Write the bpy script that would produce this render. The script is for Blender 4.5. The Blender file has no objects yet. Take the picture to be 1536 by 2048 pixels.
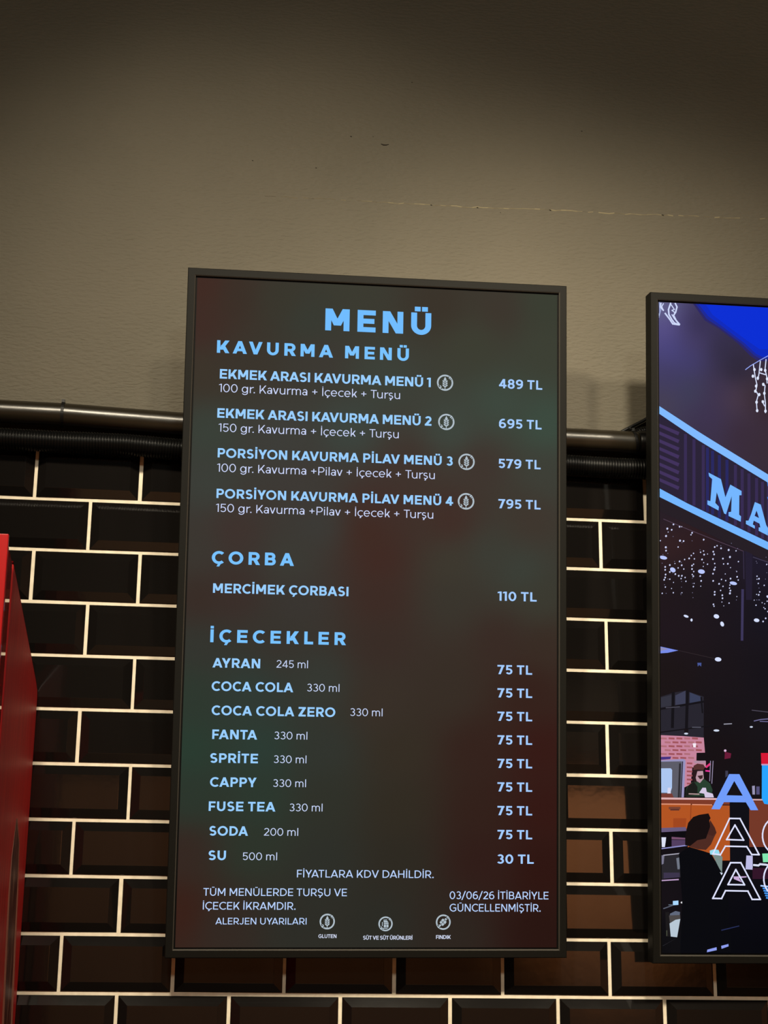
import bpy, bmesh, math, random
from mathutils import Vector, Matrix

TEXTS = [
    ('MENÜ', 'title', 0.2436, 0.4467, 1.1386, 0.04269),
    ('KAVURMA MENÜ', 'heading', 0.0408, 0.4045, 1.0859, 0.02423),
    ('EKMEK ARASI KAVURMA MENÜ 1', 'item', 0.0477, 0.4473, 1.0368, 0.01819),
    ('EKMEK ARASI KAVURMA MENÜ 2', 'item', 0.0453, 0.4496, 0.9620, 0.01806),
    ('PORSİYON KAVURMA PİLAV MENÜ 3', 'item', 0.0483, 0.4912, 0.8868, 0.01756),
    ('PORSİYON KAVURMA PİLAV MENÜ 4', 'item', 0.0484, 0.4926, 0.8104, 0.01743),
    ('100 gr. Kavurma + İçecek + Turşu', 'description', 0.0468, 0.3887, 1.0112, 0.01556),
    ('150 gr. Kavurma + İçecek + Turşu', 'description', 0.0484, 0.3873, 0.9357, 0.01546),
    ('100 gr. Kavurma +Pilav + İçecek + Turşu', 'description', 0.0480, 0.4571, 0.8599, 0.01535),
    ('150 gr. Kavurma +Pilav + İçecek + Turşu', 'description', 0.0481, 0.4550, 0.7845, 0.01524),
    ('ÇORBA', 'heading', 0.0434, 0.1951, 0.6877, 0.02363),
    ('MERCİMEK ÇORBASI', 'item', 0.0474, 0.2976, 0.6341, 0.01752),
    ('İÇECEKLER', 'heading', 0.0452, 0.2942, 0.5434, 0.02349),
    ('AYRAN', 'item', 0.0507, 0.1376, 0.4975, 0.01729),
    ('245 ml', 'volume', 0.1674, 0.2253, 0.4995, 0.01371),
    ('COCA COLA', 'item', 0.0504, 0.1993, 0.4551, 0.01722),
    ('330 ml', 'volume', 0.2243, 0.2843, 0.4574, 0.01369),
    ('COCA COLA ZERO', 'item', 0.0518, 0.2776, 0.4114, 0.01715),
    ('330 ml', 'volume', 0.3047, 0.3649, 0.4141, 0.01368),
    ('FANTA', 'item', 0.0542, 0.1356, 0.3682, 0.01708),
    ('330 ml', 'volume', 0.1664, 0.2271, 0.3696, 0.01355),
    ('SPRİTE', 'item', 0.0515, 0.1382, 0.3256, 0.01701),
    ('330 ml', 'volume', 0.1665, 0.2264, 0.3268, 0.01349),
    ('CAPPY', 'item', 0.0528, 0.1367, 0.2828, 0.01694),
    ('330 ml', 'volume', 0.1664, 0.2266, 0.2839, 0.01344),
    ('FUSE TEA', 'item', 0.0518, 0.1721, 0.2397, 0.01687),
    ('330 ml', 'volume', 0.1973, 0.2577, 0.2407, 0.01340),
    ('SODA', 'item', 0.0542, 0.1238, 0.1961, 0.01680),
    ('200 ml', 'volume', 0.1525, 0.2144, 0.1968, 0.01332),
    ('SU', 'item', 0.0539, 0.0853, 0.1529, 0.01673),
    ('500 ml', 'volume', 0.1152, 0.1773, 0.1533, 0.01324),
    ('489 TL', 'price', 0.5792, 0.6635, 1.0405, 0.01798),
    ('695 TL', 'price', 0.5796, 0.6624, 0.9630, 0.01785),
    ('579 TL', 'price', 0.5788, 0.6607, 0.8857, 0.01773),
    ('795 TL', 'price', 0.5793, 0.6608, 0.8084, 0.01760),
    ('110 TL', 'price', 0.5790, 0.6536, 0.6331, 0.01732),
    ('75 TL', 'price', 0.5794, 0.6454, 0.4958, 0.01710),
    ('75 TL', 'price', 0.5797, 0.6456, 0.4527, 0.01703),
    ('75 TL', 'price', 0.5800, 0.6457, 0.4095, 0.01696),
    ('75 TL', 'price', 0.5802, 0.6458, 0.3661, 0.01689),
    ('75 TL', 'price', 0.5805, 0.6459, 0.3230, 0.01682),
    ('75 TL', 'price', 0.5807, 0.6461, 0.2802, 0.01675),
    ('75 TL', 'price', 0.5810, 0.6462, 0.2372, 0.01668),
    ('75 TL', 'price', 0.5813, 0.6463, 0.1939, 0.01661),
    ('30 TL', 'price', 0.5804, 0.6494, 0.1498, 0.01654),
    ('FİYATLARA KDV DAHİLDİR.', 'note', 0.2140, 0.4635, 0.1232, 0.01343),
    ('TÜM MENÜLERDE TURŞU VE', 'note', 0.0469, 0.3052, 0.0903, 0.01330),
    ('İÇECEK İKRAMDIR.', 'note', 0.0469, 0.2128, 0.0661, 0.01327),
    ('ALERJEN UYARILARI', 'note', 0.0701, 0.2332, 0.0403, 0.01150),
    ('03/06/26 İTİBARİYLE', 'note', 0.4934, 0.6771, 0.0860, 0.01354),
    ('GÜNCELLENMİŞTİR.', 'note', 0.4936, 0.6624, 0.0639, 0.01351),
    ('GLUTEN', 'caption', 0.2552, 0.2878, 0.0167, 0.00648),
    ('SÜT VE SÜT ÜRÜNLERİ', 'caption', 0.3360, 0.4258, 0.0139, 0.00668),
    ('FINDIK', 'caption', 0.4692, 0.4962, 0.0152, 0.00671),
]
ICONS = [
    ('wheat', 0.4748, 1.0466, 0.0157),
    ('wheat', 0.4780, 0.9706, 0.0157),
    ('wheat', 0.5176, 0.8952, 0.0157),
    ('wheat', 0.5173, 0.8195, 0.0158),
    ('wheat', 0.2706, 0.0456, 0.0138),
    ('milk', 0.3765, 0.0417, 0.0130),
    ('nut', 0.4822, 0.0449, 0.0136),
]
GLOW = [(0.015,1.211,(66, 40, 33)), (0.008,1.138,(64, 42, 36)), (0.072,1.199,(58, 46, 38)), (0.157,1.194,(56, 54, 44)), (0.290,1.210,(58, 58, 48)), (0.214,1.157,(54, 58, 50)), (0.463,1.199,(57, 49, 40)), (0.580,1.194,(60, 52, 44)), (0.669,1.208,(57, 62, 50)), (0.669,1.119,(60, 64, 52)), (0.532,1.123,(60, 62, 50)), (0.020,1.042,(60, 52, 42)), (0.103,1.075,(58, 52, 44)), (0.235,1.081,(60, 56, 50)), (0.350,1.047,(60, 66, 58)), (0.581,1.008,(61, 74, 64)), (0.669,0.972,(60, 78, 66)), (0.485,0.955,(62, 72, 64)), (0.295,0.948,(60, 70, 64)), (0.033,0.938,(58, 66, 58)), (0.163,0.924,(62, 62, 58)), (0.410,0.885,(64, 50, 44)), (0.544,0.890,(64, 52, 46)), (0.669,0.875,(62, 64, 56)), (0.036,0.834,(60, 64, 58)), (0.203,0.840,(62, 58, 54)), (0.354,0.798,(66, 46, 42)), (0.487,0.783,(66, 44, 38)), (0.641,0.788,(64, 54, 46)), (0.336,0.759,(66, 40, 32)), (0.242,0.766,(60, 60, 56)), (0.084,0.752,(64, 50, 46)), (0.021,0.713,(60, 56, 50)), (0.188,0.699,(60, 60, 54)), (0.356,0.703,(66, 40, 34)), (0.488,0.698,(62, 58, 48)), (0.622,0.692,(60, 66, 58)), (0.564,0.719,(60, 62, 54)), (0.024,0.620,(58, 44, 38)), (0.088,0.631,(60, 46, 42)), (0.208,0.625,(58, 54, 50)), (0.357,0.629,(62, 42, 36)), (0.489,0.632,(58, 54, 46)), (0.660,0.636,(60, 60, 50)), (0.027,0.538,(52, 54, 48)), (0.164,0.550,(56, 52, 46)), (0.358,0.545,(58, 44, 38)), (0.584,0.559,(58, 42, 36)), (0.670,0.552,(58, 44, 36)), (0.012,0.447,(46, 58, 48)), (0.120,0.458,(48, 60, 54)), (0.248,0.478,(54, 58, 52)), (0.360,0.444,(58, 48, 40)), (0.490,0.465,(56, 46, 38)), (0.642,0.468,(54, 32, 26)), (0.015,0.348,(42, 62, 50)), (0.141,0.350,(44, 62, 54)), (0.260,0.351,(50, 54, 48)), (0.398,0.353,(54, 46, 36)), (0.538,0.355,(54, 34, 28)), (0.661,0.357,(56, 24, 20)), (0.018,0.259,(44, 56, 46)), (0.144,0.260,(44, 58, 48)), (0.262,0.261,(48, 50, 42)), (0.400,0.245,(50, 44, 34)), (0.548,0.246,(52, 32, 26)), (0.666,0.247,(54, 22, 18)), (0.012,0.170,(56, 40, 34)), (0.128,0.171,(46, 54, 44)), (0.264,0.154,(46, 48, 42)), (0.401,0.155,(46, 42, 34)), (0.549,0.156,(50, 28, 24)), (0.666,0.139,(48, 20, 16)), (0.011,0.065,(60, 32, 24)), (0.087,0.048,(52, 42, 36)), (0.222,0.039,(46, 46, 40)), (0.367,0.040,(44, 44, 38)), (0.495,0.031,(46, 38, 32)), (0.662,0.031,(42, 20, 16))]
GLOW2 = [(0.002,1.218,(110, 110, 150)), (0.012,1.174,(92, 82, 148)), (0.027,1.135,(76, 72, 138)), (0.062,1.117,(66, 62, 118)), (0.072,1.147,(72, 62, 104)), (0.082,1.187,(52, 44, 80)), (0.122,1.140,(48, 42, 66)), (0.152,1.101,(36, 32, 50)), (0.022,1.075,(66, 60, 102)), (0.061,1.057,(62, 64, 90)), (0.011,1.035,(72, 66, 84)), (0.101,1.010,(62, 50, 84)), (0.121,1.060,(64, 52, 84)), (0.151,1.047,(84, 64, 82)), (0.181,1.053,(62, 48, 58)), (0.211,1.044,(52, 34, 40)), (0.160,0.973,(58, 42, 58)), (0.210,0.946,(58, 44, 56)), (0.100,0.970,(60, 50, 76)), (0.010,0.812,(38, 28, 38)), (0.020,0.754,(54, 32, 34)), (0.079,0.766,(46, 26, 30)), (0.128,0.729,(32, 24, 36)), (0.197,0.731,(28, 24, 44)), (0.058,0.670,(26, 20, 26)), (0.019,0.649,(30, 20, 26)), (0.127,0.653,(24, 18, 26)), (0.205,0.636,(20, 18, 30)), (0.029,0.593,(30, 20, 28)), (0.018,0.508,(26, 18, 20)), (0.125,0.511,(24, 18, 24)), (0.203,0.512,(20, 16, 24)), (0.114,0.426,(20, 16, 22)), (0.202,0.419,(22, 18, 24)), (0.114,0.370,(22, 14, 18)), (0.172,0.334,(20, 16, 20)), (0.016,0.195,(18, 14, 20)), (0.074,0.186,(14, 10, 16)), (0.169,0.169,(16, 12, 20)), (0.021,0.095,(22, 16, 22)), (0.092,0.069,(5, 6, 14)), (0.187,0.069,(5, 6, 16)), (0.020,0.023,(14, 14, 18)), (0.120,0.015,(4, 5, 12)), (0.196,0.015,(4, 5, 12)), (-0.022,0.005,(8, 8, 12))]
PICTURE = [
    ('sky_picture', [
    (40,36,104, [(0.0686,1.2309),(0.7054,1.2839),(0.7002,1.1450),(0.1985,1.1210),(0.1833,1.1304),(0.1580,1.1545),(0.1209,1.1814),(0.0921,1.1969)]),
    (24,38,150, [(0.0737,1.2307),(0.7054,1.2839),(0.7004,1.1502),(0.2020,1.1262),(0.1902,1.1324),(0.1649,1.1548),(0.1243,1.1832),(0.0956,1.2004)]),
    (6,40,190, [(0.0797,1.2305),(0.7054,1.2839),(0.7005,1.1537),(0.2072,1.1298),(0.1945,1.1351),(0.1709,1.1559),(0.1294,1.1852),(0.0990,1.2057)]),
    (0,44,212, [(0.0941,1.2300),(0.7054,1.2839),(0.7011,1.1692),(0.2023,1.1448),(0.1752,1.1621),(0.1363,1.1889),(0.1076,1.2095)]),
    ]),
    ('garland_picture', [
    (150,160,205, [(-0.0022,1.2283),(0.0010,1.2109),(0.0050,1.2119),(0.0017,1.2293)]),
    (150,160,205, [(0.0012,1.2142),(-0.0033,1.1981),(0.0006,1.1972),(0.0050,1.2133)]),
    (205,215,250, [(0.0028,1.2280),(0.0017,1.2185),(0.0047,1.2184),(0.0058,1.2278)]),
    (205,215,250, [(0.0016,1.2189),(0.0087,1.2112),(0.0109,1.2133),(0.0039,1.2210)]),
    (205,215,250, [(0.0087,1.2274),(0.0047,1.2202),(0.0064,1.2193),(0.0104,1.2265)]),
    (205,215,250, [(0.0047,1.2204),(0.0077,1.2136),(0.0095,1.2144),(0.0065,1.2213)]),
    (205,215,250, [(0.0225,1.2293),(0.0176,1.2146),(0.0205,1.2138),(0.0254,1.2285)]),
    (205,215,250, [(0.0178,1.2158),(0.0187,1.2039),(0.0217,1.2043),(0.0208,1.2162)]),
    (205,215,250, [(0.0184,1.2049),(0.0252,1.1936),(0.0278,1.1952),(0.0210,1.2066)]),
    (205,215,250, [(0.0243,1.1949),(0.0304,1.1870),(0.0328,1.1889),(0.0267,1.1968)]),
    (205,215,250, [(0.0297,1.1875),(0.0415,1.1841),(0.0425,1.1870),(0.0307,1.1903)]),
    (205,215,250, [(0.0312,1.2286),(0.0353,1.2196),(0.0381,1.2209),(0.0340,1.2300)]),
    (205,215,250, [(0.0351,1.2222),(0.0320,1.2102),(0.0349,1.2096),(0.0380,1.2217)]),
    (205,215,250, [(0.0329,1.2123),(0.0277,1.2037),(0.0302,1.2023),(0.0355,1.2108)]),
    (205,215,250, [(0.0277,1.2038),(0.0335,1.1924),(0.0362,1.1939),(0.0304,1.2053)]),
    (205,215,250, [(0.0327,1.1935),(0.0406,1.1849),(0.0429,1.1871),(0.0350,1.1956)]),
    (205,215,250, [(0.0225,1.2262),(0.0307,1.2146),(0.0324,1.2159),(0.0241,1.2274)]),
    (205,215,250, [(0.0315,1.2169),(0.0252,1.2145),(0.0259,1.2126),(0.0321,1.2150)]),
    (205,215,250, [(0.0250,1.2133),(0.0327,1.2079),(0.0339,1.2095),(0.0262,1.2149)]),
    (205,215,250, [(0.0108,1.2069),(0.0203,1.1949),(0.0227,1.1969),(0.0132,1.2088)]),
    (205,215,250, [(0.0192,1.1964),(0.0269,1.1852),(0.0294,1.1870),(0.0217,1.1982)]),
    (205,215,250, [(0.0265,1.1854),(0.0401,1.1841),(0.0406,1.1871),(0.0270,1.1884)]),
    (205,215,250, [(0.0249,1.2052),(0.0305,1.1961),(0.0323,1.1972),(0.0266,1.2064)]),
    (205,215,250, [(0.0300,1.1968),(0.0358,1.1912),(0.0373,1.1926),(0.0314,1.1983)]),
    (205,215,250, [(0.0010,1.2040),(0.0006,1.2022),(-0.0004,1.2011),(-0.0016,1.2010),(-0.0026,1.2021),(-0.0030,1.2038),(-0.0026,1.2056),(-0.0016,1.2067),(-0.0004,1.2068),(0.0006,1.2058)]),
    ]),
    ('sign_picture', [
    (150,170,250, [(0.1728,1.1019),(0.1839,1.1106),(0.1830,1.1119),(0.1719,1.1032)]),
    (150,170,250, [(0.1830,1.1100),(0.2028,1.1224),(0.2020,1.1237),(0.1822,1.1113)]),
    (150,170,250, [(0.2019,1.1219),(0.2373,1.1427),(0.2365,1.1440),(0.2012,1.1232)]),
    (214,222,250, [(0.1875,1.1141),(0.1892,1.1012),(0.1912,1.1016),(0.1895,1.1145)]),
    (214,222,250, [(0.1890,1.1024),(0.1912,1.0878),(0.1932,1.0882),(0.1910,1.1028)]),
    (214,222,250, [(0.1910,1.0889),(0.1945,1.0728),(0.1964,1.0733),(0.1930,1.0895)]),
    (214,222,250, [(0.1945,1.0744),(0.1918,1.0613),(0.1938,1.0610),(0.1964,1.0741)]),
    (214,222,250, [(0.1918,1.0617),(0.1970,1.0526),(0.1988,1.0536),(0.1935,1.0628)]),
    (214,222,250, [(0.1968,1.0544),(0.1925,1.0396),(0.1945,1.0392),(0.1987,1.0539)]),
    (214,222,250, [(0.1926,1.0405),(0.1941,1.0193),(0.1961,1.0195),(0.1946,1.0407)]),
    (214,222,250, [(0.2019,1.1218),(0.1988,1.0969),(0.2008,1.0967),(0.2039,1.1217)]),
    (214,222,250, [(0.1991,1.0981),(0.1961,1.0834),(0.1980,1.0831),(0.2010,1.0979)]),
    (214,222,250, [(0.2134,1.1257),(0.2109,1.1042),(0.2129,1.1041),(0.2154,1.1256)]),
    (214,222,250, [(0.2108,1.1050),(0.2143,1.0905),(0.2163,1.0911),(0.2128,1.1056)]),
    (214,222,250, [(0.2142,1.0919),(0.2149,1.0772),(0.2169,1.0775),(0.2162,1.0921)]),
    (214,222,250, [(0.2053,1.0762),(0.2113,1.0715),(0.2126,1.0731),(0.2066,1.0778)]),
    (214,222,250, [(0.2106,1.0733),(0.2088,1.0553),(0.2108,1.0552),(0.2126,1.0733)]),
    (214,222,250, [(0.2088,1.0562),(0.2109,1.0367),(0.2129,1.0370),(0.2108,1.0566)]),
    (214,222,250, [(0.2108,1.0380),(0.2105,1.0184),(0.2126,1.0185),(0.2128,1.0381)]),
    (214,222,250, [(0.2007,1.0967),(0.2129,1.0935),(0.2136,1.0955),(0.2014,1.0986)]),
    (214,222,250, [(0.2039,1.0422),(0.2094,1.0313),(0.2112,1.0323),(0.2057,1.0432)]),
    (224,232,255, [(0.1933,1.1038),(0.1922,1.1011),(0.1900,1.1004),(0.1883,1.1021),(0.1883,1.1051),(0.1901,1.1070),(0.1923,1.1064)]),
    (224,232,255, [(0.1900,1.0905),(0.1890,1.0878),(0.1868,1.0871),(0.1850,1.0888),(0.1850,1.0918),(0.1868,1.0937),(0.1891,1.0931)]),
    (224,232,255, [(0.1998,1.0873),(0.1988,1.0846),(0.1966,1.0839),(0.1948,1.0856),(0.1949,1.0885),(0.1967,1.0904),(0.1989,1.0899)]),
    (224,232,255, [(0.1962,1.0712),(0.1952,1.0685),(0.1930,1.0677),(0.1912,1.0695),(0.1913,1.0724),(0.1931,1.0743),(0.1953,1.0737)]),
    (224,232,255, [(0.1944,1.0610),(0.1933,1.0583),(0.1911,1.0576),(0.1894,1.0593),(0.1894,1.0622),(0.1912,1.0641),(0.1934,1.0636)]),
    (224,232,255, [(0.2023,1.0546),(0.2012,1.0520),(0.1990,1.0512),(0.1973,1.0529),(0.1973,1.0559),(0.1991,1.0578),(0.2013,1.0572)]),
    (224,232,255, [(0.1966,1.0393),(0.1956,1.0366),(0.1934,1.0359),(0.1916,1.0376),(0.1917,1.0405),(0.1935,1.0424),(0.1957,1.0419)]),
    (224,232,255, [(0.1976,1.0226),(0.1965,1.0199),(0.1943,1.0192),(0.1926,1.0209),(0.1926,1.0238),(0.1944,1.0257),(0.1966,1.0252)]),
    (224,232,255, [(0.2069,1.1045),(0.2059,1.1018),(0.2037,1.1010),(0.2019,1.1028),(0.2019,1.1057),(0.2037,1.1076),(0.2060,1.1071)]),
    (224,232,255, [(0.2149,1.1032),(0.2139,1.1005),(0.2117,1.0997),(0.2099,1.1015),(0.2099,1.1044),(0.2118,1.1063),(0.2140,1.1058)]),
    (224,232,255, [(0.2186,1.0865),(0.2176,1.0838),(0.2153,1.0830),(0.2136,1.0848),(0.2136,1.0877),(0.2154,1.0896),(0.2176,1.0891)]),
    (224,232,255, [(0.2107,1.0752),(0.2097,1.0725),(0.2075,1.0717),(0.2057,1.0735),(0.2058,1.0764),(0.2076,1.0783),(0.2098,1.0778)]),
    (224,232,255, [(0.2125,1.0576),(0.2115,1.0549),(0.2093,1.0542),(0.2075,1.0559),(0.2076,1.0589),(0.2094,1.0608),(0.2116,1.0602)]),
    (224,232,255, [(0.2094,1.0407),(0.2084,1.0380),(0.2061,1.0373),(0.2044,1.0390),(0.2044,1.0419),(0.2062,1.0438),(0.2084,1.0433)]),
    (224,232,255, [(0.2142,1.0225),(0.2132,1.0198),(0.2110,1.0191),(0.2092,1.0208),(0.2093,1.0237),(0.2111,1.0256),(0.2133,1.0251)]),
    (40,32,54, [(-0.0030,1.0226),(0.0749,0.9613),(0.6808,0.6263),(0.6784,0.5613),(-0.0038,0.8594)]),
    (64,48,92, [(-0.0056,0.9819),(0.0370,0.9670),(0.0396,0.9735),(-0.0030,0.9884)]),
    (64,48,92, [(-0.0056,0.9667),(0.0369,0.9518),(0.0395,0.9583),(-0.0031,0.9732)]),
    (64,48,92, [(-0.0057,0.9515),(0.0368,0.9366),(0.0394,0.9431),(-0.0031,0.9580)]),
    (64,48,92, [(-0.0058,0.9364),(0.0367,0.9214),(0.0393,0.9279),(-0.0032,0.9428)]),
    (64,48,92, [(-0.0058,0.9212),(0.0366,0.9063),(0.0392,0.9127),(-0.0033,0.9276)]),
    (64,48,92, [(-0.0059,0.9061),(0.0365,0.8911),(0.0391,0.8976),(-0.0033,0.9125)]),
    (64,48,92, [(-0.0060,0.8910),(0.0364,0.8760),(0.0390,0.8824),(-0.0034,0.8974)]),
    (64,48,92, [(-0.0061,0.8759),(0.0363,0.8609),(0.0389,0.8673),(-0.0035,0.8823)]),
    (54,42,82, [(0.0485,0.9702),(0.0475,0.8388),(0.0535,0.8390),(0.0544,0.9705)]),
    (54,42,82, [(0.0652,0.9606),(0.0642,0.8315),(0.0701,0.8318),(0.0711,0.9609)]),
    (54,42,82, [(0.0836,0.9501),(0.0824,0.8236),(0.0884,0.8238),(0.0895,0.9504)]),
    (54,42,82, [(0.1471,0.9137),(0.1457,0.7960),(0.1516,0.7962),(0.1531,0.9140)]),
    (54,42,82, [(0.1605,0.9061),(0.1590,0.7902),(0.1650,0.7904),(0.1665,0.9063)]),
    (54,42,82, [(0.1739,0.8984),(0.1724,0.7844),(0.1783,0.7846),(0.1798,0.8986)]),
    (54,42,82, [(0.1889,0.8898),(0.1874,0.7779),(0.1934,0.7781),(0.1949,0.8900)]),
    (54,42,82, [(0.2007,0.8830),(0.1991,0.7728),(0.2050,0.7730),(0.2066,0.8833)]),
    (54,42,82, [(0.2124,0.8763),(0.2108,0.7677),(0.2167,0.7679),(0.2184,0.8766)]),
    (54,42,82, [(0.2258,0.8686),(0.2241,0.7618),(0.2301,0.7620),(0.2318,0.8689)]),
    (54,42,82, [(0.2392,0.8610),(0.2375,0.7560),(0.2435,0.7562),(0.2452,0.8612)]),
    (54,42,82, [(0.2509,0.8542),(0.2492,0.7509),(0.2552,0.7511),(0.2569,0.8545)]),
    (54,42,82, [(0.2644,0.8466),(0.2626,0.7451),(0.2686,0.7453),(0.2704,0.8468)]),
    (54,42,82, [(0.2778,0.8389),(0.2760,0.7393),(0.2820,0.7395),(0.2838,0.8391)]),
    (54,42,82, [(0.2912,0.8312),(0.2894,0.7334),(0.2954,0.7336),(0.2972,0.8314)]),
    (54,42,82, [(0.3063,0.8225),(0.3045,0.7268),(0.3105,0.7270),(0.3123,0.8227)]),
    (54,42,82, [(0.3214,0.8139),(0.3195,0.7203),(0.3255,0.7205),(0.3274,0.8141)]),
    (54,42,82, [(0.3365,0.8052),(0.3346,0.7137),(0.3406,0.7139),(0.3426,0.8054)]),
    (54,42,82, [(0.3533,0.7956),(0.3514,0.7064),(0.3574,0.7066),(0.3594,0.7958)]),
    (38,38,96, [(0.0919,0.9453),(0.0908,0.8200),(0.0967,0.8202),(0.0979,0.9456)]),
    (38,38,96, [(0.1019,0.9396),(0.1007,0.8156),(0.1067,0.8158),(0.1079,0.9398)]),
    (38,38,96, [(0.1153,0.9319),(0.1141,0.8098),(0.1200,0.8100),(0.1213,0.9322)]),
    (38,38,96, [(0.1304,0.9233),(0.1290,0.8033),(0.1350,0.8035),(0.1363,0.9235)]),
    (128,186,255, [(-0.0054,1.0228),(0.0758,0.9768),(0.1035,0.9608),(0.6813,0.6340),(0.6808,0.6204),(0.0757,0.9597),(-0.0055,1.0076)]),
    (116,182,255, [(-0.0062,0.8621),(0.0546,0.8353),(0.6787,0.5638),(0.6781,0.5484),(0.1085,0.7967),(-0.0062,0.8456)]),
    (60,120,220, [(0.2129,0.8825),(0.2188,0.8794),(0.2187,0.8728),(0.2137,0.8751)]),
    (60,120,220, [(0.2125,0.8544),(0.2184,0.8513),(0.2183,0.8480),(0.2133,0.8495)]),
    ]),
    ('roof_edge_picture', [
    (36,28,36, [(-0.0062,0.8437),(0.6781,0.5489),(0.6774,0.5287),(-0.0064,0.8186)]),
    (80,62,80, [(0.0065,0.8030),(0.0569,0.7841),(0.0574,0.7853),(0.0070,0.8042)]),
    (80,62,80, [(0.0562,0.7844),(0.1067,0.7663),(0.1072,0.7675),(0.0566,0.7856)]),
    (80,62,80, [(0.1060,0.7666),(0.1641,0.7463),(0.1646,0.7475),(0.1064,0.7678)]),
    (50,42,66, [(0.1630,0.7475),(0.1632,0.6936),(0.1651,0.6937),(0.1650,0.7476)]),
    (34,28,48, [(0.1673,0.7479),(0.1815,0.7419),(0.1795,0.6542),(0.1678,0.6539)]),
    (60,54,90, [(0.1589,0.6741),(0.1565,0.5762),(0.1614,0.5762),(0.1639,0.6742)]),
    (60,54,76, [(0.1822,0.7355),(0.2301,0.7212),(0.2308,0.7230),(0.1829,0.7373)]),
    ]),
    ('string_lights', [
    (205,210,245, [(0.2338,0.7302),(0.2329,0.7291),(0.2316,0.7292),(0.2309,0.7303),(0.2314,0.7316),(0.2326,0.7322),(0.2337,0.7316)]),
    (205,210,245, [(0.2375,0.7298),(0.2365,0.7287),(0.2352,0.7287),(0.2346,0.7298),(0.2350,0.7312),(0.2363,0.7318),(0.2373,0.7312)]),
    (205,210,245, [(0.2346,0.7175),(0.2336,0.7164),(0.2323,0.7165),(0.2317,0.7176),(0.2321,0.7189),(0.2334,0.7195),(0.2345,0.7189)]),
    (205,210,245, [(0.2312,0.6986),(0.2302,0.6975),(0.2289,0.6975),(0.2282,0.6986),(0.2287,0.7000),(0.2299,0.7006),(0.2310,0.7000)]),
    (205,210,245, [(0.2350,0.6880),(0.2340,0.6869),(0.2327,0.6869),(0.2320,0.6880),(0.2325,0.6894),(0.2337,0.6900),(0.2348,0.6893)]),
    (205,210,245, [(0.2481,0.7242),(0.2471,0.7231),(0.2458,0.7231),(0.2451,0.7242),(0.2456,0.7256),(0.2468,0.7262),(0.2479,0.7256)]),
    (205,210,245, [(0.2486,0.7227),(0.2476,0.7216),(0.2463,0.7217),(0.2457,0.7228),(0.2461,0.7241),(0.2474,0.7247),(0.2485,0.7241)]),
    (205,210,245, [(0.2462,0.7095),(0.2452,0.7084),(0.2439,0.7084),(0.2433,0.7095),(0.2437,0.7109),(0.2450,0.7115),(0.2461,0.7109)]),
    (205,210,245, [(0.2457,0.6996),(0.2447,0.6985),(0.2434,0.6986),(0.2428,0.6997),(0.2432,0.7010),(0.2445,0.7016),(0.2456,0.7010)]),
    (205,210,245, [(0.2514,0.6851),(0.2505,0.6840),(0.2492,0.6840),(0.2485,0.6851),(0.2490,0.6865),(0.2502,0.6871),(0.2513,0.6864)]),
    (205,210,245, [(0.2652,0.7182),(0.2643,0.7171),(0.2630,0.7171),(0.2623,0.7183),(0.2627,0.7196),(0.2640,0.7202),(0.2651,0.7196)]),
    (205,210,245, [(0.2650,0.7182),(0.2640,0.7171),(0.2627,0.7171),(0.2621,0.7183),(0.2625,0.7196),(0.2638,0.7202),(0.2649,0.7196)]),
    (205,210,245, [(0.2615,0.7103),(0.2605,0.7092),(0.2592,0.7092),(0.2586,0.7103),(0.2590,0.7117),(0.2603,0.7123),(0.2614,0.7117)]),
    (205,210,245, [(0.2644,0.6936),(0.2635,0.6926),(0.2622,0.6926),(0.2615,0.6937),(0.2619,0.6950),(0.2632,0.6956),(0.2643,0.6950)]),
    (205,210,245, [(0.2595,0.6821),(0.2586,0.6810),(0.2573,0.6811),(0.2566,0.6822),(0.2570,0.6835),(0.2583,0.6841),(0.2594,0.6835)]),
    (205,210,245, [(0.2752,0.7120),(0.2743,0.7109),(0.2730,0.7110),(0.2723,0.7121),(0.2728,0.7134),(0.2740,0.7140),(0.2751,0.7134)]),
    (205,210,245, [(0.2797,0.7122),(0.2787,0.7111),(0.2774,0.7111),(0.2767,0.7122),(0.2772,0.7136),(0.2785,0.7142),(0.2796,0.7135)]),
    (205,210,245, [(0.2801,0.7065),(0.2792,0.7054),(0.2779,0.7054),(0.2772,0.7066),(0.2777,0.7079),(0.2789,0.7085),(0.2800,0.7079)]),
    (205,210,245, [(0.2737,0.6889),(0.2727,0.6878),(0.2714,0.6878),(0.2707,0.6889),(0.2712,0.6903),(0.2724,0.6909),(0.2735,0.6902)]),
    (205,210,245, [(0.2767,0.6792),(0.2758,0.6781),(0.2745,0.6781),(0.2738,0.6792),(0.2743,0.6806),(0.2755,0.6812),(0.2766,0.6806)]),
    (205,210,245, [(0.2910,0.7060),(0.2901,0.7049),(0.2888,0.7049),(0.2881,0.7061),(0.2886,0.7074),(0.2898,0.7080),(0.2909,0.7074)]),
    (205,210,245, [(0.2887,0.7059),(0.2878,0.7048),(0.2865,0.7049),(0.2858,0.7060),(0.2862,0.7074),(0.2875,0.7079),(0.2886,0.7073)]),
    (205,210,245, [(0.2887,0.7005),(0.2877,0.6994),(0.2864,0.6994),(0.2858,0.7005),(0.2862,0.7019),(0.2875,0.7025),(0.2886,0.7018)]),
    (205,210,245, [(0.2942,0.6877),(0.2932,0.6866),(0.2919,0.6866),(0.2913,0.6878),(0.2917,0.6891),(0.2930,0.6897),(0.2941,0.6891)]),
    (205,210,245, [(0.2874,0.6769),(0.2865,0.6759),(0.2852,0.6759),(0.2845,0.6770),(0.2849,0.6784),(0.2862,0.6789),(0.2873,0.6783)]),
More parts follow.
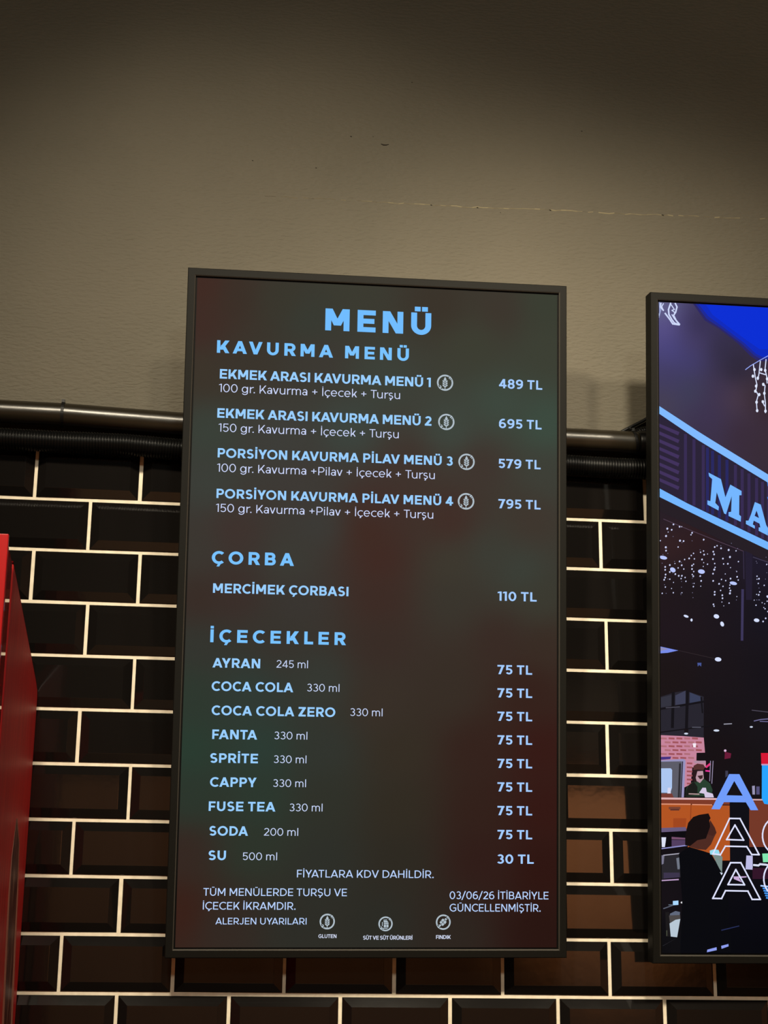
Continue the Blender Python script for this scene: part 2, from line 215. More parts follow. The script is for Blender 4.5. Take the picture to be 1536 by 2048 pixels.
    (205,210,245, [(0.3061,0.7000),(0.3052,0.6989),(0.3039,0.6989),(0.3032,0.7000),(0.3037,0.7014),(0.3049,0.7020),(0.3060,0.7014)]),
    (205,210,245, [(0.3027,0.6999),(0.3018,0.6988),(0.3005,0.6988),(0.2998,0.6999),(0.3003,0.7013),(0.3015,0.7019),(0.3026,0.7012)]),
    (205,210,245, [(0.3089,0.6980),(0.3080,0.6969),(0.3067,0.6969),(0.3060,0.6980),(0.3064,0.6994),(0.3077,0.7000),(0.3088,0.6994)]),
    (205,210,245, [(0.3048,0.6853),(0.3038,0.6842),(0.3025,0.6843),(0.3019,0.6854),(0.3023,0.6868),(0.3036,0.6873),(0.3047,0.6867)]),
    (205,210,245, [(0.3022,0.6708),(0.3013,0.6697),(0.3000,0.6698),(0.2993,0.6709),(0.2998,0.6722),(0.3010,0.6728),(0.3021,0.6722)]),
    (205,210,245, [(0.3176,0.6938),(0.3167,0.6927),(0.3154,0.6927),(0.3147,0.6939),(0.3152,0.6952),(0.3164,0.6958),(0.3175,0.6952)]),
    (205,210,245, [(0.3235,0.6940),(0.3225,0.6929),(0.3212,0.6929),(0.3205,0.6940),(0.3210,0.6954),(0.3222,0.6960),(0.3233,0.6954)]),
    (205,210,245, [(0.3205,0.6939),(0.3195,0.6928),(0.3182,0.6928),(0.3175,0.6940),(0.3180,0.6953),(0.3192,0.6959),(0.3204,0.6953)]),
    (205,210,245, [(0.3172,0.6808),(0.3162,0.6797),(0.3149,0.6797),(0.3143,0.6808),(0.3147,0.6822),(0.3160,0.6828),(0.3171,0.6821)]),
    (205,210,245, [(0.3233,0.6701),(0.3223,0.6690),(0.3210,0.6691),(0.3203,0.6702),(0.3208,0.6715),(0.3220,0.6721),(0.3231,0.6715)]),
    (205,210,245, [(0.3315,0.6877),(0.3305,0.6866),(0.3292,0.6867),(0.3285,0.6878),(0.3290,0.6892),(0.3303,0.6897),(0.3314,0.6891)]),
    (205,210,245, [(0.3377,0.6879),(0.3367,0.6868),(0.3354,0.6869),(0.3347,0.6880),(0.3352,0.6893),(0.3364,0.6899),(0.3375,0.6893)]),
    (205,210,245, [(0.3351,0.6879),(0.3342,0.6868),(0.3329,0.6868),(0.3322,0.6879),(0.3327,0.6893),(0.3339,0.6899),(0.3350,0.6892)]),
    (205,210,245, [(0.3332,0.6812),(0.3322,0.6801),(0.3309,0.6801),(0.3302,0.6812),(0.3307,0.6826),(0.3319,0.6832),(0.3330,0.6826)]),
    (205,210,245, [(0.3345,0.6641),(0.3335,0.6630),(0.3322,0.6630),(0.3315,0.6641),(0.3320,0.6655),(0.3333,0.6661),(0.3344,0.6655)]),
    (205,210,245, [(0.3455,0.6817),(0.3445,0.6806),(0.3432,0.6806),(0.3425,0.6817),(0.3430,0.6831),(0.3443,0.6837),(0.3454,0.6830)]),
    (205,210,245, [(0.3513,0.6818),(0.3503,0.6807),(0.3490,0.6808),(0.3483,0.6819),(0.3488,0.6832),(0.3500,0.6838),(0.3511,0.6832)]),
    (205,210,245, [(0.3482,0.6817),(0.3472,0.6807),(0.3459,0.6807),(0.3452,0.6818),(0.3457,0.6832),(0.3470,0.6838),(0.3481,0.6831)]),
    (205,210,245, [(0.3520,0.6757),(0.3511,0.6746),(0.3498,0.6746),(0.3491,0.6757),(0.3496,0.6771),(0.3508,0.6777),(0.3519,0.6771)]),
    (205,210,245, [(0.3445,0.6613),(0.3436,0.6602),(0.3423,0.6602),(0.3416,0.6614),(0.3421,0.6627),(0.3433,0.6633),(0.3444,0.6627)]),
    (205,210,245, [(0.3615,0.6756),(0.3606,0.6745),(0.3593,0.6746),(0.3586,0.6757),(0.3590,0.6771),(0.3603,0.6776),(0.3614,0.6770)]),
    (205,210,245, [(0.3607,0.6756),(0.3597,0.6745),(0.3584,0.6745),(0.3577,0.6757),(0.3582,0.6770),(0.3594,0.6776),(0.3605,0.6770)]),
    (205,210,245, [(0.3615,0.6756),(0.3605,0.6745),(0.3592,0.6746),(0.3586,0.6757),(0.3590,0.6771),(0.3603,0.6776),(0.3614,0.6770)]),
    (205,210,245, [(0.3637,0.6743),(0.3628,0.6733),(0.3615,0.6733),(0.3608,0.6744),(0.3613,0.6758),(0.3625,0.6764),(0.3636,0.6757)]),
    (205,210,245, [(0.3646,0.6612),(0.3636,0.6602),(0.3623,0.6602),(0.3617,0.6613),(0.3621,0.6627),(0.3634,0.6633),(0.3645,0.6626)]),
    (205,210,245, [(0.3792,0.6697),(0.3782,0.6686),(0.3769,0.6686),(0.3762,0.6697),(0.3767,0.6711),(0.3779,0.6717),(0.3790,0.6710)]),
    (205,210,245, [(0.3770,0.6696),(0.3761,0.6685),(0.3748,0.6685),(0.3741,0.6696),(0.3746,0.6710),(0.3758,0.6716),(0.3769,0.6710)]),
    (205,210,245, [(0.3752,0.6695),(0.3742,0.6684),(0.3729,0.6685),(0.3722,0.6696),(0.3727,0.6710),(0.3740,0.6715),(0.3751,0.6709)]),
    (205,210,245, [(0.3764,0.6668),(0.3755,0.6657),(0.3742,0.6657),(0.3735,0.6668),(0.3740,0.6682),(0.3752,0.6688),(0.3763,0.6681)]),
    (205,210,245, [(0.3802,0.6571),(0.3793,0.6561),(0.3780,0.6561),(0.3773,0.6572),(0.3778,0.6586),(0.3790,0.6591),(0.3801,0.6585)]),
    (205,210,245, [(0.3904,0.6635),(0.3894,0.6624),(0.3881,0.6624),(0.3874,0.6635),(0.3879,0.6649),(0.3892,0.6655),(0.3903,0.6649)]),
    (205,210,245, [(0.3904,0.6635),(0.3894,0.6624),(0.3881,0.6624),(0.3874,0.6635),(0.3879,0.6649),(0.3891,0.6655),(0.3902,0.6649)]),
    (205,210,245, [(0.3889,0.6634),(0.3879,0.6623),(0.3866,0.6624),(0.3859,0.6635),(0.3864,0.6649),(0.3877,0.6654),(0.3888,0.6648)]),
    (205,210,245, [(0.3895,0.6627),(0.3886,0.6616),(0.3872,0.6616),(0.3866,0.6628),(0.3870,0.6641),(0.3883,0.6647),(0.3894,0.6641)]),
    (205,210,245, [(0.3947,0.6550),(0.3937,0.6539),(0.3924,0.6539),(0.3917,0.6551),(0.3922,0.6564),(0.3935,0.6570),(0.3946,0.6564)]),
    (205,210,245, [(0.4089,0.6575),(0.4080,0.6564),(0.4067,0.6565),(0.4060,0.6576),(0.4065,0.6589),(0.4077,0.6595),(0.4088,0.6589)]),
    (205,210,245, [(0.4064,0.6574),(0.4054,0.6564),(0.4041,0.6564),(0.4035,0.6575),(0.4039,0.6589),(0.4052,0.6595),(0.4063,0.6588)]),
    (205,210,245, [(0.4023,0.6573),(0.4014,0.6562),(0.4001,0.6563),(0.3994,0.6574),(0.3999,0.6587),(0.4011,0.6593),(0.4022,0.6587)]),
    (205,210,245, [(0.4048,0.6574),(0.4038,0.6563),(0.4025,0.6563),(0.4018,0.6574),(0.4023,0.6588),(0.4036,0.6594),(0.4047,0.6588)]),
    (205,210,245, [(0.4089,0.6480),(0.4079,0.6469),(0.4066,0.6470),(0.4059,0.6481),(0.4064,0.6494),(0.4076,0.6500),(0.4088,0.6494)]),
    (205,210,245, [(0.4172,0.6513),(0.4162,0.6502),(0.4149,0.6502),(0.4143,0.6513),(0.4147,0.6527),(0.4160,0.6533),(0.4171,0.6526)]),
    (205,210,245, [(0.4172,0.6513),(0.4162,0.6502),(0.4149,0.6502),(0.4142,0.6513),(0.4147,0.6527),(0.4160,0.6533),(0.4171,0.6526)]),
    (205,210,245, [(0.4203,0.6513),(0.4193,0.6503),(0.4180,0.6503),(0.4174,0.6514),(0.4178,0.6528),(0.4191,0.6534),(0.4202,0.6527)]),
    (205,210,245, [(0.4166,0.6512),(0.4157,0.6501),(0.4144,0.6502),(0.4137,0.6513),(0.4142,0.6527),(0.4154,0.6532),(0.4165,0.6526)]),
    (205,210,245, [(0.4213,0.6457),(0.4203,0.6446),(0.4190,0.6446),(0.4183,0.6457),(0.4188,0.6471),(0.4201,0.6477),(0.4212,0.6471)]),
    (205,210,245, [(0.4333,0.6452),(0.4323,0.6441),(0.4310,0.6441),(0.4304,0.6453),(0.4308,0.6466),(0.4321,0.6472),(0.4332,0.6466)]),
    (205,210,245, [(0.4317,0.6452),(0.4307,0.6441),(0.4294,0.6441),(0.4288,0.6452),(0.4292,0.6466),(0.4305,0.6472),(0.4316,0.6465)]),
    (205,210,245, [(0.4362,0.6453),(0.4353,0.6442),(0.4339,0.6442),(0.4333,0.6453),(0.4337,0.6467),(0.4350,0.6473),(0.4361,0.6467)]),
    (205,210,245, [(0.4341,0.6452),(0.4332,0.6442),(0.4319,0.6442),(0.4312,0.6453),(0.4317,0.6467),(0.4329,0.6473),(0.4340,0.6466)]),
    (205,210,245, [(0.4308,0.6445),(0.4298,0.6434),(0.4285,0.6435),(0.4278,0.6446),(0.4283,0.6459),(0.4296,0.6465),(0.4307,0.6459)]),
    (205,210,245, [(0.4460,0.6391),(0.4451,0.6380),(0.4438,0.6380),(0.4431,0.6391),(0.4436,0.6405),(0.4448,0.6411),(0.4459,0.6405)]),
    (205,210,245, [(0.4454,0.6391),(0.4444,0.6380),(0.4431,0.6380),(0.4424,0.6391),(0.4429,0.6405),(0.4442,0.6411),(0.4453,0.6404)]),
    (205,210,245, [(0.4464,0.6391),(0.4454,0.6380),(0.4441,0.6380),(0.4434,0.6391),(0.4439,0.6405),(0.4452,0.6411),(0.4463,0.6405)]),
    (205,210,245, [(0.4461,0.6391),(0.4451,0.6380),(0.4438,0.6380),(0.4431,0.6391),(0.4436,0.6405),(0.4448,0.6411),(0.4459,0.6405)]),
    (205,210,245, [(0.4489,0.6390),(0.4480,0.6379),(0.4466,0.6379),(0.4460,0.6390),(0.4464,0.6404),(0.4477,0.6410),(0.4488,0.6404)]),
    (205,210,245, [(0.4603,0.6330),(0.4594,0.6319),(0.4581,0.6319),(0.4574,0.6330),(0.4579,0.6344),(0.4591,0.6350),(0.4602,0.6344)]),
    (205,210,245, [(0.4661,0.6331),(0.4652,0.6321),(0.4639,0.6321),(0.4632,0.6332),(0.4637,0.6346),(0.4649,0.6352),(0.4660,0.6345)]),
    (205,210,245, [(0.4661,0.6331),(0.4651,0.6321),(0.4638,0.6321),(0.4631,0.6332),(0.4636,0.6346),(0.4649,0.6352),(0.4660,0.6345)]),
    (205,210,245, [(0.4665,0.6332),(0.4655,0.6321),(0.4642,0.6321),(0.4635,0.6332),(0.4640,0.6346),(0.4653,0.6352),(0.4664,0.6345)]),
    (205,210,245, [(0.4631,0.6328),(0.4621,0.6317),(0.4608,0.6318),(0.4602,0.6329),(0.4606,0.6343),(0.4619,0.6348),(0.4630,0.6342)]),
    (205,210,245, [(0.4774,0.6270),(0.4764,0.6259),(0.4751,0.6259),(0.4744,0.6270),(0.4749,0.6284),(0.4762,0.6290),(0.4773,0.6283)]),
    (205,210,245, [(0.4738,0.6269),(0.4729,0.6258),(0.4716,0.6258),(0.4709,0.6269),(0.4714,0.6283),(0.4726,0.6289),(0.4737,0.6282)]),
    (205,210,245, [(0.4774,0.6270),(0.4764,0.6259),(0.4751,0.6259),(0.4745,0.6270),(0.4749,0.6284),(0.4762,0.6290),(0.4773,0.6283)]),
    (205,210,245, [(0.4788,0.6270),(0.4778,0.6259),(0.4765,0.6259),(0.4758,0.6270),(0.4763,0.6284),(0.4776,0.6290),(0.4787,0.6284)]),
    (205,210,245, [(0.4741,0.6269),(0.4732,0.6258),(0.4718,0.6258),(0.4712,0.6269),(0.4716,0.6283),(0.4729,0.6289),(0.4740,0.6282)]),
    (205,210,245, [(0.4911,0.6208),(0.4901,0.6197),(0.4888,0.6198),(0.4881,0.6209),(0.4886,0.6222),(0.4899,0.6228),(0.4910,0.6222)]),
    (205,210,245, [(0.4924,0.6209),(0.4915,0.6198),(0.4902,0.6198),(0.4895,0.6209),(0.4900,0.6223),(0.4912,0.6229),(0.4923,0.6222)]),
    (205,210,245, [(0.4922,0.6209),(0.4912,0.6198),(0.4899,0.6198),(0.4892,0.6209),(0.4897,0.6223),(0.4910,0.6229),(0.4921,0.6222)]),
    (205,210,245, [(0.4943,0.6209),(0.4933,0.6198),(0.4920,0.6199),(0.4913,0.6210),(0.4918,0.6223),(0.4931,0.6229),(0.4942,0.6223)]),
    (205,210,245, [(0.4938,0.6209),(0.4929,0.6198),(0.4916,0.6198),(0.4909,0.6210),(0.4914,0.6223),(0.4926,0.6229),(0.4937,0.6223)]),
    (205,210,245, [(0.5067,0.6148),(0.5057,0.6137),(0.5044,0.6137),(0.5037,0.6148),(0.5042,0.6162),(0.5055,0.6168),(0.5066,0.6161)]),
    (205,210,245, [(0.5023,0.6146),(0.5013,0.6135),(0.5000,0.6136),(0.4993,0.6147),(0.4998,0.6161),(0.5010,0.6166),(0.5022,0.6160)]),
    (205,210,245, [(0.5066,0.6148),(0.5056,0.6137),(0.5043,0.6137),(0.5036,0.6148),(0.5041,0.6162),(0.5054,0.6168),(0.5065,0.6161)]),
    (205,210,245, [(0.5050,0.6147),(0.5041,0.6136),(0.5028,0.6136),(0.5021,0.6148),(0.5026,0.6161),(0.5038,0.6167),(0.5049,0.6161)]),
    (205,210,245, [(0.5034,0.6147),(0.5024,0.6136),(0.5011,0.6136),(0.5004,0.6147),(0.5009,0.6161),(0.5022,0.6167),(0.5033,0.6160)]),
    (205,210,245, [(0.5177,0.6086),(0.5167,0.6075),(0.5154,0.6075),(0.5147,0.6086),(0.5152,0.6100),(0.5165,0.6106),(0.5176,0.6099)]),
    (205,210,245, [(0.5190,0.6086),(0.5180,0.6075),(0.5167,0.6075),(0.5160,0.6086),(0.5165,0.6100),(0.5178,0.6106),(0.5189,0.6100)]),
    (205,210,245, [(0.5204,0.6086),(0.5194,0.6075),(0.5181,0.6076),(0.5174,0.6087),(0.5179,0.6100),(0.5191,0.6106),(0.5202,0.6100)]),
    (205,210,245, [(0.5222,0.6087),(0.5212,0.6076),(0.5199,0.6076),(0.5192,0.6087),(0.5197,0.6101),(0.5209,0.6107),(0.5220,0.6101)]),
    (205,210,245, [(0.5222,0.6087),(0.5212,0.6076),(0.5199,0.6076),(0.5192,0.6087),(0.5197,0.6101),(0.5210,0.6107),(0.5221,0.6101)]),
    (205,210,245, [(0.5378,0.6026),(0.5369,0.6015),(0.5355,0.6015),(0.5349,0.6026),(0.5354,0.6040),(0.5366,0.6046),(0.5377,0.6040)]),
    (205,210,245, [(0.5380,0.6026),(0.5370,0.6015),(0.5357,0.6015),(0.5350,0.6027),(0.5355,0.6040),(0.5368,0.6046),(0.5379,0.6040)]),
    (205,210,245, [(0.5369,0.6026),(0.5360,0.6015),(0.5346,0.6015),(0.5340,0.6026),(0.5344,0.6040),(0.5357,0.6046),(0.5368,0.6040)]),
    (205,210,245, [(0.5333,0.6025),(0.5323,0.6014),(0.5310,0.6014),(0.5303,0.6025),(0.5308,0.6039),(0.5321,0.6045),(0.5332,0.6039)]),
    (205,210,245, [(0.5365,0.6026),(0.5356,0.6015),(0.5342,0.6015),(0.5336,0.6026),(0.5340,0.6040),(0.5353,0.6046),(0.5364,0.6039)]),
    (205,210,245, [(0.5467,0.5963),(0.5457,0.5952),(0.5444,0.5953),(0.5437,0.5964),(0.5442,0.5978),(0.5455,0.5983),(0.5466,0.5977)]),
    (205,210,245, [(0.5459,0.5963),(0.5449,0.5952),(0.5436,0.5952),(0.5429,0.5964),(0.5434,0.5977),(0.5447,0.5983),(0.5458,0.5977)]),
    (205,210,245, [(0.5524,0.5965),(0.5514,0.5954),(0.5501,0.5954),(0.5494,0.5965),(0.5499,0.5979),(0.5511,0.5985),(0.5523,0.5979)]),
    (205,210,245, [(0.5506,0.5964),(0.5496,0.5953),(0.5483,0.5954),(0.5476,0.5965),(0.5481,0.5979),(0.5494,0.5984),(0.5505,0.5978)]),
    (205,210,245, [(0.5489,0.5964),(0.5480,0.5953),(0.5466,0.5953),(0.5460,0.5964),(0.5465,0.5978),(0.5477,0.5984),(0.5488,0.5978)]),
    (205,210,245, [(0.5641,0.5903),(0.5632,0.5892),(0.5618,0.5892),(0.5612,0.5903),(0.5617,0.5917),(0.5629,0.5923),(0.5640,0.5917)]),
    (205,210,245, [(0.5613,0.5902),(0.5603,0.5891),(0.5590,0.5892),(0.5583,0.5903),(0.5588,0.5916),(0.5601,0.5922),(0.5612,0.5916)]),
    (205,210,245, [(0.5608,0.5902),(0.5599,0.5891),(0.5585,0.5891),(0.5579,0.5903),(0.5584,0.5916),(0.5596,0.5922),(0.5607,0.5916)]),
    (205,210,245, [(0.5665,0.5904),(0.5655,0.5893),(0.5642,0.5893),(0.5635,0.5904),(0.5640,0.5918),(0.5653,0.5924),(0.5664,0.5917)]),
    (205,210,245, [(0.5601,0.5902),(0.5592,0.5891),(0.5578,0.5891),(0.5572,0.5902),(0.5576,0.5916),(0.5589,0.5922),(0.5600,0.5916)]),
    (205,210,245, [(0.5742,0.5841),(0.5732,0.5830),(0.5719,0.5830),(0.5712,0.5841),(0.5717,0.5855),(0.5729,0.5861),(0.5741,0.5854)]),
    (205,210,245, [(0.5801,0.5842),(0.5792,0.5831),(0.5778,0.5831),(0.5772,0.5843),(0.5777,0.5856),(0.5789,0.5862),(0.5800,0.5856)]),
    (205,210,245, [(0.5754,0.5841),(0.5744,0.5830),(0.5731,0.5830),(0.5724,0.5841),(0.5729,0.5855),(0.5742,0.5861),(0.5753,0.5855)]),
    (205,210,245, [(0.5758,0.5841),(0.5748,0.5830),(0.5735,0.5830),(0.5728,0.5842),(0.5733,0.5855),(0.5746,0.5861),(0.5757,0.5855)]),
    (205,210,245, [(0.5798,0.5842),(0.5788,0.5831),(0.5775,0.5831),(0.5768,0.5843),(0.5773,0.5856),(0.5785,0.5862),(0.5797,0.5856)]),
    (205,210,245, [(0.5940,0.5781),(0.5930,0.5770),(0.5917,0.5770),(0.5910,0.5781),(0.5915,0.5795),(0.5928,0.5801),(0.5939,0.5795)]),
    (205,210,245, [(0.5951,0.5781),(0.5941,0.5770),(0.5928,0.5770),(0.5921,0.5782),(0.5926,0.5795),(0.5939,0.5801),(0.5950,0.5795)]),
    (205,210,245, [(0.5950,0.5781),(0.5941,0.5770),(0.5927,0.5770),(0.5921,0.5782),(0.5925,0.5795),(0.5938,0.5801),(0.5949,0.5795)]),
    (205,210,245, [(0.5888,0.5779),(0.5878,0.5768),(0.5865,0.5769),(0.5858,0.5780),(0.5863,0.5794),(0.5876,0.5799),(0.5887,0.5793)]),
    (205,210,245, [(0.5900,0.5780),(0.5890,0.5769),(0.5877,0.5769),(0.5870,0.5780),(0.5875,0.5794),(0.5887,0.5800),(0.5899,0.5793)]),
    (205,210,245, [(0.6062,0.5719),(0.6052,0.5708),(0.6039,0.5708),(0.6032,0.5719),(0.6037,0.5733),(0.6050,0.5739),(0.6061,0.5733)]),
    (205,210,245, [(0.6088,0.5720),(0.6078,0.5709),(0.6065,0.5709),(0.6058,0.5720),(0.6063,0.5734),(0.6076,0.5740),(0.6087,0.5733)]),
    (205,210,245, [(0.6040,0.5718),(0.6031,0.5707),(0.6017,0.5708),(0.6011,0.5719),(0.6016,0.5733),(0.6028,0.5738),(0.6039,0.5732)]),
    (205,210,245, [(0.6060,0.5719),(0.6050,0.5708),(0.6036,0.5708),(0.6030,0.5719),(0.6035,0.5733),(0.6047,0.5739),(0.6059,0.5733)]),
    (205,210,245, [(0.6068,0.5719),(0.6058,0.5708),(0.6045,0.5708),(0.6038,0.5720),(0.6043,0.5733),(0.6056,0.5739),(0.6067,0.5733)]),
    (205,210,245, [(0.6183,0.5657),(0.6173,0.5646),(0.6159,0.5646),(0.6153,0.5657),(0.6158,0.5671),(0.6170,0.5677),(0.6182,0.5671)]),
    (205,210,245, [(0.6193,0.5657),(0.6183,0.5646),(0.6170,0.5647),(0.6163,0.5658),(0.6168,0.5671),(0.6181,0.5677),(0.6192,0.5671)]),
    (205,210,245, [(0.6210,0.5658),(0.6200,0.5647),(0.6187,0.5647),(0.6180,0.5658),(0.6185,0.5672),(0.6198,0.5678),(0.6209,0.5671)]),
    (205,210,245, [(0.6222,0.5658),(0.6212,0.5647),(0.6199,0.5647),(0.6192,0.5658),(0.6197,0.5672),(0.6210,0.5678),(0.6221,0.5672)]),
    (205,210,245, [(0.6179,0.5657),(0.6169,0.5646),(0.6156,0.5646),(0.6149,0.5657),(0.6154,0.5671),(0.6167,0.5677),(0.6178,0.5671)]),
    (205,210,245, [(0.6338,0.5596),(0.6328,0.5585),(0.6315,0.5585),(0.6308,0.5596),(0.6313,0.5610),(0.6326,0.5616),(0.6337,0.5610)]),
    (205,210,245, [(0.6358,0.5596),(0.6348,0.5585),(0.6335,0.5586),(0.6328,0.5597),(0.6333,0.5611),(0.6346,0.5616),(0.6357,0.5610)]),
    (205,210,245, [(0.6379,0.5597),(0.6369,0.5586),(0.6356,0.5586),(0.6349,0.5597),(0.6354,0.5611),(0.6367,0.5617),(0.6378,0.5611)]),
    (205,210,245, [(0.6328,0.5596),(0.6319,0.5585),(0.6305,0.5585),(0.6299,0.5596),(0.6303,0.5610),(0.6316,0.5616),(0.6327,0.5609)]),
    (205,210,245, [(0.6338,0.5596),(0.6328,0.5585),(0.6315,0.5585),(0.6308,0.5596),(0.6313,0.5610),(0.6326,0.5616),(0.6337,0.5610)]),
    (205,210,245, [(0.6498,0.5535),(0.6488,0.5524),(0.6475,0.5524),(0.6468,0.5535),(0.6473,0.5549),(0.6486,0.5555),(0.6497,0.5549)]),
    (205,210,245, [(0.6522,0.5535),(0.6512,0.5525),(0.6499,0.5525),(0.6492,0.5536),(0.6497,0.5550),(0.6510,0.5556),(0.6521,0.5549)]),
    (205,210,245, [(0.6520,0.5535),(0.6510,0.5525),(0.6496,0.5525),(0.6490,0.5536),(0.6495,0.5550),(0.6507,0.5556),(0.6519,0.5549)]),
    (205,210,245, [(0.6464,0.5534),(0.6454,0.5523),(0.6441,0.5523),(0.6434,0.5535),(0.6439,0.5548),(0.6452,0.5554),(0.6463,0.5548)]),
    (205,210,245, [(0.6478,0.5534),(0.6468,0.5523),(0.6455,0.5524),(0.6448,0.5535),(0.6453,0.5549),(0.6466,0.5554),(0.6477,0.5548)]),
    (205,210,245, [(0.0281,0.7935),(0.0273,0.7924),(0.0260,0.7922),(0.0251,0.7930),(0.0251,0.7943),(0.0259,0.7954),(0.0271,0.7956),(0.0280,0.7948)]),
    (205,210,245, [(0.0400,0.7895),(0.0392,0.7884),(0.0380,0.7882),(0.0371,0.7890),(0.0370,0.7903),(0.0378,0.7914),(0.0391,0.7917),(0.0400,0.7909)]),
    (205,210,245, [(0.0436,0.7898),(0.0431,0.7892),(0.0423,0.7890),(0.0418,0.7895),(0.0418,0.7903),(0.0423,0.7910),(0.0430,0.7911),(0.0435,0.7906)]),
    (205,210,245, [(0.0162,0.7849),(0.0152,0.7835),(0.0138,0.7833),(0.0127,0.7842),(0.0126,0.7858),(0.0136,0.7871),(0.0151,0.7874),(0.0162,0.7865)]),
    (205,210,245, [(0.0245,0.7830),(0.0237,0.7819),(0.0225,0.7816),(0.0216,0.7824),(0.0215,0.7838),(0.0224,0.7849),(0.0236,0.7851),(0.0245,0.7843)]),
    (205,210,245, [(0.0169,0.7786),(0.0165,0.7780),(0.0157,0.7779),(0.0152,0.7783),(0.0151,0.7791),(0.0156,0.7798),(0.0164,0.7799),(0.0169,0.7795)]),
    (205,210,245, [(0.0137,0.7706),(0.0127,0.7693),(0.0112,0.7690),(0.0101,0.7700),(0.0101,0.7716),(0.0111,0.7729),(0.0125,0.7732),(0.0136,0.7722)]),
    (205,210,245, [(0.0645,0.7787),(0.0637,0.7776),(0.0625,0.7773),(0.0616,0.7781),(0.0615,0.7795),(0.0624,0.7806),(0.0636,0.7808),(0.0645,0.7800)]),
    (205,210,245, [(0.0620,0.7749),(0.0614,0.7740),(0.0604,0.7739),(0.0597,0.7745),(0.0596,0.7756),(0.0603,0.7764),(0.0613,0.7766),(0.0620,0.7760)]),
    (205,210,245, [(0.0410,0.7626),(0.0400,0.7613),(0.0385,0.7610),(0.0374,0.7620),(0.0374,0.7636),(0.0384,0.7649),(0.0398,0.7652),(0.0409,0.7642)]),
    (205,210,245, [(0.0476,0.7621),(0.0468,0.7610),(0.0456,0.7608),(0.0447,0.7616),(0.0446,0.7629),(0.0455,0.7641),(0.0467,0.7643),(0.0476,0.7635)]),
    (205,210,245, [(0.0018,0.7615),(0.0011,0.7606),(0.0001,0.7604),(-0.0006,0.7611),(-0.0006,0.7621),(0.0000,0.7630),(0.0010,0.7632),(0.0017,0.7625)]),
    (205,210,245, [(0.0872,0.7663),(0.0864,0.7652),(0.0852,0.7649),(0.0843,0.7657),(0.0842,0.7671),(0.0851,0.7682),(0.0863,0.7684),(0.0872,0.7676)]),
    (205,210,245, [(0.0130,0.7490),(0.0121,0.7477),(0.0106,0.7475),(0.0095,0.7484),(0.0094,0.7500),(0.0104,0.7513),(0.0119,0.7516),(0.0130,0.7506)]),
    (205,210,245, [(0.0132,0.7427),(0.0124,0.7416),(0.0112,0.7413),(0.0103,0.7421),(0.0102,0.7435),(0.0110,0.7446),(0.0123,0.7448),(0.0132,0.7440)]),
    (205,210,245, [(0.0366,0.7505),(0.0360,0.7496),(0.0350,0.7494),(0.0343,0.7501),(0.0342,0.7511),(0.0349,0.7520),(0.0359,0.7522),(0.0366,0.7516)]),
    (205,210,245, [(0.1088,0.7528),(0.1079,0.7517),(0.1067,0.7515),(0.1058,0.7523),(0.1058,0.7536),(0.1066,0.7547),(0.1078,0.7550),(0.1087,0.7542)]),
    (205,210,245, [(0.1132,0.7555),(0.1125,0.7546),(0.1115,0.7545),(0.1108,0.7551),(0.1107,0.7562),(0.1114,0.7570),(0.1124,0.7572),(0.1131,0.7566)]),
    (205,210,245, [(0.1213,0.7508),(0.1204,0.7497),(0.1192,0.7495),(0.1183,0.7503),(0.1182,0.7516),(0.1191,0.7527),(0.1203,0.7529),(0.1212,0.7522)]),
    (205,210,245, [(0.1366,0.7480),(0.1355,0.7467),(0.1341,0.7464),(0.1330,0.7473),(0.1329,0.7490),(0.1339,0.7503),(0.1354,0.7505),(0.1365,0.7496)]),
    (205,210,245, [(0.1505,0.7470),(0.1498,0.7461),(0.1488,0.7459),(0.1481,0.7466),(0.1481,0.7476),(0.1487,0.7485),(0.1497,0.7487),(0.1504,0.7481)]),
    (205,210,245, [(0.1389,0.7346),(0.1379,0.7332),(0.1364,0.7330),(0.1353,0.7339),(0.1353,0.7355),(0.1363,0.7369),(0.1378,0.7371),(0.1389,0.7362)]),
    (205,210,245, [(0.0667,0.7393),(0.0661,0.7385),(0.0651,0.7383),(0.0644,0.7389),(0.0643,0.7400),(0.0650,0.7409),(0.0660,0.7410),(0.0667,0.7404)]),
    (205,210,245, [(0.0622,0.7351),(0.0616,0.7343),(0.0606,0.7341),(0.0599,0.7347),(0.0598,0.7358),(0.0605,0.7367),(0.0615,0.7368),(0.0622,0.7362)]),
    (205,210,245, [(0.0583,0.7292),(0.0575,0.7281),(0.0563,0.7279),(0.0554,0.7287),(0.0553,0.7301),(0.0562,0.7312),(0.0574,0.7314),(0.0583,0.7306)]),
    (205,210,245, [(0.0864,0.7445),(0.0857,0.7437),(0.0848,0.7435),(0.0840,0.7441),(0.0840,0.7452),(0.0847,0.7461),(0.0856,0.7462),(0.0864,0.7456)]),
    (205,210,245, [(0.0806,0.7419),(0.0799,0.7410),(0.0789,0.7409),(0.0782,0.7415),(0.0782,0.7426),(0.0788,0.7434),(0.0798,0.7436),(0.0805,0.7430)]),
    (205,210,245, [(0.0878,0.7375),(0.0870,0.7364),(0.0857,0.7362),(0.0848,0.7370),(0.0848,0.7383),(0.0856,0.7394),(0.0869,0.7396),(0.0878,0.7388)]),
    (205,210,245, [(0.0939,0.7390),(0.0934,0.7384),(0.0926,0.7382),(0.0921,0.7387),(0.0921,0.7395),(0.0926,0.7402),(0.0933,0.7403),(0.0938,0.7398)]),
    (205,210,245, [(0.1058,0.7438),(0.1050,0.7427),(0.1038,0.7425),(0.1029,0.7433),(0.1028,0.7446),(0.1037,0.7457),(0.1049,0.7459),(0.1058,0.7451)]),
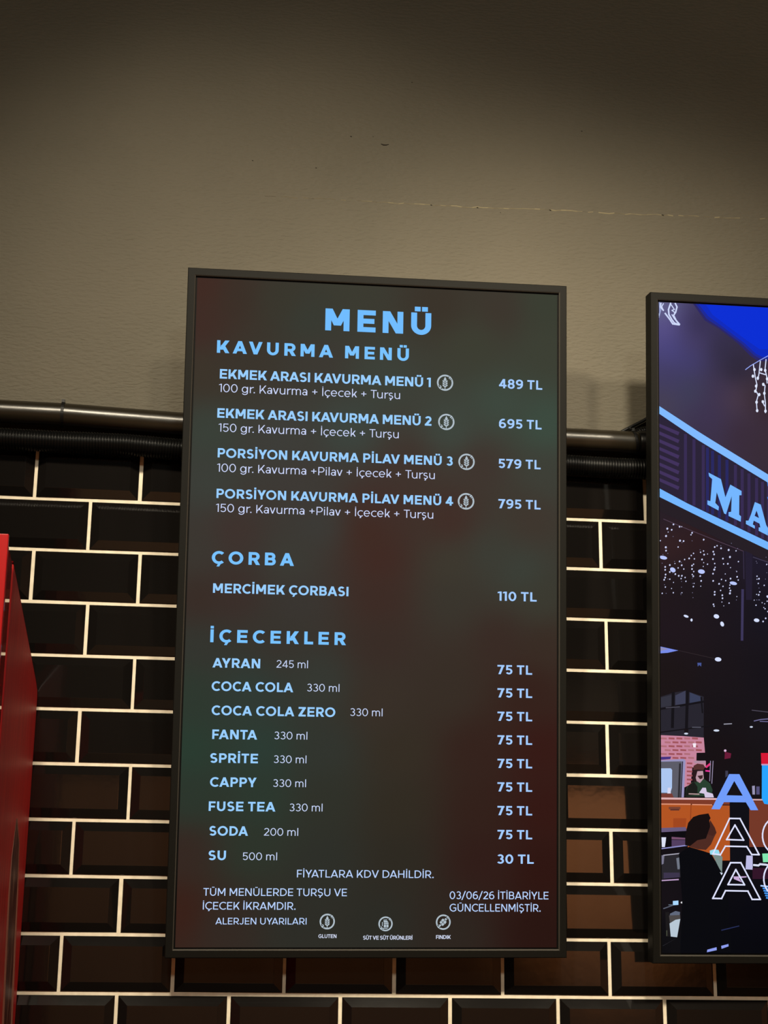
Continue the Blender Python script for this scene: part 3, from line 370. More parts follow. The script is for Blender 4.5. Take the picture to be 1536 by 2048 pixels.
    (205,210,245, [(0.1075,0.7386),(0.1066,0.7375),(0.1054,0.7373),(0.1045,0.7381),(0.1044,0.7395),(0.1053,0.7406),(0.1065,0.7408),(0.1074,0.7400)]),
    (205,210,245, [(0.0836,0.7281),(0.0827,0.7270),(0.0815,0.7268),(0.0806,0.7276),(0.0806,0.7289),(0.0814,0.7300),(0.0826,0.7303),(0.0835,0.7295)]),
    (205,210,245, [(0.1052,0.7296),(0.1044,0.7285),(0.1031,0.7283),(0.1022,0.7291),(0.1022,0.7305),(0.1030,0.7316),(0.1043,0.7318),(0.1052,0.7310)]),
    (205,210,245, [(0.1247,0.7311),(0.1239,0.7300),(0.1226,0.7298),(0.1217,0.7306),(0.1217,0.7319),(0.1225,0.7330),(0.1238,0.7332),(0.1247,0.7324)]),
    (205,210,245, [(0.0683,0.7289),(0.0677,0.7280),(0.0667,0.7278),(0.0660,0.7284),(0.0659,0.7295),(0.0666,0.7304),(0.0676,0.7306),(0.0683,0.7299)]),
    (205,210,245, [(0.0492,0.7271),(0.0486,0.7262),(0.0476,0.7260),(0.0469,0.7267),(0.0468,0.7277),(0.0475,0.7286),(0.0485,0.7288),(0.0492,0.7282)]),
    (205,210,245, [(0.0396,0.7230),(0.0387,0.7219),(0.0375,0.7217),(0.0366,0.7224),(0.0366,0.7238),(0.0374,0.7249),(0.0386,0.7251),(0.0395,0.7243)]),
    (205,210,245, [(0.0298,0.7188),(0.0293,0.7181),(0.0286,0.7180),(0.0281,0.7185),(0.0280,0.7193),(0.0285,0.7199),(0.0293,0.7201),(0.0298,0.7196)]),
    (205,210,245, [(0.0205,0.7154),(0.0197,0.7143),(0.0184,0.7141),(0.0175,0.7149),(0.0175,0.7162),(0.0183,0.7173),(0.0195,0.7175),(0.0204,0.7167)]),
    (205,210,245, [(0.0114,0.7115),(0.0106,0.7105),(0.0093,0.7102),(0.0084,0.7110),(0.0084,0.7124),(0.0092,0.7135),(0.0104,0.7137),(0.0113,0.7129)]),
    (205,210,245, [(0.0114,0.7059),(0.0105,0.7048),(0.0093,0.7046),(0.0084,0.7054),(0.0084,0.7067),(0.0092,0.7078),(0.0104,0.7080),(0.0113,0.7072)]),
    (205,210,245, [(0.0204,0.7022),(0.0196,0.7011),(0.0184,0.7008),(0.0175,0.7016),(0.0174,0.7030),(0.0182,0.7041),(0.0195,0.7043),(0.0204,0.7035)]),
    (205,210,245, [(0.0121,0.6971),(0.0113,0.6960),(0.0101,0.6957),(0.0092,0.6965),(0.0091,0.6979),(0.0100,0.6990),(0.0112,0.6992),(0.0121,0.6984)]),
    (205,210,245, [(0.0113,0.6914),(0.0105,0.6903),(0.0092,0.6901),(0.0083,0.6909),(0.0083,0.6922),(0.0091,0.6933),(0.0103,0.6935),(0.0112,0.6927)]),
    (205,210,245, [(0.0093,0.6870),(0.0084,0.6859),(0.0072,0.6857),(0.0063,0.6865),(0.0063,0.6878),(0.0071,0.6889),(0.0083,0.6891),(0.0092,0.6883)]),
    (205,210,245, [(0.0311,0.6985),(0.0303,0.6974),(0.0291,0.6972),(0.0282,0.6979),(0.0281,0.6993),(0.0290,0.7004),(0.0302,0.7006),(0.0311,0.6998)]),
    (205,210,245, [(0.0377,0.6954),(0.0369,0.6943),(0.0357,0.6941),(0.0348,0.6949),(0.0347,0.6963),(0.0356,0.6973),(0.0368,0.6976),(0.0377,0.6968)]),
    (205,210,245, [(0.0438,0.6956),(0.0430,0.6945),(0.0418,0.6943),(0.0409,0.6951),(0.0409,0.6964),(0.0417,0.6975),(0.0429,0.6978),(0.0438,0.6970)]),
    (205,210,245, [(0.0420,0.6903),(0.0414,0.6895),(0.0404,0.6893),(0.0397,0.6899),(0.0396,0.6910),(0.0403,0.6919),(0.0413,0.6920),(0.0420,0.6914)]),
    (205,210,245, [(0.0498,0.6927),(0.0492,0.6918),(0.0482,0.6916),(0.0475,0.6923),(0.0474,0.6933),(0.0481,0.6942),(0.0491,0.6944),(0.0498,0.6937)]),
    (205,210,245, [(0.0514,0.6855),(0.0508,0.6846),(0.0498,0.6844),(0.0491,0.6851),(0.0490,0.6861),(0.0497,0.6870),(0.0507,0.6872),(0.0514,0.6865)]),
    (205,210,245, [(0.0437,0.7158),(0.0428,0.7147),(0.0416,0.7145),(0.0407,0.7153),(0.0407,0.7166),(0.0415,0.7177),(0.0427,0.7179),(0.0436,0.7172)]),
    (205,210,245, [(0.0364,0.7105),(0.0357,0.7096),(0.0347,0.7095),(0.0340,0.7101),(0.0340,0.7112),(0.0346,0.7120),(0.0356,0.7122),(0.0363,0.7116)]),
    (205,210,245, [(0.0474,0.7088),(0.0468,0.7079),(0.0458,0.7077),(0.0451,0.7083),(0.0450,0.7094),(0.0457,0.7103),(0.0467,0.7105),(0.0474,0.7098)]),
    (205,210,245, [(0.0639,0.7157),(0.0630,0.7146),(0.0618,0.7144),(0.0609,0.7151),(0.0609,0.7165),(0.0617,0.7176),(0.0629,0.7178),(0.0638,0.7170)]),
    (205,210,245, [(0.0666,0.7186),(0.0659,0.7177),(0.0649,0.7175),(0.0642,0.7182),(0.0642,0.7192),(0.0648,0.7201),(0.0658,0.7203),(0.0665,0.7197)]),
    (205,210,245, [(0.0638,0.7092),(0.0630,0.7081),(0.0618,0.7079),(0.0609,0.7087),(0.0608,0.7100),(0.0617,0.7111),(0.0629,0.7113),(0.0638,0.7105)]),
    (205,210,245, [(0.0668,0.7045),(0.0661,0.7036),(0.0652,0.7035),(0.0644,0.7041),(0.0644,0.7052),(0.0651,0.7061),(0.0660,0.7062),(0.0668,0.7056)]),
    (205,210,245, [(0.0639,0.6988),(0.0633,0.6979),(0.0623,0.6977),(0.0616,0.6984),(0.0615,0.6994),(0.0622,0.7003),(0.0632,0.7005),(0.0639,0.6998)]),
    (205,210,245, [(0.0662,0.6955),(0.0654,0.6944),(0.0641,0.6942),(0.0632,0.6950),(0.0632,0.6963),(0.0640,0.6974),(0.0653,0.6976),(0.0662,0.6969)]),
    (205,210,245, [(0.0800,0.6964),(0.0791,0.6954),(0.0779,0.6951),(0.0770,0.6959),(0.0770,0.6973),(0.0778,0.6984),(0.0790,0.6986),(0.0799,0.6978)]),
    (205,210,245, [(0.0815,0.6871),(0.0807,0.6860),(0.0795,0.6858),(0.0786,0.6866),(0.0785,0.6879),(0.0794,0.6890),(0.0806,0.6892),(0.0815,0.6885)]),
    (205,210,245, [(0.0659,0.6758),(0.0652,0.6749),(0.0643,0.6747),(0.0635,0.6753),(0.0635,0.6764),(0.0642,0.6773),(0.0651,0.6775),(0.0659,0.6768)]),
    (205,210,245, [(0.0671,0.6820),(0.0666,0.6814),(0.0659,0.6812),(0.0654,0.6817),(0.0653,0.6825),(0.0658,0.6832),(0.0666,0.6833),(0.0671,0.6828)]),
    (205,210,245, [(0.0800,0.6771),(0.0795,0.6764),(0.0788,0.6763),(0.0783,0.6768),(0.0782,0.6776),(0.0787,0.6782),(0.0795,0.6784),(0.0800,0.6779)]),
    (205,210,245, [(0.0940,0.7195),(0.0933,0.7186),(0.0923,0.7184),(0.0916,0.7191),(0.0916,0.7201),(0.0923,0.7210),(0.0932,0.7212),(0.0940,0.7205)]),
    (205,210,245, [(0.0862,0.7222),(0.0857,0.7216),(0.0850,0.7214),(0.0845,0.7219),(0.0844,0.7227),(0.0849,0.7234),(0.0857,0.7235),(0.0862,0.7230)]),
    (205,210,245, [(0.0853,0.7149),(0.0848,0.7143),(0.0841,0.7141),(0.0836,0.7146),(0.0835,0.7154),(0.0840,0.7161),(0.0848,0.7162),(0.0853,0.7157)]),
    (205,210,245, [(0.1082,0.7212),(0.1075,0.7204),(0.1065,0.7202),(0.1058,0.7208),(0.1057,0.7219),(0.1064,0.7228),(0.1074,0.7229),(0.1081,0.7223)]),
    (205,210,245, [(0.1089,0.7140),(0.1082,0.7131),(0.1073,0.7129),(0.1065,0.7135),(0.1065,0.7146),(0.1072,0.7155),(0.1082,0.7157),(0.1089,0.7150)]),
    (205,210,245, [(0.1078,0.7094),(0.1068,0.7081),(0.1053,0.7078),(0.1042,0.7087),(0.1042,0.7103),(0.1052,0.7117),(0.1067,0.7119),(0.1077,0.7110)]),
    (205,210,245, [(0.1049,0.7016),(0.1041,0.7005),(0.1029,0.7003),(0.1020,0.7011),(0.1019,0.7024),(0.1028,0.7035),(0.1040,0.7037),(0.1049,0.7029)]),
    (205,210,245, [(0.1051,0.6879),(0.1043,0.6868),(0.1031,0.6865),(0.1022,0.6873),(0.1021,0.6887),(0.1030,0.6898),(0.1042,0.6900),(0.1051,0.6892)]),
    (205,210,245, [(0.1212,0.6912),(0.1205,0.6903),(0.1195,0.6901),(0.1188,0.6908),(0.1187,0.6918),(0.1194,0.6927),(0.1204,0.6929),(0.1211,0.6923)]),
    (205,210,245, [(0.1167,0.6826),(0.1159,0.6815),(0.1146,0.6813),(0.1137,0.6820),(0.1137,0.6834),(0.1145,0.6845),(0.1158,0.6847),(0.1167,0.6839)]),
    (205,210,245, [(0.1240,0.6780),(0.1233,0.6772),(0.1224,0.6770),(0.1216,0.6776),(0.1216,0.6787),(0.1223,0.6796),(0.1232,0.6797),(0.1240,0.6791)]),
    (205,210,245, [(0.1079,0.6669),(0.1071,0.6659),(0.1058,0.6656),(0.1049,0.6664),(0.1049,0.6678),(0.1057,0.6689),(0.1070,0.6691),(0.1079,0.6683)]),
    (205,210,245, [(0.1075,0.6616),(0.1067,0.6605),(0.1055,0.6603),(0.1046,0.6611),(0.1045,0.6624),(0.1054,0.6635),(0.1066,0.6637),(0.1075,0.6629)]),
    (205,210,245, [(0.1193,0.6701),(0.1186,0.6693),(0.1176,0.6691),(0.1169,0.6697),(0.1169,0.6708),(0.1175,0.6717),(0.1185,0.6718),(0.1192,0.6712)]),
    (205,210,245, [(0.1228,0.6609),(0.1220,0.6599),(0.1207,0.6596),(0.1198,0.6604),(0.1198,0.6618),(0.1206,0.6629),(0.1218,0.6631),(0.1227,0.6623)]),
    (205,210,245, [(0.1231,0.6553),(0.1222,0.6542),(0.1210,0.6540),(0.1201,0.6548),(0.1201,0.6561),(0.1209,0.6572),(0.1221,0.6574),(0.1230,0.6566)]),
    (205,210,245, [(0.1343,0.7215),(0.1334,0.7204),(0.1322,0.7202),(0.1313,0.7210),(0.1313,0.7223),(0.1321,0.7234),(0.1333,0.7236),(0.1342,0.7228)]),
    (205,210,245, [(0.1256,0.7210),(0.1250,0.7201),(0.1240,0.7199),(0.1233,0.7206),(0.1232,0.7216),(0.1239,0.7225),(0.1249,0.7227),(0.1256,0.7221)]),
    (205,210,245, [(0.1389,0.7145),(0.1384,0.7139),(0.1377,0.7137),(0.1371,0.7142),(0.1371,0.7150),(0.1376,0.7157),(0.1384,0.7158),(0.1389,0.7153)]),
    (205,210,245, [(0.1285,0.7020),(0.1280,0.7014),(0.1272,0.7013),(0.1267,0.7017),(0.1267,0.7025),(0.1272,0.7032),(0.1279,0.7033),(0.1284,0.7028)]),
    (205,210,245, [(0.1549,0.7265),(0.1542,0.7256),(0.1532,0.7254),(0.1525,0.7261),(0.1525,0.7271),(0.1532,0.7280),(0.1541,0.7282),(0.1549,0.7276)]),
    (205,210,245, [(0.1510,0.7073),(0.1505,0.7066),(0.1498,0.7065),(0.1492,0.7070),(0.1492,0.7078),(0.1497,0.7084),(0.1505,0.7086),(0.1510,0.7081)]),
    (205,210,245, [(0.1523,0.6971),(0.1515,0.6960),(0.1503,0.6958),(0.1494,0.6966),(0.1493,0.6979),(0.1502,0.6990),(0.1514,0.6992),(0.1523,0.6984)]),
    (205,210,245, [(0.1541,0.6911),(0.1535,0.6902),(0.1525,0.6900),(0.1518,0.6907),(0.1517,0.6917),(0.1524,0.6926),(0.1534,0.6928),(0.1541,0.6922)]),
    (205,210,245, [(0.1393,0.6933),(0.1385,0.6922),(0.1372,0.6920),(0.1363,0.6928),(0.1363,0.6941),(0.1371,0.6952),(0.1383,0.6954),(0.1392,0.6946)]),
    (205,210,245, [(0.1377,0.6809),(0.1370,0.6800),(0.1360,0.6798),(0.1353,0.6805),(0.1353,0.6815),(0.1359,0.6824),(0.1369,0.6826),(0.1376,0.6819)]),
    (205,210,245, [(0.1368,0.6752),(0.1361,0.6743),(0.1351,0.6741),(0.1344,0.6748),(0.1344,0.6758),(0.1350,0.6767),(0.1360,0.6769),(0.1368,0.6763)]),
    (205,210,245, [(0.1387,0.6703),(0.1379,0.6692),(0.1366,0.6690),(0.1357,0.6698),(0.1357,0.6711),(0.1365,0.6722),(0.1378,0.6724),(0.1387,0.6716)]),
    (205,210,245, [(0.1381,0.6650),(0.1371,0.6637),(0.1356,0.6635),(0.1345,0.6644),(0.1345,0.6660),(0.1355,0.6673),(0.1370,0.6676),(0.1381,0.6666)]),
    (205,210,245, [(0.1295,0.6892),(0.1288,0.6883),(0.1278,0.6881),(0.1271,0.6888),(0.1270,0.6898),(0.1277,0.6907),(0.1287,0.6909),(0.1294,0.6903)]),
    (205,210,245, [(0.0200,0.6885),(0.0194,0.6877),(0.0184,0.6875),(0.0177,0.6881),(0.0176,0.6892),(0.0183,0.6900),(0.0193,0.6902),(0.0200,0.6896)]),
    (205,210,245, [(0.0112,0.6733),(0.0105,0.6724),(0.0096,0.6722),(0.0089,0.6729),(0.0088,0.6739),(0.0095,0.6748),(0.0104,0.6750),(0.0112,0.6743)]),
    (205,210,245, [(0.0268,0.6827),(0.0263,0.6821),(0.0256,0.6819),(0.0250,0.6824),(0.0250,0.6832),(0.0255,0.6838),(0.0262,0.6840),(0.0268,0.6835)]),
    (205,210,245, [(-0.0000,0.6709),(-0.0009,0.6698),(-0.0021,0.6696),(-0.0030,0.6704),(-0.0030,0.6717),(-0.0022,0.6728),(-0.0010,0.6730),(-0.0001,0.6722)]),
    (205,210,245, [(0.0050,0.6612),(0.0044,0.6603),(0.0034,0.6602),(0.0027,0.6608),(0.0027,0.6618),(0.0033,0.6627),(0.0043,0.6629),(0.0050,0.6623)]),
    (205,210,245, [(0.0266,0.6630),(0.0260,0.6621),(0.0250,0.6619),(0.0243,0.6626),(0.0243,0.6636),(0.0249,0.6645),(0.0259,0.6647),(0.0266,0.6640)]),
    (205,210,245, [(0.0432,0.6636),(0.0427,0.6629),(0.0420,0.6628),(0.0414,0.6633),(0.0414,0.6641),(0.0419,0.6647),(0.0426,0.6648),(0.0432,0.6644)]),
    (205,210,245, [(0.0229,0.6710),(0.0224,0.6703),(0.0217,0.6702),(0.0212,0.6707),(0.0211,0.6715),(0.0216,0.6721),(0.0224,0.6723),(0.0229,0.6718)]),
    (205,210,245, [(0.2109,0.7229),(0.2103,0.7221),(0.2093,0.7219),(0.2085,0.7225),(0.2085,0.7236),(0.2092,0.7245),(0.2102,0.7246),(0.2109,0.7240)]),
    (205,210,245, [(0.1913,0.6996),(0.1907,0.6987),(0.1897,0.6985),(0.1889,0.6991),(0.1889,0.7002),(0.1896,0.7011),(0.1906,0.7013),(0.1913,0.7006)]),
    (205,210,245, [(0.1954,0.6947),(0.1946,0.6936),(0.1933,0.6934),(0.1924,0.6942),(0.1924,0.6955),(0.1932,0.6966),(0.1945,0.6969),(0.1954,0.6961)]),
    (205,210,245, [(0.1910,0.6940),(0.1904,0.6933),(0.1897,0.6932),(0.1892,0.6936),(0.1891,0.6944),(0.1896,0.6951),(0.1904,0.6952),(0.1909,0.6948)]),
    (205,210,245, [(0.1937,0.6858),(0.1930,0.6850),(0.1920,0.6848),(0.1913,0.6854),(0.1912,0.6865),(0.1919,0.6874),(0.1929,0.6875),(0.1936,0.6869)]),
    (205,210,245, [(0.2053,0.6825),(0.2046,0.6816),(0.2037,0.6814),(0.2029,0.6820),(0.2029,0.6831),(0.2036,0.6840),(0.2046,0.6842),(0.2053,0.6835)]),
    (205,210,245, [(0.1963,0.6697),(0.1956,0.6688),(0.1946,0.6687),(0.1939,0.6693),(0.1938,0.6704),(0.1945,0.6712),(0.1955,0.6714),(0.1962,0.6708)]),
    (205,210,245, [(0.1897,0.6648),(0.1892,0.6641),(0.1885,0.6640),(0.1879,0.6644),(0.1879,0.6652),(0.1884,0.6659),(0.1891,0.6660),(0.1897,0.6656)]),
    (205,210,245, [(0.1945,0.6639),(0.1936,0.6628),(0.1924,0.6626),(0.1915,0.6634),(0.1915,0.6647),(0.1923,0.6658),(0.1935,0.6660),(0.1944,0.6652)]),
    (205,210,245, [(0.2120,0.6604),(0.2111,0.6593),(0.2099,0.6591),(0.2090,0.6599),(0.2090,0.6612),(0.2098,0.6623),(0.2110,0.6625),(0.2119,0.6617)]),
    (205,210,245, [(0.1079,0.6617),(0.1070,0.6607),(0.1058,0.6605),(0.1049,0.6613),(0.1049,0.6625),(0.1057,0.6636),(0.1069,0.6638),(0.1078,0.6630)]),
    (205,210,245, [(0.1228,0.6610),(0.1220,0.6600),(0.1208,0.6598),(0.1199,0.6606),(0.1198,0.6619),(0.1206,0.6629),(0.1218,0.6631),(0.1227,0.6623)]),
    (205,210,245, [(0.1052,0.6431),(0.1044,0.6421),(0.1032,0.6419),(0.1022,0.6427),(0.1022,0.6439),(0.1030,0.6450),(0.1042,0.6452),(0.1051,0.6444)]),
    (205,210,245, [(0.1060,0.6397),(0.1054,0.6389),(0.1044,0.6387),(0.1037,0.6393),(0.1036,0.6403),(0.1043,0.6412),(0.1052,0.6413),(0.1060,0.6407)]),
    (205,210,245, [(0.1356,0.6465),(0.1350,0.6457),(0.1340,0.6455),(0.1333,0.6461),(0.1332,0.6472),(0.1339,0.6480),(0.1349,0.6481),(0.1356,0.6475)]),
    (205,210,245, [(0.1508,0.6595),(0.1503,0.6589),(0.1496,0.6587),(0.1490,0.6592),(0.1490,0.6600),(0.1495,0.6606),(0.1502,0.6607),(0.1507,0.6602)]),
    (205,210,245, [(0.1212,0.6483),(0.1207,0.6477),(0.1200,0.6475),(0.1195,0.6480),(0.1194,0.6488),(0.1199,0.6494),(0.1206,0.6495),(0.1212,0.6490)]),
    (205,210,245, [(0.1246,0.6410),(0.1242,0.6405),(0.1236,0.6404),(0.1232,0.6408),(0.1231,0.6414),(0.1236,0.6419),(0.1242,0.6420),(0.1246,0.6416)]),
    (205,210,245, [(0.1886,0.6440),(0.1879,0.6432),(0.1869,0.6431),(0.1862,0.6437),(0.1861,0.6447),(0.1868,0.6455),(0.1878,0.6457),(0.1885,0.6451)]),
    (205,210,245, [(0.2063,0.6378),(0.2057,0.6369),(0.2047,0.6368),(0.2040,0.6374),(0.2039,0.6384),(0.2046,0.6393),(0.2056,0.6394),(0.2063,0.6388)]),
    (205,210,245, [(0.2036,0.6400),(0.2031,0.6394),(0.2023,0.6393),(0.2018,0.6398),(0.2017,0.6405),(0.2022,0.6412),(0.2030,0.6413),(0.2035,0.6408)]),
    (205,210,245, [(0.2075,0.6195),(0.2067,0.6184),(0.2055,0.6183),(0.2046,0.6190),(0.2045,0.6203),(0.2053,0.6213),(0.2066,0.6215),(0.2075,0.6208)]),
    (205,210,245, [(0.2024,0.6134),(0.2016,0.6123),(0.2004,0.6122),(0.1995,0.6129),(0.1994,0.6142),(0.2002,0.6152),(0.2015,0.6154),(0.2024,0.6147)]),
    (205,210,245, [(0.1849,0.6537),(0.1844,0.6531),(0.1837,0.6530),(0.1831,0.6534),(0.1831,0.6542),(0.1836,0.6548),(0.1843,0.6549),(0.1848,0.6545)]),
    (205,210,245, [(0.2004,0.6493),(0.1999,0.6487),(0.1991,0.6486),(0.1986,0.6490),(0.1985,0.6498),(0.1990,0.6504),(0.1998,0.6505),(0.2003,0.6501)]),
    (205,210,245, [(0.2053,0.6474),(0.2048,0.6467),(0.2041,0.6466),(0.2036,0.6471),(0.2035,0.6479),(0.2040,0.6485),(0.2048,0.6486),(0.2053,0.6481)]),
    (205,210,245, [(0.2116,0.6326),(0.2109,0.6318),(0.2100,0.6316),(0.2092,0.6322),(0.2092,0.6333),(0.2098,0.6341),(0.2108,0.6342),(0.2116,0.6336)]),
    (205,210,245, [(0.2118,0.6615),(0.2108,0.6603),(0.2093,0.6600),(0.2082,0.6610),(0.2082,0.6625),(0.2092,0.6637),(0.2106,0.6640),(0.2117,0.6631)]),
    (205,210,245, [(0.2107,0.6523),(0.2101,0.6515),(0.2091,0.6513),(0.2084,0.6519),(0.2083,0.6529),(0.2090,0.6538),(0.2100,0.6539),(0.2107,0.6533)]),
    (120,118,150, [(0.0424,0.6852),(0.0420,0.6845),(0.0412,0.6844),(0.0408,0.6852),(0.0412,0.6859),(0.0420,0.6860)]),
    (120,118,150, [(0.1202,0.7561),(0.1198,0.7554),(0.1190,0.7553),(0.1186,0.7561),(0.1190,0.7568),(0.1198,0.7569)]),
    (120,118,150, [(0.1056,0.7309),(0.1052,0.7301),(0.1044,0.7301),(0.1040,0.7308),(0.1045,0.7316),(0.1052,0.7316)]),
    (120,118,150, [(0.2074,0.6948),(0.2070,0.6941),(0.2062,0.6941),(0.2059,0.6948),(0.2063,0.6956),(0.2071,0.6956)]),
    (120,118,150, [(0.0792,0.7470),(0.0788,0.7462),(0.0780,0.7462),(0.0776,0.7469),(0.0780,0.7477),(0.0788,0.7477)]),
    (120,118,150, [(0.0123,0.6618),(0.0119,0.6610),(0.0111,0.6610),(0.0107,0.6617),(0.0111,0.6625),(0.0119,0.6625)]),
    (120,118,150, [(0.0091,0.6780),(0.0087,0.6773),(0.0080,0.6773),(0.0076,0.6780),(0.0080,0.6787),(0.0088,0.6788)]),
    (120,118,150, [(0.2093,0.7370),(0.2089,0.7362),(0.2081,0.7362),(0.2078,0.7369),(0.2082,0.7377),(0.2090,0.7377)]),
    (120,118,150, [(0.0641,0.6821),(0.0637,0.6813),(0.0630,0.6813),(0.0626,0.6820),(0.0630,0.6828),(0.0638,0.6828)]),
    (120,118,150, [(0.0776,0.6958),(0.0772,0.6951),(0.0764,0.6950),(0.0760,0.6958),(0.0764,0.6965),(0.0772,0.6965)]),
    (120,118,150, [(0.1898,0.7286),(0.1894,0.7278),(0.1886,0.7278),(0.1882,0.7286),(0.1886,0.7293),(0.1894,0.7293)]),
    (120,118,150, [(0.0439,0.7598),(0.0435,0.7590),(0.0427,0.7590),(0.0423,0.7597),(0.0427,0.7605),(0.0435,0.7605)]),
    (120,118,150, [(0.1411,0.7615),(0.1407,0.7607),(0.1399,0.7607),(0.1395,0.7614),(0.1399,0.7622),(0.1407,0.7622)]),
    (120,118,150, [(0.0637,0.6644),(0.0633,0.6637),(0.0625,0.6636),(0.0621,0.6644),(0.0625,0.6651),(0.0633,0.6652)]),
    (120,118,150, [(0.2103,0.7072),(0.2099,0.7065),(0.2091,0.7065),(0.2087,0.7072),(0.2092,0.7079),(0.2099,0.7080)]),
    (120,118,150, [(0.1505,0.7079),(0.1501,0.7071),(0.1493,0.7071),(0.1489,0.7078),(0.1493,0.7086),(0.1501,0.7086)]),
    (120,118,150, [(0.0423,0.6745),(0.0419,0.6737),(0.0411,0.6737),(0.0408,0.6744),(0.0412,0.6752),(0.0419,0.6752)]),
    (120,118,150, [(0.0049,0.7189),(0.0045,0.7182),(0.0037,0.7181),(0.0033,0.7189),(0.0037,0.7196),(0.0045,0.7196)]),
    (120,118,150, [(0.0636,0.6920),(0.0632,0.6913),(0.0624,0.6913),(0.0620,0.6920),(0.0624,0.6927),(0.0632,0.6928)]),
    (120,118,150, [(0.1952,0.6547),(0.1948,0.6539),(0.1940,0.6539),(0.1936,0.6546),(0.1940,0.6554),(0.1948,0.6554)]),
    (120,118,150, [(0.0408,0.6627),(0.0404,0.6620),(0.0396,0.6620),(0.0393,0.6627),(0.0397,0.6634),(0.0404,0.6635)]),
    (120,118,150, [(0.1912,0.7252),(0.1908,0.7245),(0.1900,0.7244),(0.1896,0.7252),(0.1901,0.7259),(0.1908,0.7260)]),
    (120,118,150, [(0.0797,0.6976),(0.0793,0.6969),(0.0785,0.6969),(0.0781,0.6976),(0.0785,0.6984),(0.0793,0.6984)]),
    (120,118,150, [(0.1898,0.6545),(0.1894,0.6538),(0.1886,0.6537),(0.1882,0.6545),(0.1886,0.6552),(0.1894,0.6552)]),
    (120,118,150, [(0.0159,0.6890),(0.0155,0.6883),(0.0147,0.6883),(0.0143,0.6890),(0.0147,0.6897),(0.0155,0.6898)]),
    (120,118,150, [(0.0651,0.6958),(0.0647,0.6950),(0.0639,0.6950),(0.0635,0.6957),(0.0639,0.6965),(0.0647,0.6965)]),
    (120,118,150, [(0.0411,0.6602),(0.0407,0.6595),(0.0400,0.6595),(0.0396,0.6602),(0.0400,0.6609),(0.0407,0.6610)]),
    (120,118,150, [(0.0638,0.7637),(0.0634,0.7629),(0.0626,0.7629),(0.0622,0.7636),(0.0626,0.7644),(0.0634,0.7644)]),
    (120,118,150, [(0.1936,0.6546),(0.1932,0.6539),(0.1924,0.6538),(0.1920,0.6546),(0.1924,0.6553),(0.1932,0.6554)]),
    (120,118,150, [(0.0646,0.6552),(0.0642,0.6545),(0.0634,0.6544),(0.0630,0.6552),(0.0634,0.6559),(0.0642,0.6560)]),
    (120,118,150, [(0.0064,0.7354),(0.0060,0.7347),(0.0053,0.7346),(0.0049,0.7354),(0.0053,0.7361),(0.0060,0.7362)]),
    (120,118,150, [(0.0289,0.7230),(0.0285,0.7223),(0.0277,0.7223),(0.0273,0.7230),(0.0277,0.7237),(0.0285,0.7238)]),
    (120,118,150, [(0.1534,0.7520),(0.1530,0.7513),(0.1522,0.7512),(0.1518,0.7520),(0.1522,0.7527),(0.1530,0.7528)]),
    (120,118,150, [(0.1499,0.7088),(0.1495,0.7080),(0.1487,0.7080),(0.1483,0.7087),(0.1487,0.7095),(0.1495,0.7095)]),
    (120,118,150, [(0.0256,0.7011),(0.0252,0.7003),(0.0245,0.7003),(0.0241,0.7010),(0.0245,0.7018),(0.0253,0.7018)]),
    (120,118,150, [(0.0265,0.7707),(0.0262,0.7700),(0.0254,0.7699),(0.0250,0.7707),(0.0254,0.7714),(0.0262,0.7715)]),
    (120,118,150, [(0.0072,0.7302),(0.0068,0.7295),(0.0060,0.7294),(0.0056,0.7302),(0.0060,0.7309),(0.0068,0.7310)]),
    (120,118,150, [(0.2097,0.7220),(0.2093,0.7212),(0.2085,0.7212),(0.2081,0.7219),(0.2085,0.7227),(0.2093,0.7227)]),
    (120,118,150, [(0.0138,0.7483),(0.0134,0.7476),(0.0126,0.7476),(0.0122,0.7483),(0.0126,0.7490),(0.0134,0.7491)]),
    (120,118,150, [(0.0418,0.7632),(0.0414,0.7624),(0.0406,0.7624),(0.0402,0.7631),(0.0406,0.7639),(0.0414,0.7639)]),
    (120,118,150, [(0.1945,0.6774),(0.1941,0.6766),(0.1933,0.6766),(0.1929,0.6773),(0.1933,0.6781),(0.1941,0.6781)]),
    (120,118,150, [(0.0278,0.7071),(0.0274,0.7063),(0.0266,0.7063),(0.0262,0.7071),(0.0266,0.7078),(0.0274,0.7078)]),
    (120,118,150, [(0.1496,0.6533),(0.1492,0.6526),(0.1484,0.6525),(0.1480,0.6533),(0.1484,0.6540),(0.1492,0.6541)]),
    (120,118,150, [(0.0161,0.7380),(0.0157,0.7373),(0.0149,0.7372),(0.0145,0.7380),(0.0149,0.7387),(0.0157,0.7387)]),
    (120,118,150, [(0.1063,0.7414),(0.1059,0.7406),(0.1052,0.7406),(0.1048,0.7413),(0.1052,0.7421),(0.1060,0.7421)]),
    (120,118,150, [(0.0423,0.7219),(0.0419,0.7211),(0.0411,0.7211),(0.0407,0.7218),(0.0411,0.7226),(0.0419,0.7226)]),
    ]),
    ('lamp_picture', [
    (186,200,255, [(0.0138,0.7283),(0.0124,0.7268),(0.0094,0.7260),(0.0055,0.7262),(0.0017,0.7273),(-0.0008,0.7290),(-0.0015,0.7309),(-0.0001,0.7324),(0.0030,0.7332),(0.0069,0.7330),(0.0106,0.7319),(0.0132,0.7302)]),
    (186,200,255, [(0.0295,0.7037),(0.0276,0.7023),(0.0250,0.7021),(0.0222,0.7032),(0.0202,0.7052),(0.0193,0.7076),(0.0199,0.7099),(0.0218,0.7113),(0.0245,0.7115),(0.0272,0.7104),(0.0293,0.7084),(0.0302,0.7059)]),
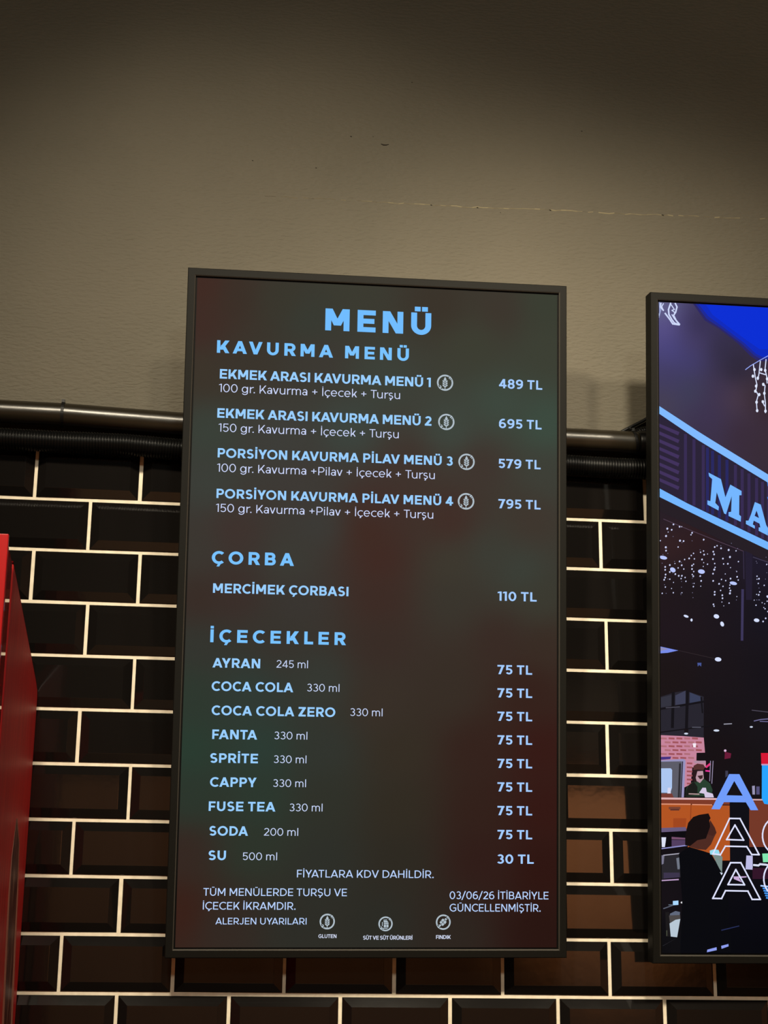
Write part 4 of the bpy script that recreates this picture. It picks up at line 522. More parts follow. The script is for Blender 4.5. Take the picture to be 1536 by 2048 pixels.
    (186,200,255, [(0.0875,0.7045),(0.0862,0.7026),(0.0835,0.7013),(0.0800,0.7012),(0.0767,0.7021),(0.0745,0.7039),(0.0739,0.7061),(0.0752,0.7081),(0.0779,0.7093),(0.0814,0.7095),(0.0847,0.7086),(0.0869,0.7067)]),
    (186,200,255, [(0.1504,0.6838),(0.1491,0.6823),(0.1462,0.6816),(0.1425,0.6818),(0.1390,0.6828),(0.1366,0.6844),(0.1360,0.6862),(0.1373,0.6876),(0.1402,0.6883),(0.1439,0.6882),(0.1474,0.6871),(0.1498,0.6855)]),
    (214,224,255, [(0.0548,0.6179),(0.0538,0.6171),(0.0517,0.6168),(0.0492,0.6173),(0.0470,0.6184),(0.0455,0.6198),(0.0453,0.6210),(0.0464,0.6219),(0.0484,0.6221),(0.0509,0.6216),(0.0531,0.6206),(0.0546,0.6192)]),
    (214,224,255, [(0.0627,0.6126),(0.0624,0.6112),(0.0616,0.6101),(0.0605,0.6097),(0.0595,0.6101),(0.0587,0.6111),(0.0584,0.6125),(0.0587,0.6139),(0.0595,0.6150),(0.0606,0.6154),(0.0617,0.6151),(0.0624,0.6140)]),
    (214,224,255, [(0.1145,0.6194),(0.1132,0.6177),(0.1108,0.6168),(0.1080,0.6170),(0.1056,0.6182),(0.1041,0.6202),(0.1040,0.6223),(0.1054,0.6240),(0.1077,0.6249),(0.1105,0.6247),(0.1130,0.6235),(0.1144,0.6215)]),
    (214,224,255, [(0.1236,0.6081),(0.1242,0.6057),(0.1237,0.6035),(0.1223,0.6022),(0.1204,0.6021),(0.1185,0.6032),(0.1171,0.6053),(0.1166,0.6077),(0.1171,0.6099),(0.1184,0.6112),(0.1203,0.6113),(0.1222,0.6102)]),
    (214,224,255, [(0.1936,0.6150),(0.1925,0.6134),(0.1903,0.6124),(0.1875,0.6123),(0.1849,0.6131),(0.1831,0.6145),(0.1827,0.6163),(0.1837,0.6179),(0.1859,0.6190),(0.1887,0.6191),(0.1913,0.6183),(0.1931,0.6168)]),
    (214,224,255, [(0.1181,0.5392),(0.1171,0.5372),(0.1145,0.5360),(0.1113,0.5357),(0.1081,0.5364),(0.1060,0.5380),(0.1053,0.5401),(0.1064,0.5420),(0.1089,0.5433),(0.1122,0.5436),(0.1153,0.5428),(0.1175,0.5412)]),
    (120,140,235, [(-0.0027,0.5609),(0.0345,0.5544),(0.0139,0.5495),(-0.0028,0.5482)]),
    (140,140,185, [(-0.0027,0.5602),(0.0156,0.5563),(-0.0028,0.5526)]),
    (70,86,150, [(0.0713,0.5322),(0.0792,0.5324),(0.0786,0.5253),(0.0749,0.5283),(0.0721,0.5251)]),
    (44,36,40, [(0.0339,0.5538),(0.1046,0.5403),(0.1049,0.5416),(0.0342,0.5551)]),
    ]),
    ('interior_picture', [
    (38,36,46, [(-0.0028,0.4671),(0.0266,0.4757),(0.0479,0.4793),(0.0577,0.4764),(0.0831,0.4691),(0.0823,0.3871),(-0.0032,0.3855)]),
    (60,62,84, [(0.0282,0.4702),(0.0479,0.4793),(0.0477,0.4556),(0.0281,0.4521)]),
    (56,62,88, [(0.0561,0.4764),(0.0773,0.4689),(0.0773,0.4610),(0.0559,0.4566)]),
    (50,50,62, [(0.0004,0.4656),(0.0208,0.4708),(0.0207,0.4503),(0.0003,0.4475)]),
    (18,16,22, [(0.0213,0.4765),(0.0192,0.4094),(0.0249,0.4093),(0.0271,0.4765)]),
    (18,16,22, [(0.0488,0.4803),(0.0460,0.4005),(0.0518,0.4005),(0.0546,0.4803)]),
    (18,16,22, [(-0.0005,0.4423),(0.0836,0.4579),(0.0830,0.4616),(-0.0012,0.4460)]),
    (18,16,22, [(0.0766,0.4681),(0.0790,0.4380),(0.0819,0.4383),(0.0795,0.4684)]),
    (18,16,22, [(-0.0005,0.3999),(0.1007,0.4147),(0.1004,0.4170),(-0.0008,0.4022)]),
    (70,68,80, [(0.0096,0.4456),(0.0369,0.4482),(0.0367,0.4501),(0.0094,0.4475)]),
    (90,90,105, [(0.0600,0.4107),(0.0773,0.4111),(0.0773,0.4126),(0.0600,0.4122)]),
    ]),
    ('lamp_picture', [
    (22,16,20, [(0.0449,0.4083),(0.0531,0.4085),(0.0522,0.3991),(0.0449,0.3989)]),
    (205,215,235, [(0.0525,0.3996),(0.0517,0.3985),(0.0497,0.3978),(0.0472,0.3978),(0.0452,0.3984),(0.0444,0.3994),(0.0452,0.4004),(0.0472,0.4011),(0.0497,0.4012),(0.0517,0.4006)]),
    (205,215,235, [(0.1129,0.4066),(0.1118,0.4053),(0.1089,0.4045),(0.1053,0.4045),(0.1024,0.4052),(0.1013,0.4063),(0.1024,0.4076),(0.1053,0.4084),(0.1089,0.4084),(0.1118,0.4077)]),
    (205,215,235, [(0.1781,0.4145),(0.1774,0.4136),(0.1759,0.4129),(0.1739,0.4129),(0.1724,0.4135),(0.1718,0.4144),(0.1724,0.4153),(0.1740,0.4159),(0.1759,0.4160),(0.1775,0.4154)]),
    (150,150,165, [(0.1214,0.4176),(0.1374,0.4188),(0.1373,0.4206),(0.1214,0.4195)]),
    (80,74,90, [(0.1761,0.4451),(0.2258,0.4405),(0.2260,0.4419),(0.1763,0.4465)]),
    (110,106,150, [(0.1802,0.4246),(0.1946,0.4280),(0.1942,0.4298),(0.1798,0.4264)]),
    (110,106,150, [(0.1933,0.4277),(0.2259,0.4309),(0.2258,0.4328),(0.1931,0.4296)]),
    (110,106,150, [(0.1916,0.4245),(0.2256,0.4239),(0.2257,0.4254),(0.1917,0.4260)]),
    ]),
    ('brick_wall_picture', [
    (198,132,156, [(-0.0060,0.3957),(0.0408,0.3948),(0.0824,0.3927),(0.0846,0.3650),(0.0683,0.3643),(0.0678,0.3499),(0.0861,0.3494),(0.0860,0.3377),(0.0599,0.3372),(0.0564,0.3060),(0.0433,0.2996),(0.0437,0.3494),(-0.0062,0.3485)]),
    (176,110,120, [(-0.0003,0.3916),(0.0111,0.3912),(0.0111,0.3878),(-0.0003,0.3882)]),
    (160,84,92, [(0.0147,0.3919),(0.0261,0.3915),(0.0260,0.3880),(0.0147,0.3885)]),
    (160,84,92, [(0.0297,0.3922),(0.0411,0.3918),(0.0410,0.3883),(0.0296,0.3887)]),
    (176,110,120, [(0.0447,0.3925),(0.0561,0.3921),(0.0560,0.3886),(0.0446,0.3890)]),
    (160,84,92, [(0.0597,0.3928),(0.0711,0.3924),(0.0711,0.3889),(0.0596,0.3893)]),
    (176,110,120, [(0.0072,0.3846),(0.0185,0.3841),(0.0185,0.3807),(0.0071,0.3811)]),
    (160,84,92, [(0.0221,0.3848),(0.0335,0.3844),(0.0335,0.3810),(0.0221,0.3814)]),
    (160,84,92, [(0.0371,0.3851),(0.0485,0.3847),(0.0485,0.3813),(0.0371,0.3817)]),
    (176,110,120, [(0.0521,0.3854),(0.0635,0.3850),(0.0635,0.3816),(0.0521,0.3820)]),
    (160,84,92, [(0.0671,0.3857),(0.0786,0.3853),(0.0785,0.3818),(0.0671,0.3822)]),
    (176,110,120, [(-0.0004,0.3772),(0.0110,0.3768),(0.0110,0.3734),(-0.0004,0.3738)]),
    (160,84,92, [(0.0146,0.3775),(0.0260,0.3771),(0.0260,0.3736),(0.0146,0.3741)]),
    (160,84,92, [(0.0296,0.3778),(0.0410,0.3774),(0.0409,0.3739),(0.0295,0.3743)]),
    (176,110,120, [(0.0446,0.3781),(0.0560,0.3777),(0.0559,0.3742),(0.0445,0.3746)]),
    (160,84,92, [(0.0596,0.3783),(0.0710,0.3779),(0.0710,0.3745),(0.0595,0.3749)]),
    (176,110,120, [(0.0071,0.3702),(0.0185,0.3697),(0.0184,0.3663),(0.0071,0.3667)]),
    (160,84,92, [(0.0220,0.3704),(0.0334,0.3700),(0.0334,0.3666),(0.0220,0.3670)]),
    (160,84,92, [(0.0370,0.3707),(0.0484,0.3703),(0.0484,0.3669),(0.0370,0.3673)]),
    (176,110,120, [(0.0520,0.3710),(0.0634,0.3706),(0.0634,0.3671),(0.0520,0.3676)]),
    (160,84,92, [(0.0670,0.3713),(0.0784,0.3709),(0.0784,0.3674),(0.0670,0.3678)]),
    (176,110,120, [(-0.0004,0.3628),(0.0109,0.3624),(0.0109,0.3590),(-0.0004,0.3594)]),
    (160,84,92, [(0.0145,0.3631),(0.0259,0.3627),(0.0259,0.3593),(0.0145,0.3597)]),
    (160,84,92, [(0.0295,0.3634),(0.0409,0.3630),(0.0408,0.3595),(0.0294,0.3599)]),
    (176,110,120, [(0.0444,0.3637),(0.0559,0.3632),(0.0558,0.3598),(0.0444,0.3602)]),
    (176,110,120, [(0.0070,0.3558),(0.0184,0.3554),(0.0183,0.3519),(0.0070,0.3524)]),
    (160,84,92, [(0.0219,0.3561),(0.0333,0.3556),(0.0333,0.3522),(0.0219,0.3526)]),
    (160,84,92, [(0.0369,0.3563),(0.0483,0.3559),(0.0483,0.3525),(0.0369,0.3529)]),
    (176,110,120, [(0.0519,0.3566),(0.0633,0.3562),(0.0633,0.3527),(0.0519,0.3532)]),
    (160,84,92, [(0.0494,0.3464),(0.0600,0.3461),(0.0599,0.3428),(0.0493,0.3433)]),
    (160,84,92, [(0.0493,0.3389),(0.0599,0.3386),(0.0599,0.3353),(0.0493,0.3358)]),
    (160,84,92, [(0.0493,0.3314),(0.0598,0.3311),(0.0598,0.3279),(0.0492,0.3283)]),
    (160,84,92, [(0.0492,0.3239),(0.0598,0.3236),(0.0598,0.3204),(0.0492,0.3208)]),
    (160,84,92, [(0.0492,0.3165),(0.0597,0.3162),(0.0597,0.3129),(0.0491,0.3133)]),
    (160,84,92, [(0.0491,0.3090),(0.0597,0.3087),(0.0596,0.3054),(0.0491,0.3059)]),
    (245,235,245, [(0.0611,0.3818),(0.0676,0.3819),(0.0667,0.3741),(0.0618,0.3748)]),
    (70,50,130, [(-0.0061,0.3556),(0.0193,0.3565),(0.0177,0.3518),(-0.0062,0.3501)]),
    (150,146,190, [(-0.0062,0.3493),(0.0437,0.3526),(0.0470,0.3495),(0.0432,0.2817),(0.0367,0.2816),(0.0396,0.3478),(-0.0062,0.3467)]),
    (92,92,104, [(-0.0062,0.3467),(0.0396,0.3481),(0.0367,0.2816),(-0.0065,0.2810)]),
    (24,22,26, [(0.0403,0.3481),(0.0366,0.2811),(0.0385,0.2810),(0.0422,0.3480)]),
    (46,44,50, [(0.0345,0.3442),(0.0315,0.2813),(0.0354,0.2812),(0.0383,0.3441)]),
    (172,198,240, [(-0.0062,0.3345),(0.0184,0.3349),(0.0211,0.3319),(0.0206,0.2992),(0.0173,0.2898),(-0.0065,0.2898)]),
    (215,215,240, [(0.0125,0.2991),(0.0182,0.2992),(0.0181,0.2883),(0.0117,0.2882)]),
    (120,60,52, [(-0.0065,0.2882),(0.0206,0.2887),(0.0238,0.2814),(-0.0065,0.2810)]),
    (20,12,18, [(0.0861,0.3502),(0.1008,0.3504),(0.0987,0.3067),(0.0857,0.3065)]),
    (225,50,120, [(0.0871,0.3363),(0.0960,0.3434),(0.0936,0.3462),(0.0847,0.3392)]),
    (225,50,150, [(0.0849,0.3301),(0.0944,0.3293),(0.0948,0.3321),(0.0852,0.3329)]),
    (150,140,170, [(0.0944,0.3500),(0.0924,0.3124),(0.0937,0.3124),(0.0958,0.3499)]),
    (150,140,170, [(0.0993,0.3501),(0.0964,0.3078),(0.0978,0.3078),(0.1007,0.3500)]),
    (106,26,56, [(0.1231,0.3673),(0.1353,0.3644),(0.1336,0.3557),(0.1221,0.3536)]),
    (225,190,225, [(0.1261,0.3694),(0.1256,0.3681),(0.1243,0.3672),(0.1228,0.3672),(0.1215,0.3680),(0.1211,0.3693),(0.1216,0.3706),(0.1228,0.3715),(0.1244,0.3715),(0.1256,0.3707)]),
    (60,60,80, [(0.1235,0.3321),(0.1287,0.3322),(0.1286,0.3228),(0.1234,0.3196)]),
    ]),
    ('counter_picture', [
    (222,176,178, [(-0.0065,0.2810),(0.1017,0.2815),(0.1303,0.2807),(0.6680,0.2832),(0.6679,0.2808),(-0.0065,0.2774)]),
    (126,58,40, [(-0.0065,0.2774),(0.1311,0.2784),(0.1310,0.2698),(-0.0065,0.2701)]),
    (226,150,120, [(-0.0073,0.2679),(0.0560,0.2682),(0.0560,0.2704),(-0.0072,0.2701)]),
    (226,150,120, [(0.0586,0.2677),(0.0974,0.2676),(0.0975,0.2698),(0.0587,0.2699)]),
    (178,84,34, [(-0.0066,0.2678),(0.1310,0.2683),(0.1306,0.1677),(0.0521,0.1669),(0.0477,0.2253),(-0.0068,0.2254)]),
    (160,70,30, [(0.0227,0.2435),(0.0478,0.2438),(0.0461,0.2253),(0.0226,0.2250)]),
    (150,66,30, [(0.0560,0.2693),(0.0546,0.2403),(0.0565,0.2403),(0.0579,0.2693)]),
    (120,66,50, [(0.0141,0.2596),(0.0364,0.2599),(0.0364,0.2645),(0.0141,0.2642)]),
    (92,48,40, [(0.0171,0.2575),(0.0342,0.2577),(0.0342,0.2605),(0.0171,0.2602)]),
    (116,56,40, [(0.1687,0.2774),(0.6680,0.2816),(0.6649,0.1985),(0.1676,0.1928)]),
    (12,12,20, [(0.1315,0.2760),(0.1690,0.2766),(0.1676,0.1681),(0.1306,0.1677)]),
    (152,148,180, [(0.1748,0.3048),(0.1802,0.3056),(0.1803,0.2892),(0.1754,0.2892)]),
    (84,80,120, [(0.1830,0.3041),(0.1895,0.3042),(0.1893,0.2894),(0.1828,0.2893)]),
    (214,22,52, [(0.1929,0.3662),(0.2242,0.3668),(0.2239,0.3463),(0.1934,0.3458)]),
    (196,150,190, [(0.1934,0.3461),(0.2239,0.3467),(0.2239,0.3438),(0.1934,0.3433)]),
    (40,164,255, [(0.1945,0.3433),(0.2239,0.3438),(0.2227,0.2696),(0.1981,0.2723),(0.1933,0.2816)]),
    ]),
    ('server_picture', [
    (40,64,48, [(0.0465,0.2903),(0.0490,0.3012),(0.0597,0.3099),(0.0695,0.3124),(0.0809,0.3173),(0.0939,0.3082),(0.0986,0.2958),(0.0953,0.2848),(0.0465,0.2833)]),
    (26,28,26, [(0.0473,0.2919),(0.0515,0.3036),(0.0629,0.3108),(0.0694,0.3015),(0.0692,0.2875),(0.0448,0.2833)]),
    (186,150,164, [(0.0639,0.3279),(0.0680,0.3335),(0.0802,0.3329),(0.0817,0.3173),(0.0743,0.3086),(0.0678,0.3124)]),
    (40,24,28, [(0.0598,0.3232),(0.0615,0.3341),(0.0680,0.3374),(0.0802,0.3344),(0.0810,0.3313),(0.0696,0.3304),(0.0662,0.3186),(0.0678,0.3093),(0.0613,0.3123)]),
    (84,48,46, [(0.0615,0.3326),(0.0624,0.3404),(0.0697,0.3444),(0.0811,0.3431),(0.0843,0.3384),(0.0810,0.3329),(0.0696,0.3335)]),
    (60,36,40, [(0.0695,0.3218),(0.0801,0.3235),(0.0793,0.3173),(0.0744,0.3156)]),
    (176,140,160, [(0.0624,0.3494),(0.0853,0.3502),(0.0852,0.3455),(0.0648,0.3448)]),
    (214,200,228, [(0.0725,0.2907),(0.0791,0.3001),(0.0856,0.3002),(0.0872,0.2925),(0.0986,0.2895),(0.1009,0.2826),(0.0838,0.2823),(0.0823,0.2893)]),
    (190,160,160, [(0.0524,0.2876),(0.0730,0.2873),(0.0731,0.2891),(0.0525,0.2895)]),
    ]),
    ('table_picture', [
    (104,90,124, [(-0.0056,0.2254),(0.0461,0.2276),(0.0484,0.2207),(-0.0057,0.2177)]),
    (10,8,14, [(-0.0057,0.2177),(0.0484,0.2204),(0.0507,0.1960),(-0.0058,0.1877)]),
    (120,80,110, [(0.0193,0.2095),(0.0451,0.2080),(0.0451,0.2049),(0.0193,0.2052)]),
    (82,62,96, [(0.0193,0.2041),(0.0451,0.2040),(0.0450,0.1944),(0.0192,0.1911)]),
    (220,225,245, [(-0.0001,0.2085),(0.0088,0.2086),(0.0080,0.2017),(0.0063,0.1909),(0.0006,0.1908)]),
    (140,140,200, [(-0.0064,0.1868),(0.0515,0.1938),(0.0512,0.1960),(-0.0066,0.1890)]),
    (40,38,44, [(-0.0059,0.1765),(0.0377,0.1808),(0.0357,0.1364),(-0.0061,0.1329)]),
    (120,118,140, [(-0.0059,0.1758),(0.0054,0.1759),(0.0037,0.1605),(-0.0059,0.1589)]),
    (112,118,132, [(0.0279,0.1708),(0.0368,0.1731),(0.0342,0.1509),(0.0302,0.1508)]),
    (170,168,185, [(0.0033,0.1749),(0.0367,0.1788),(0.0365,0.1806),(0.0031,0.1767)]),
    (60,52,76, [(0.0036,0.1445),(0.0342,0.1448),(0.0341,0.1363),(0.0036,0.1338)]),
    (180,150,190, [(-0.0068,0.1290),(0.0325,0.1312),(0.0324,0.1336),(-0.0069,0.1313)]),
    (150,150,190, [(0.0550,0.1243),(0.0579,0.1251),(0.0581,0.1060),(0.0523,0.0953),(0.0512,0.0983),(0.0557,0.1090)]),
    (170,215,255, [(0.0210,0.0935),(0.0314,0.0944),(0.0314,0.0867),(0.0210,0.0859)]),
    (230,230,235, [(0.0406,0.0909),(0.0399,0.0896),(0.0382,0.0891),(0.0364,0.0896),(0.0357,0.0909),(0.0364,0.0922),(0.0382,0.0927),(0.0399,0.0922)]),
    (90,96,112, [(0.0031,0.0787),(0.0218,0.0853),(0.0212,0.0869),(0.0024,0.0804)]),
    (96,110,126, [(0.0125,0.0859),(0.0214,0.0859),(0.0214,0.0874),(0.0125,0.0873)]),
    (26,24,26, [(0.0065,0.0736),(0.0137,0.0737),(0.0158,0.0297),(0.0078,0.0297)]),
    (96,104,124, [(0.0153,0.0707),(0.0257,0.0756),(0.0345,0.0738),(0.0337,0.0678),(0.0152,0.0676)]),
    (76,72,72, [(0.0136,0.0676),(0.0345,0.0685),(0.0348,0.0617),(0.0256,0.0593),(0.0152,0.0532)]),
    (184,200,214, [(0.0144,0.0532),(0.0256,0.0598),(0.0348,0.0614),(0.0286,0.0286),(0.0166,0.0298)]),
    (70,74,60, [(0.0082,0.0408),(0.0082,0.0307),(0.0100,0.0307),(0.0101,0.0408)]),
    (34,34,38, [(-0.0066,0.0130),(0.0302,0.0283),(0.0029,0.0131)]),
    ]),
    ('seated_guest_picture', [
    (6,7,13, [(0.0328,0.1792),(0.0523,0.1918),(0.0797,0.1844),(0.0943,0.1799),(0.1102,0.1539),(0.1181,0.1341),(0.1258,0.0974),(0.1312,0.0015),(0.0348,0.0011),(0.0387,0.0967)]),
    (78,42,34, [(0.0523,0.1922),(0.0670,0.2101),(0.0881,0.2165),(0.0932,0.2398),(0.1052,0.2183),(0.1002,0.2090),(0.0944,0.1966),(0.0846,0.1864),(0.0684,0.1878)]),
    (70,36,30, [(0.0881,0.2150),(0.0932,0.2413),(0.1020,0.2275),(0.1052,0.2183),(0.0978,0.2120)]),
    (20,12,14, [(0.0450,0.1944),(0.0460,0.2160),(0.0510,0.2354),(0.0608,0.2463),(0.0722,0.2504),(0.0901,0.2532),(0.0941,0.2445),(0.0916,0.2405),(0.0931,0.2290),(0.0848,0.2072),(0.0685,0.2040),(0.0539,0.1930)]),
    (150,220,240, [(0.0919,0.1853),(0.1008,0.1880),(0.1089,0.1866),(0.1113,0.1801),(0.1007,0.1772),(0.0926,0.1784)]),
    (120,140,136, [(0.0975,0.1769),(0.1121,0.1778),(0.1161,0.1740),(0.1150,0.1448),(0.1086,0.1555)]),
    (210,220,240, [(0.1109,0.1463),(0.1166,0.1448),(0.1141,0.1409)]),
    (190,188,230, [(0.1621,0.1773),(0.1742,0.1768),(0.1739,0.1515),(0.1602,0.1521)]),
    (130,232,176, [(0.1927,0.1810),(0.2213,0.1821),(0.2211,0.1666),(0.1941,0.1653)]),
    (215,220,240, [(0.1747,0.1583),(0.1860,0.1574),(0.1864,0.1610),(0.1751,0.1619)]),
    (215,220,240, [(0.1852,0.1572),(0.1904,0.1609),(0.1881,0.1638),(0.1830,0.1601)]),
    (215,220,240, [(0.1870,0.1599),(0.1991,0.1591),(0.1995,0.1627),(0.1874,0.1636)]),
    (215,220,240, [(0.1966,0.1594),(0.2217,0.1554),(0.2224,0.1590),(0.1974,0.1630)]),
    (50,20,40, [(0.1736,0.1546),(0.2209,0.1551),(0.2206,0.1350),(0.1733,0.1346)]),
    (200,170,215, [(0.1368,0.1388),(0.1620,0.1394),(0.1620,0.1375),(0.1473,0.1359),(0.1529,0.1282),(0.1376,0.1342)]),
    (170,205,255, [(0.1884,0.1212),(0.2015,0.1198),(0.2018,0.1226),(0.1887,0.1239)]),
    (170,205,255, [(0.1998,0.1200),(0.2210,0.1182),(0.2214,0.1209),(0.2001,0.1227)]),
    (70,150,240, [(0.1924,0.1166),(0.2209,0.1136),(0.2213,0.1163),(0.1928,0.1193)]),
    (70,150,240, [(0.1939,0.1123),(0.2209,0.1092),(0.2213,0.1120),(0.1943,0.1150)]),
    (70,150,240, [(0.1955,0.1080),(0.2208,0.1049),(0.2212,0.1076),(0.1959,0.1107)]),
    (70,150,240, [(0.1970,0.1038),(0.2207,0.1006),(0.2212,0.1033),(0.1975,0.1064)]),
    (70,150,240, [(0.1986,0.0995),(0.2206,0.0963),(0.2211,0.0990),(0.1991,0.1022)]),
    (36,44,84, [(0.1127,0.0406),(0.1470,0.0487),(0.1466,0.0504),(0.1123,0.0424)]),
    (140,156,238, [(0.0854,0.0066),(0.1031,0.0112),(0.1035,0.0059),(0.0848,0.0021)]),
    (140,156,238, [(0.1120,0.0136),(0.1257,0.0170),(0.1261,0.0129),(0.1127,0.0083)]),
    ]),
]
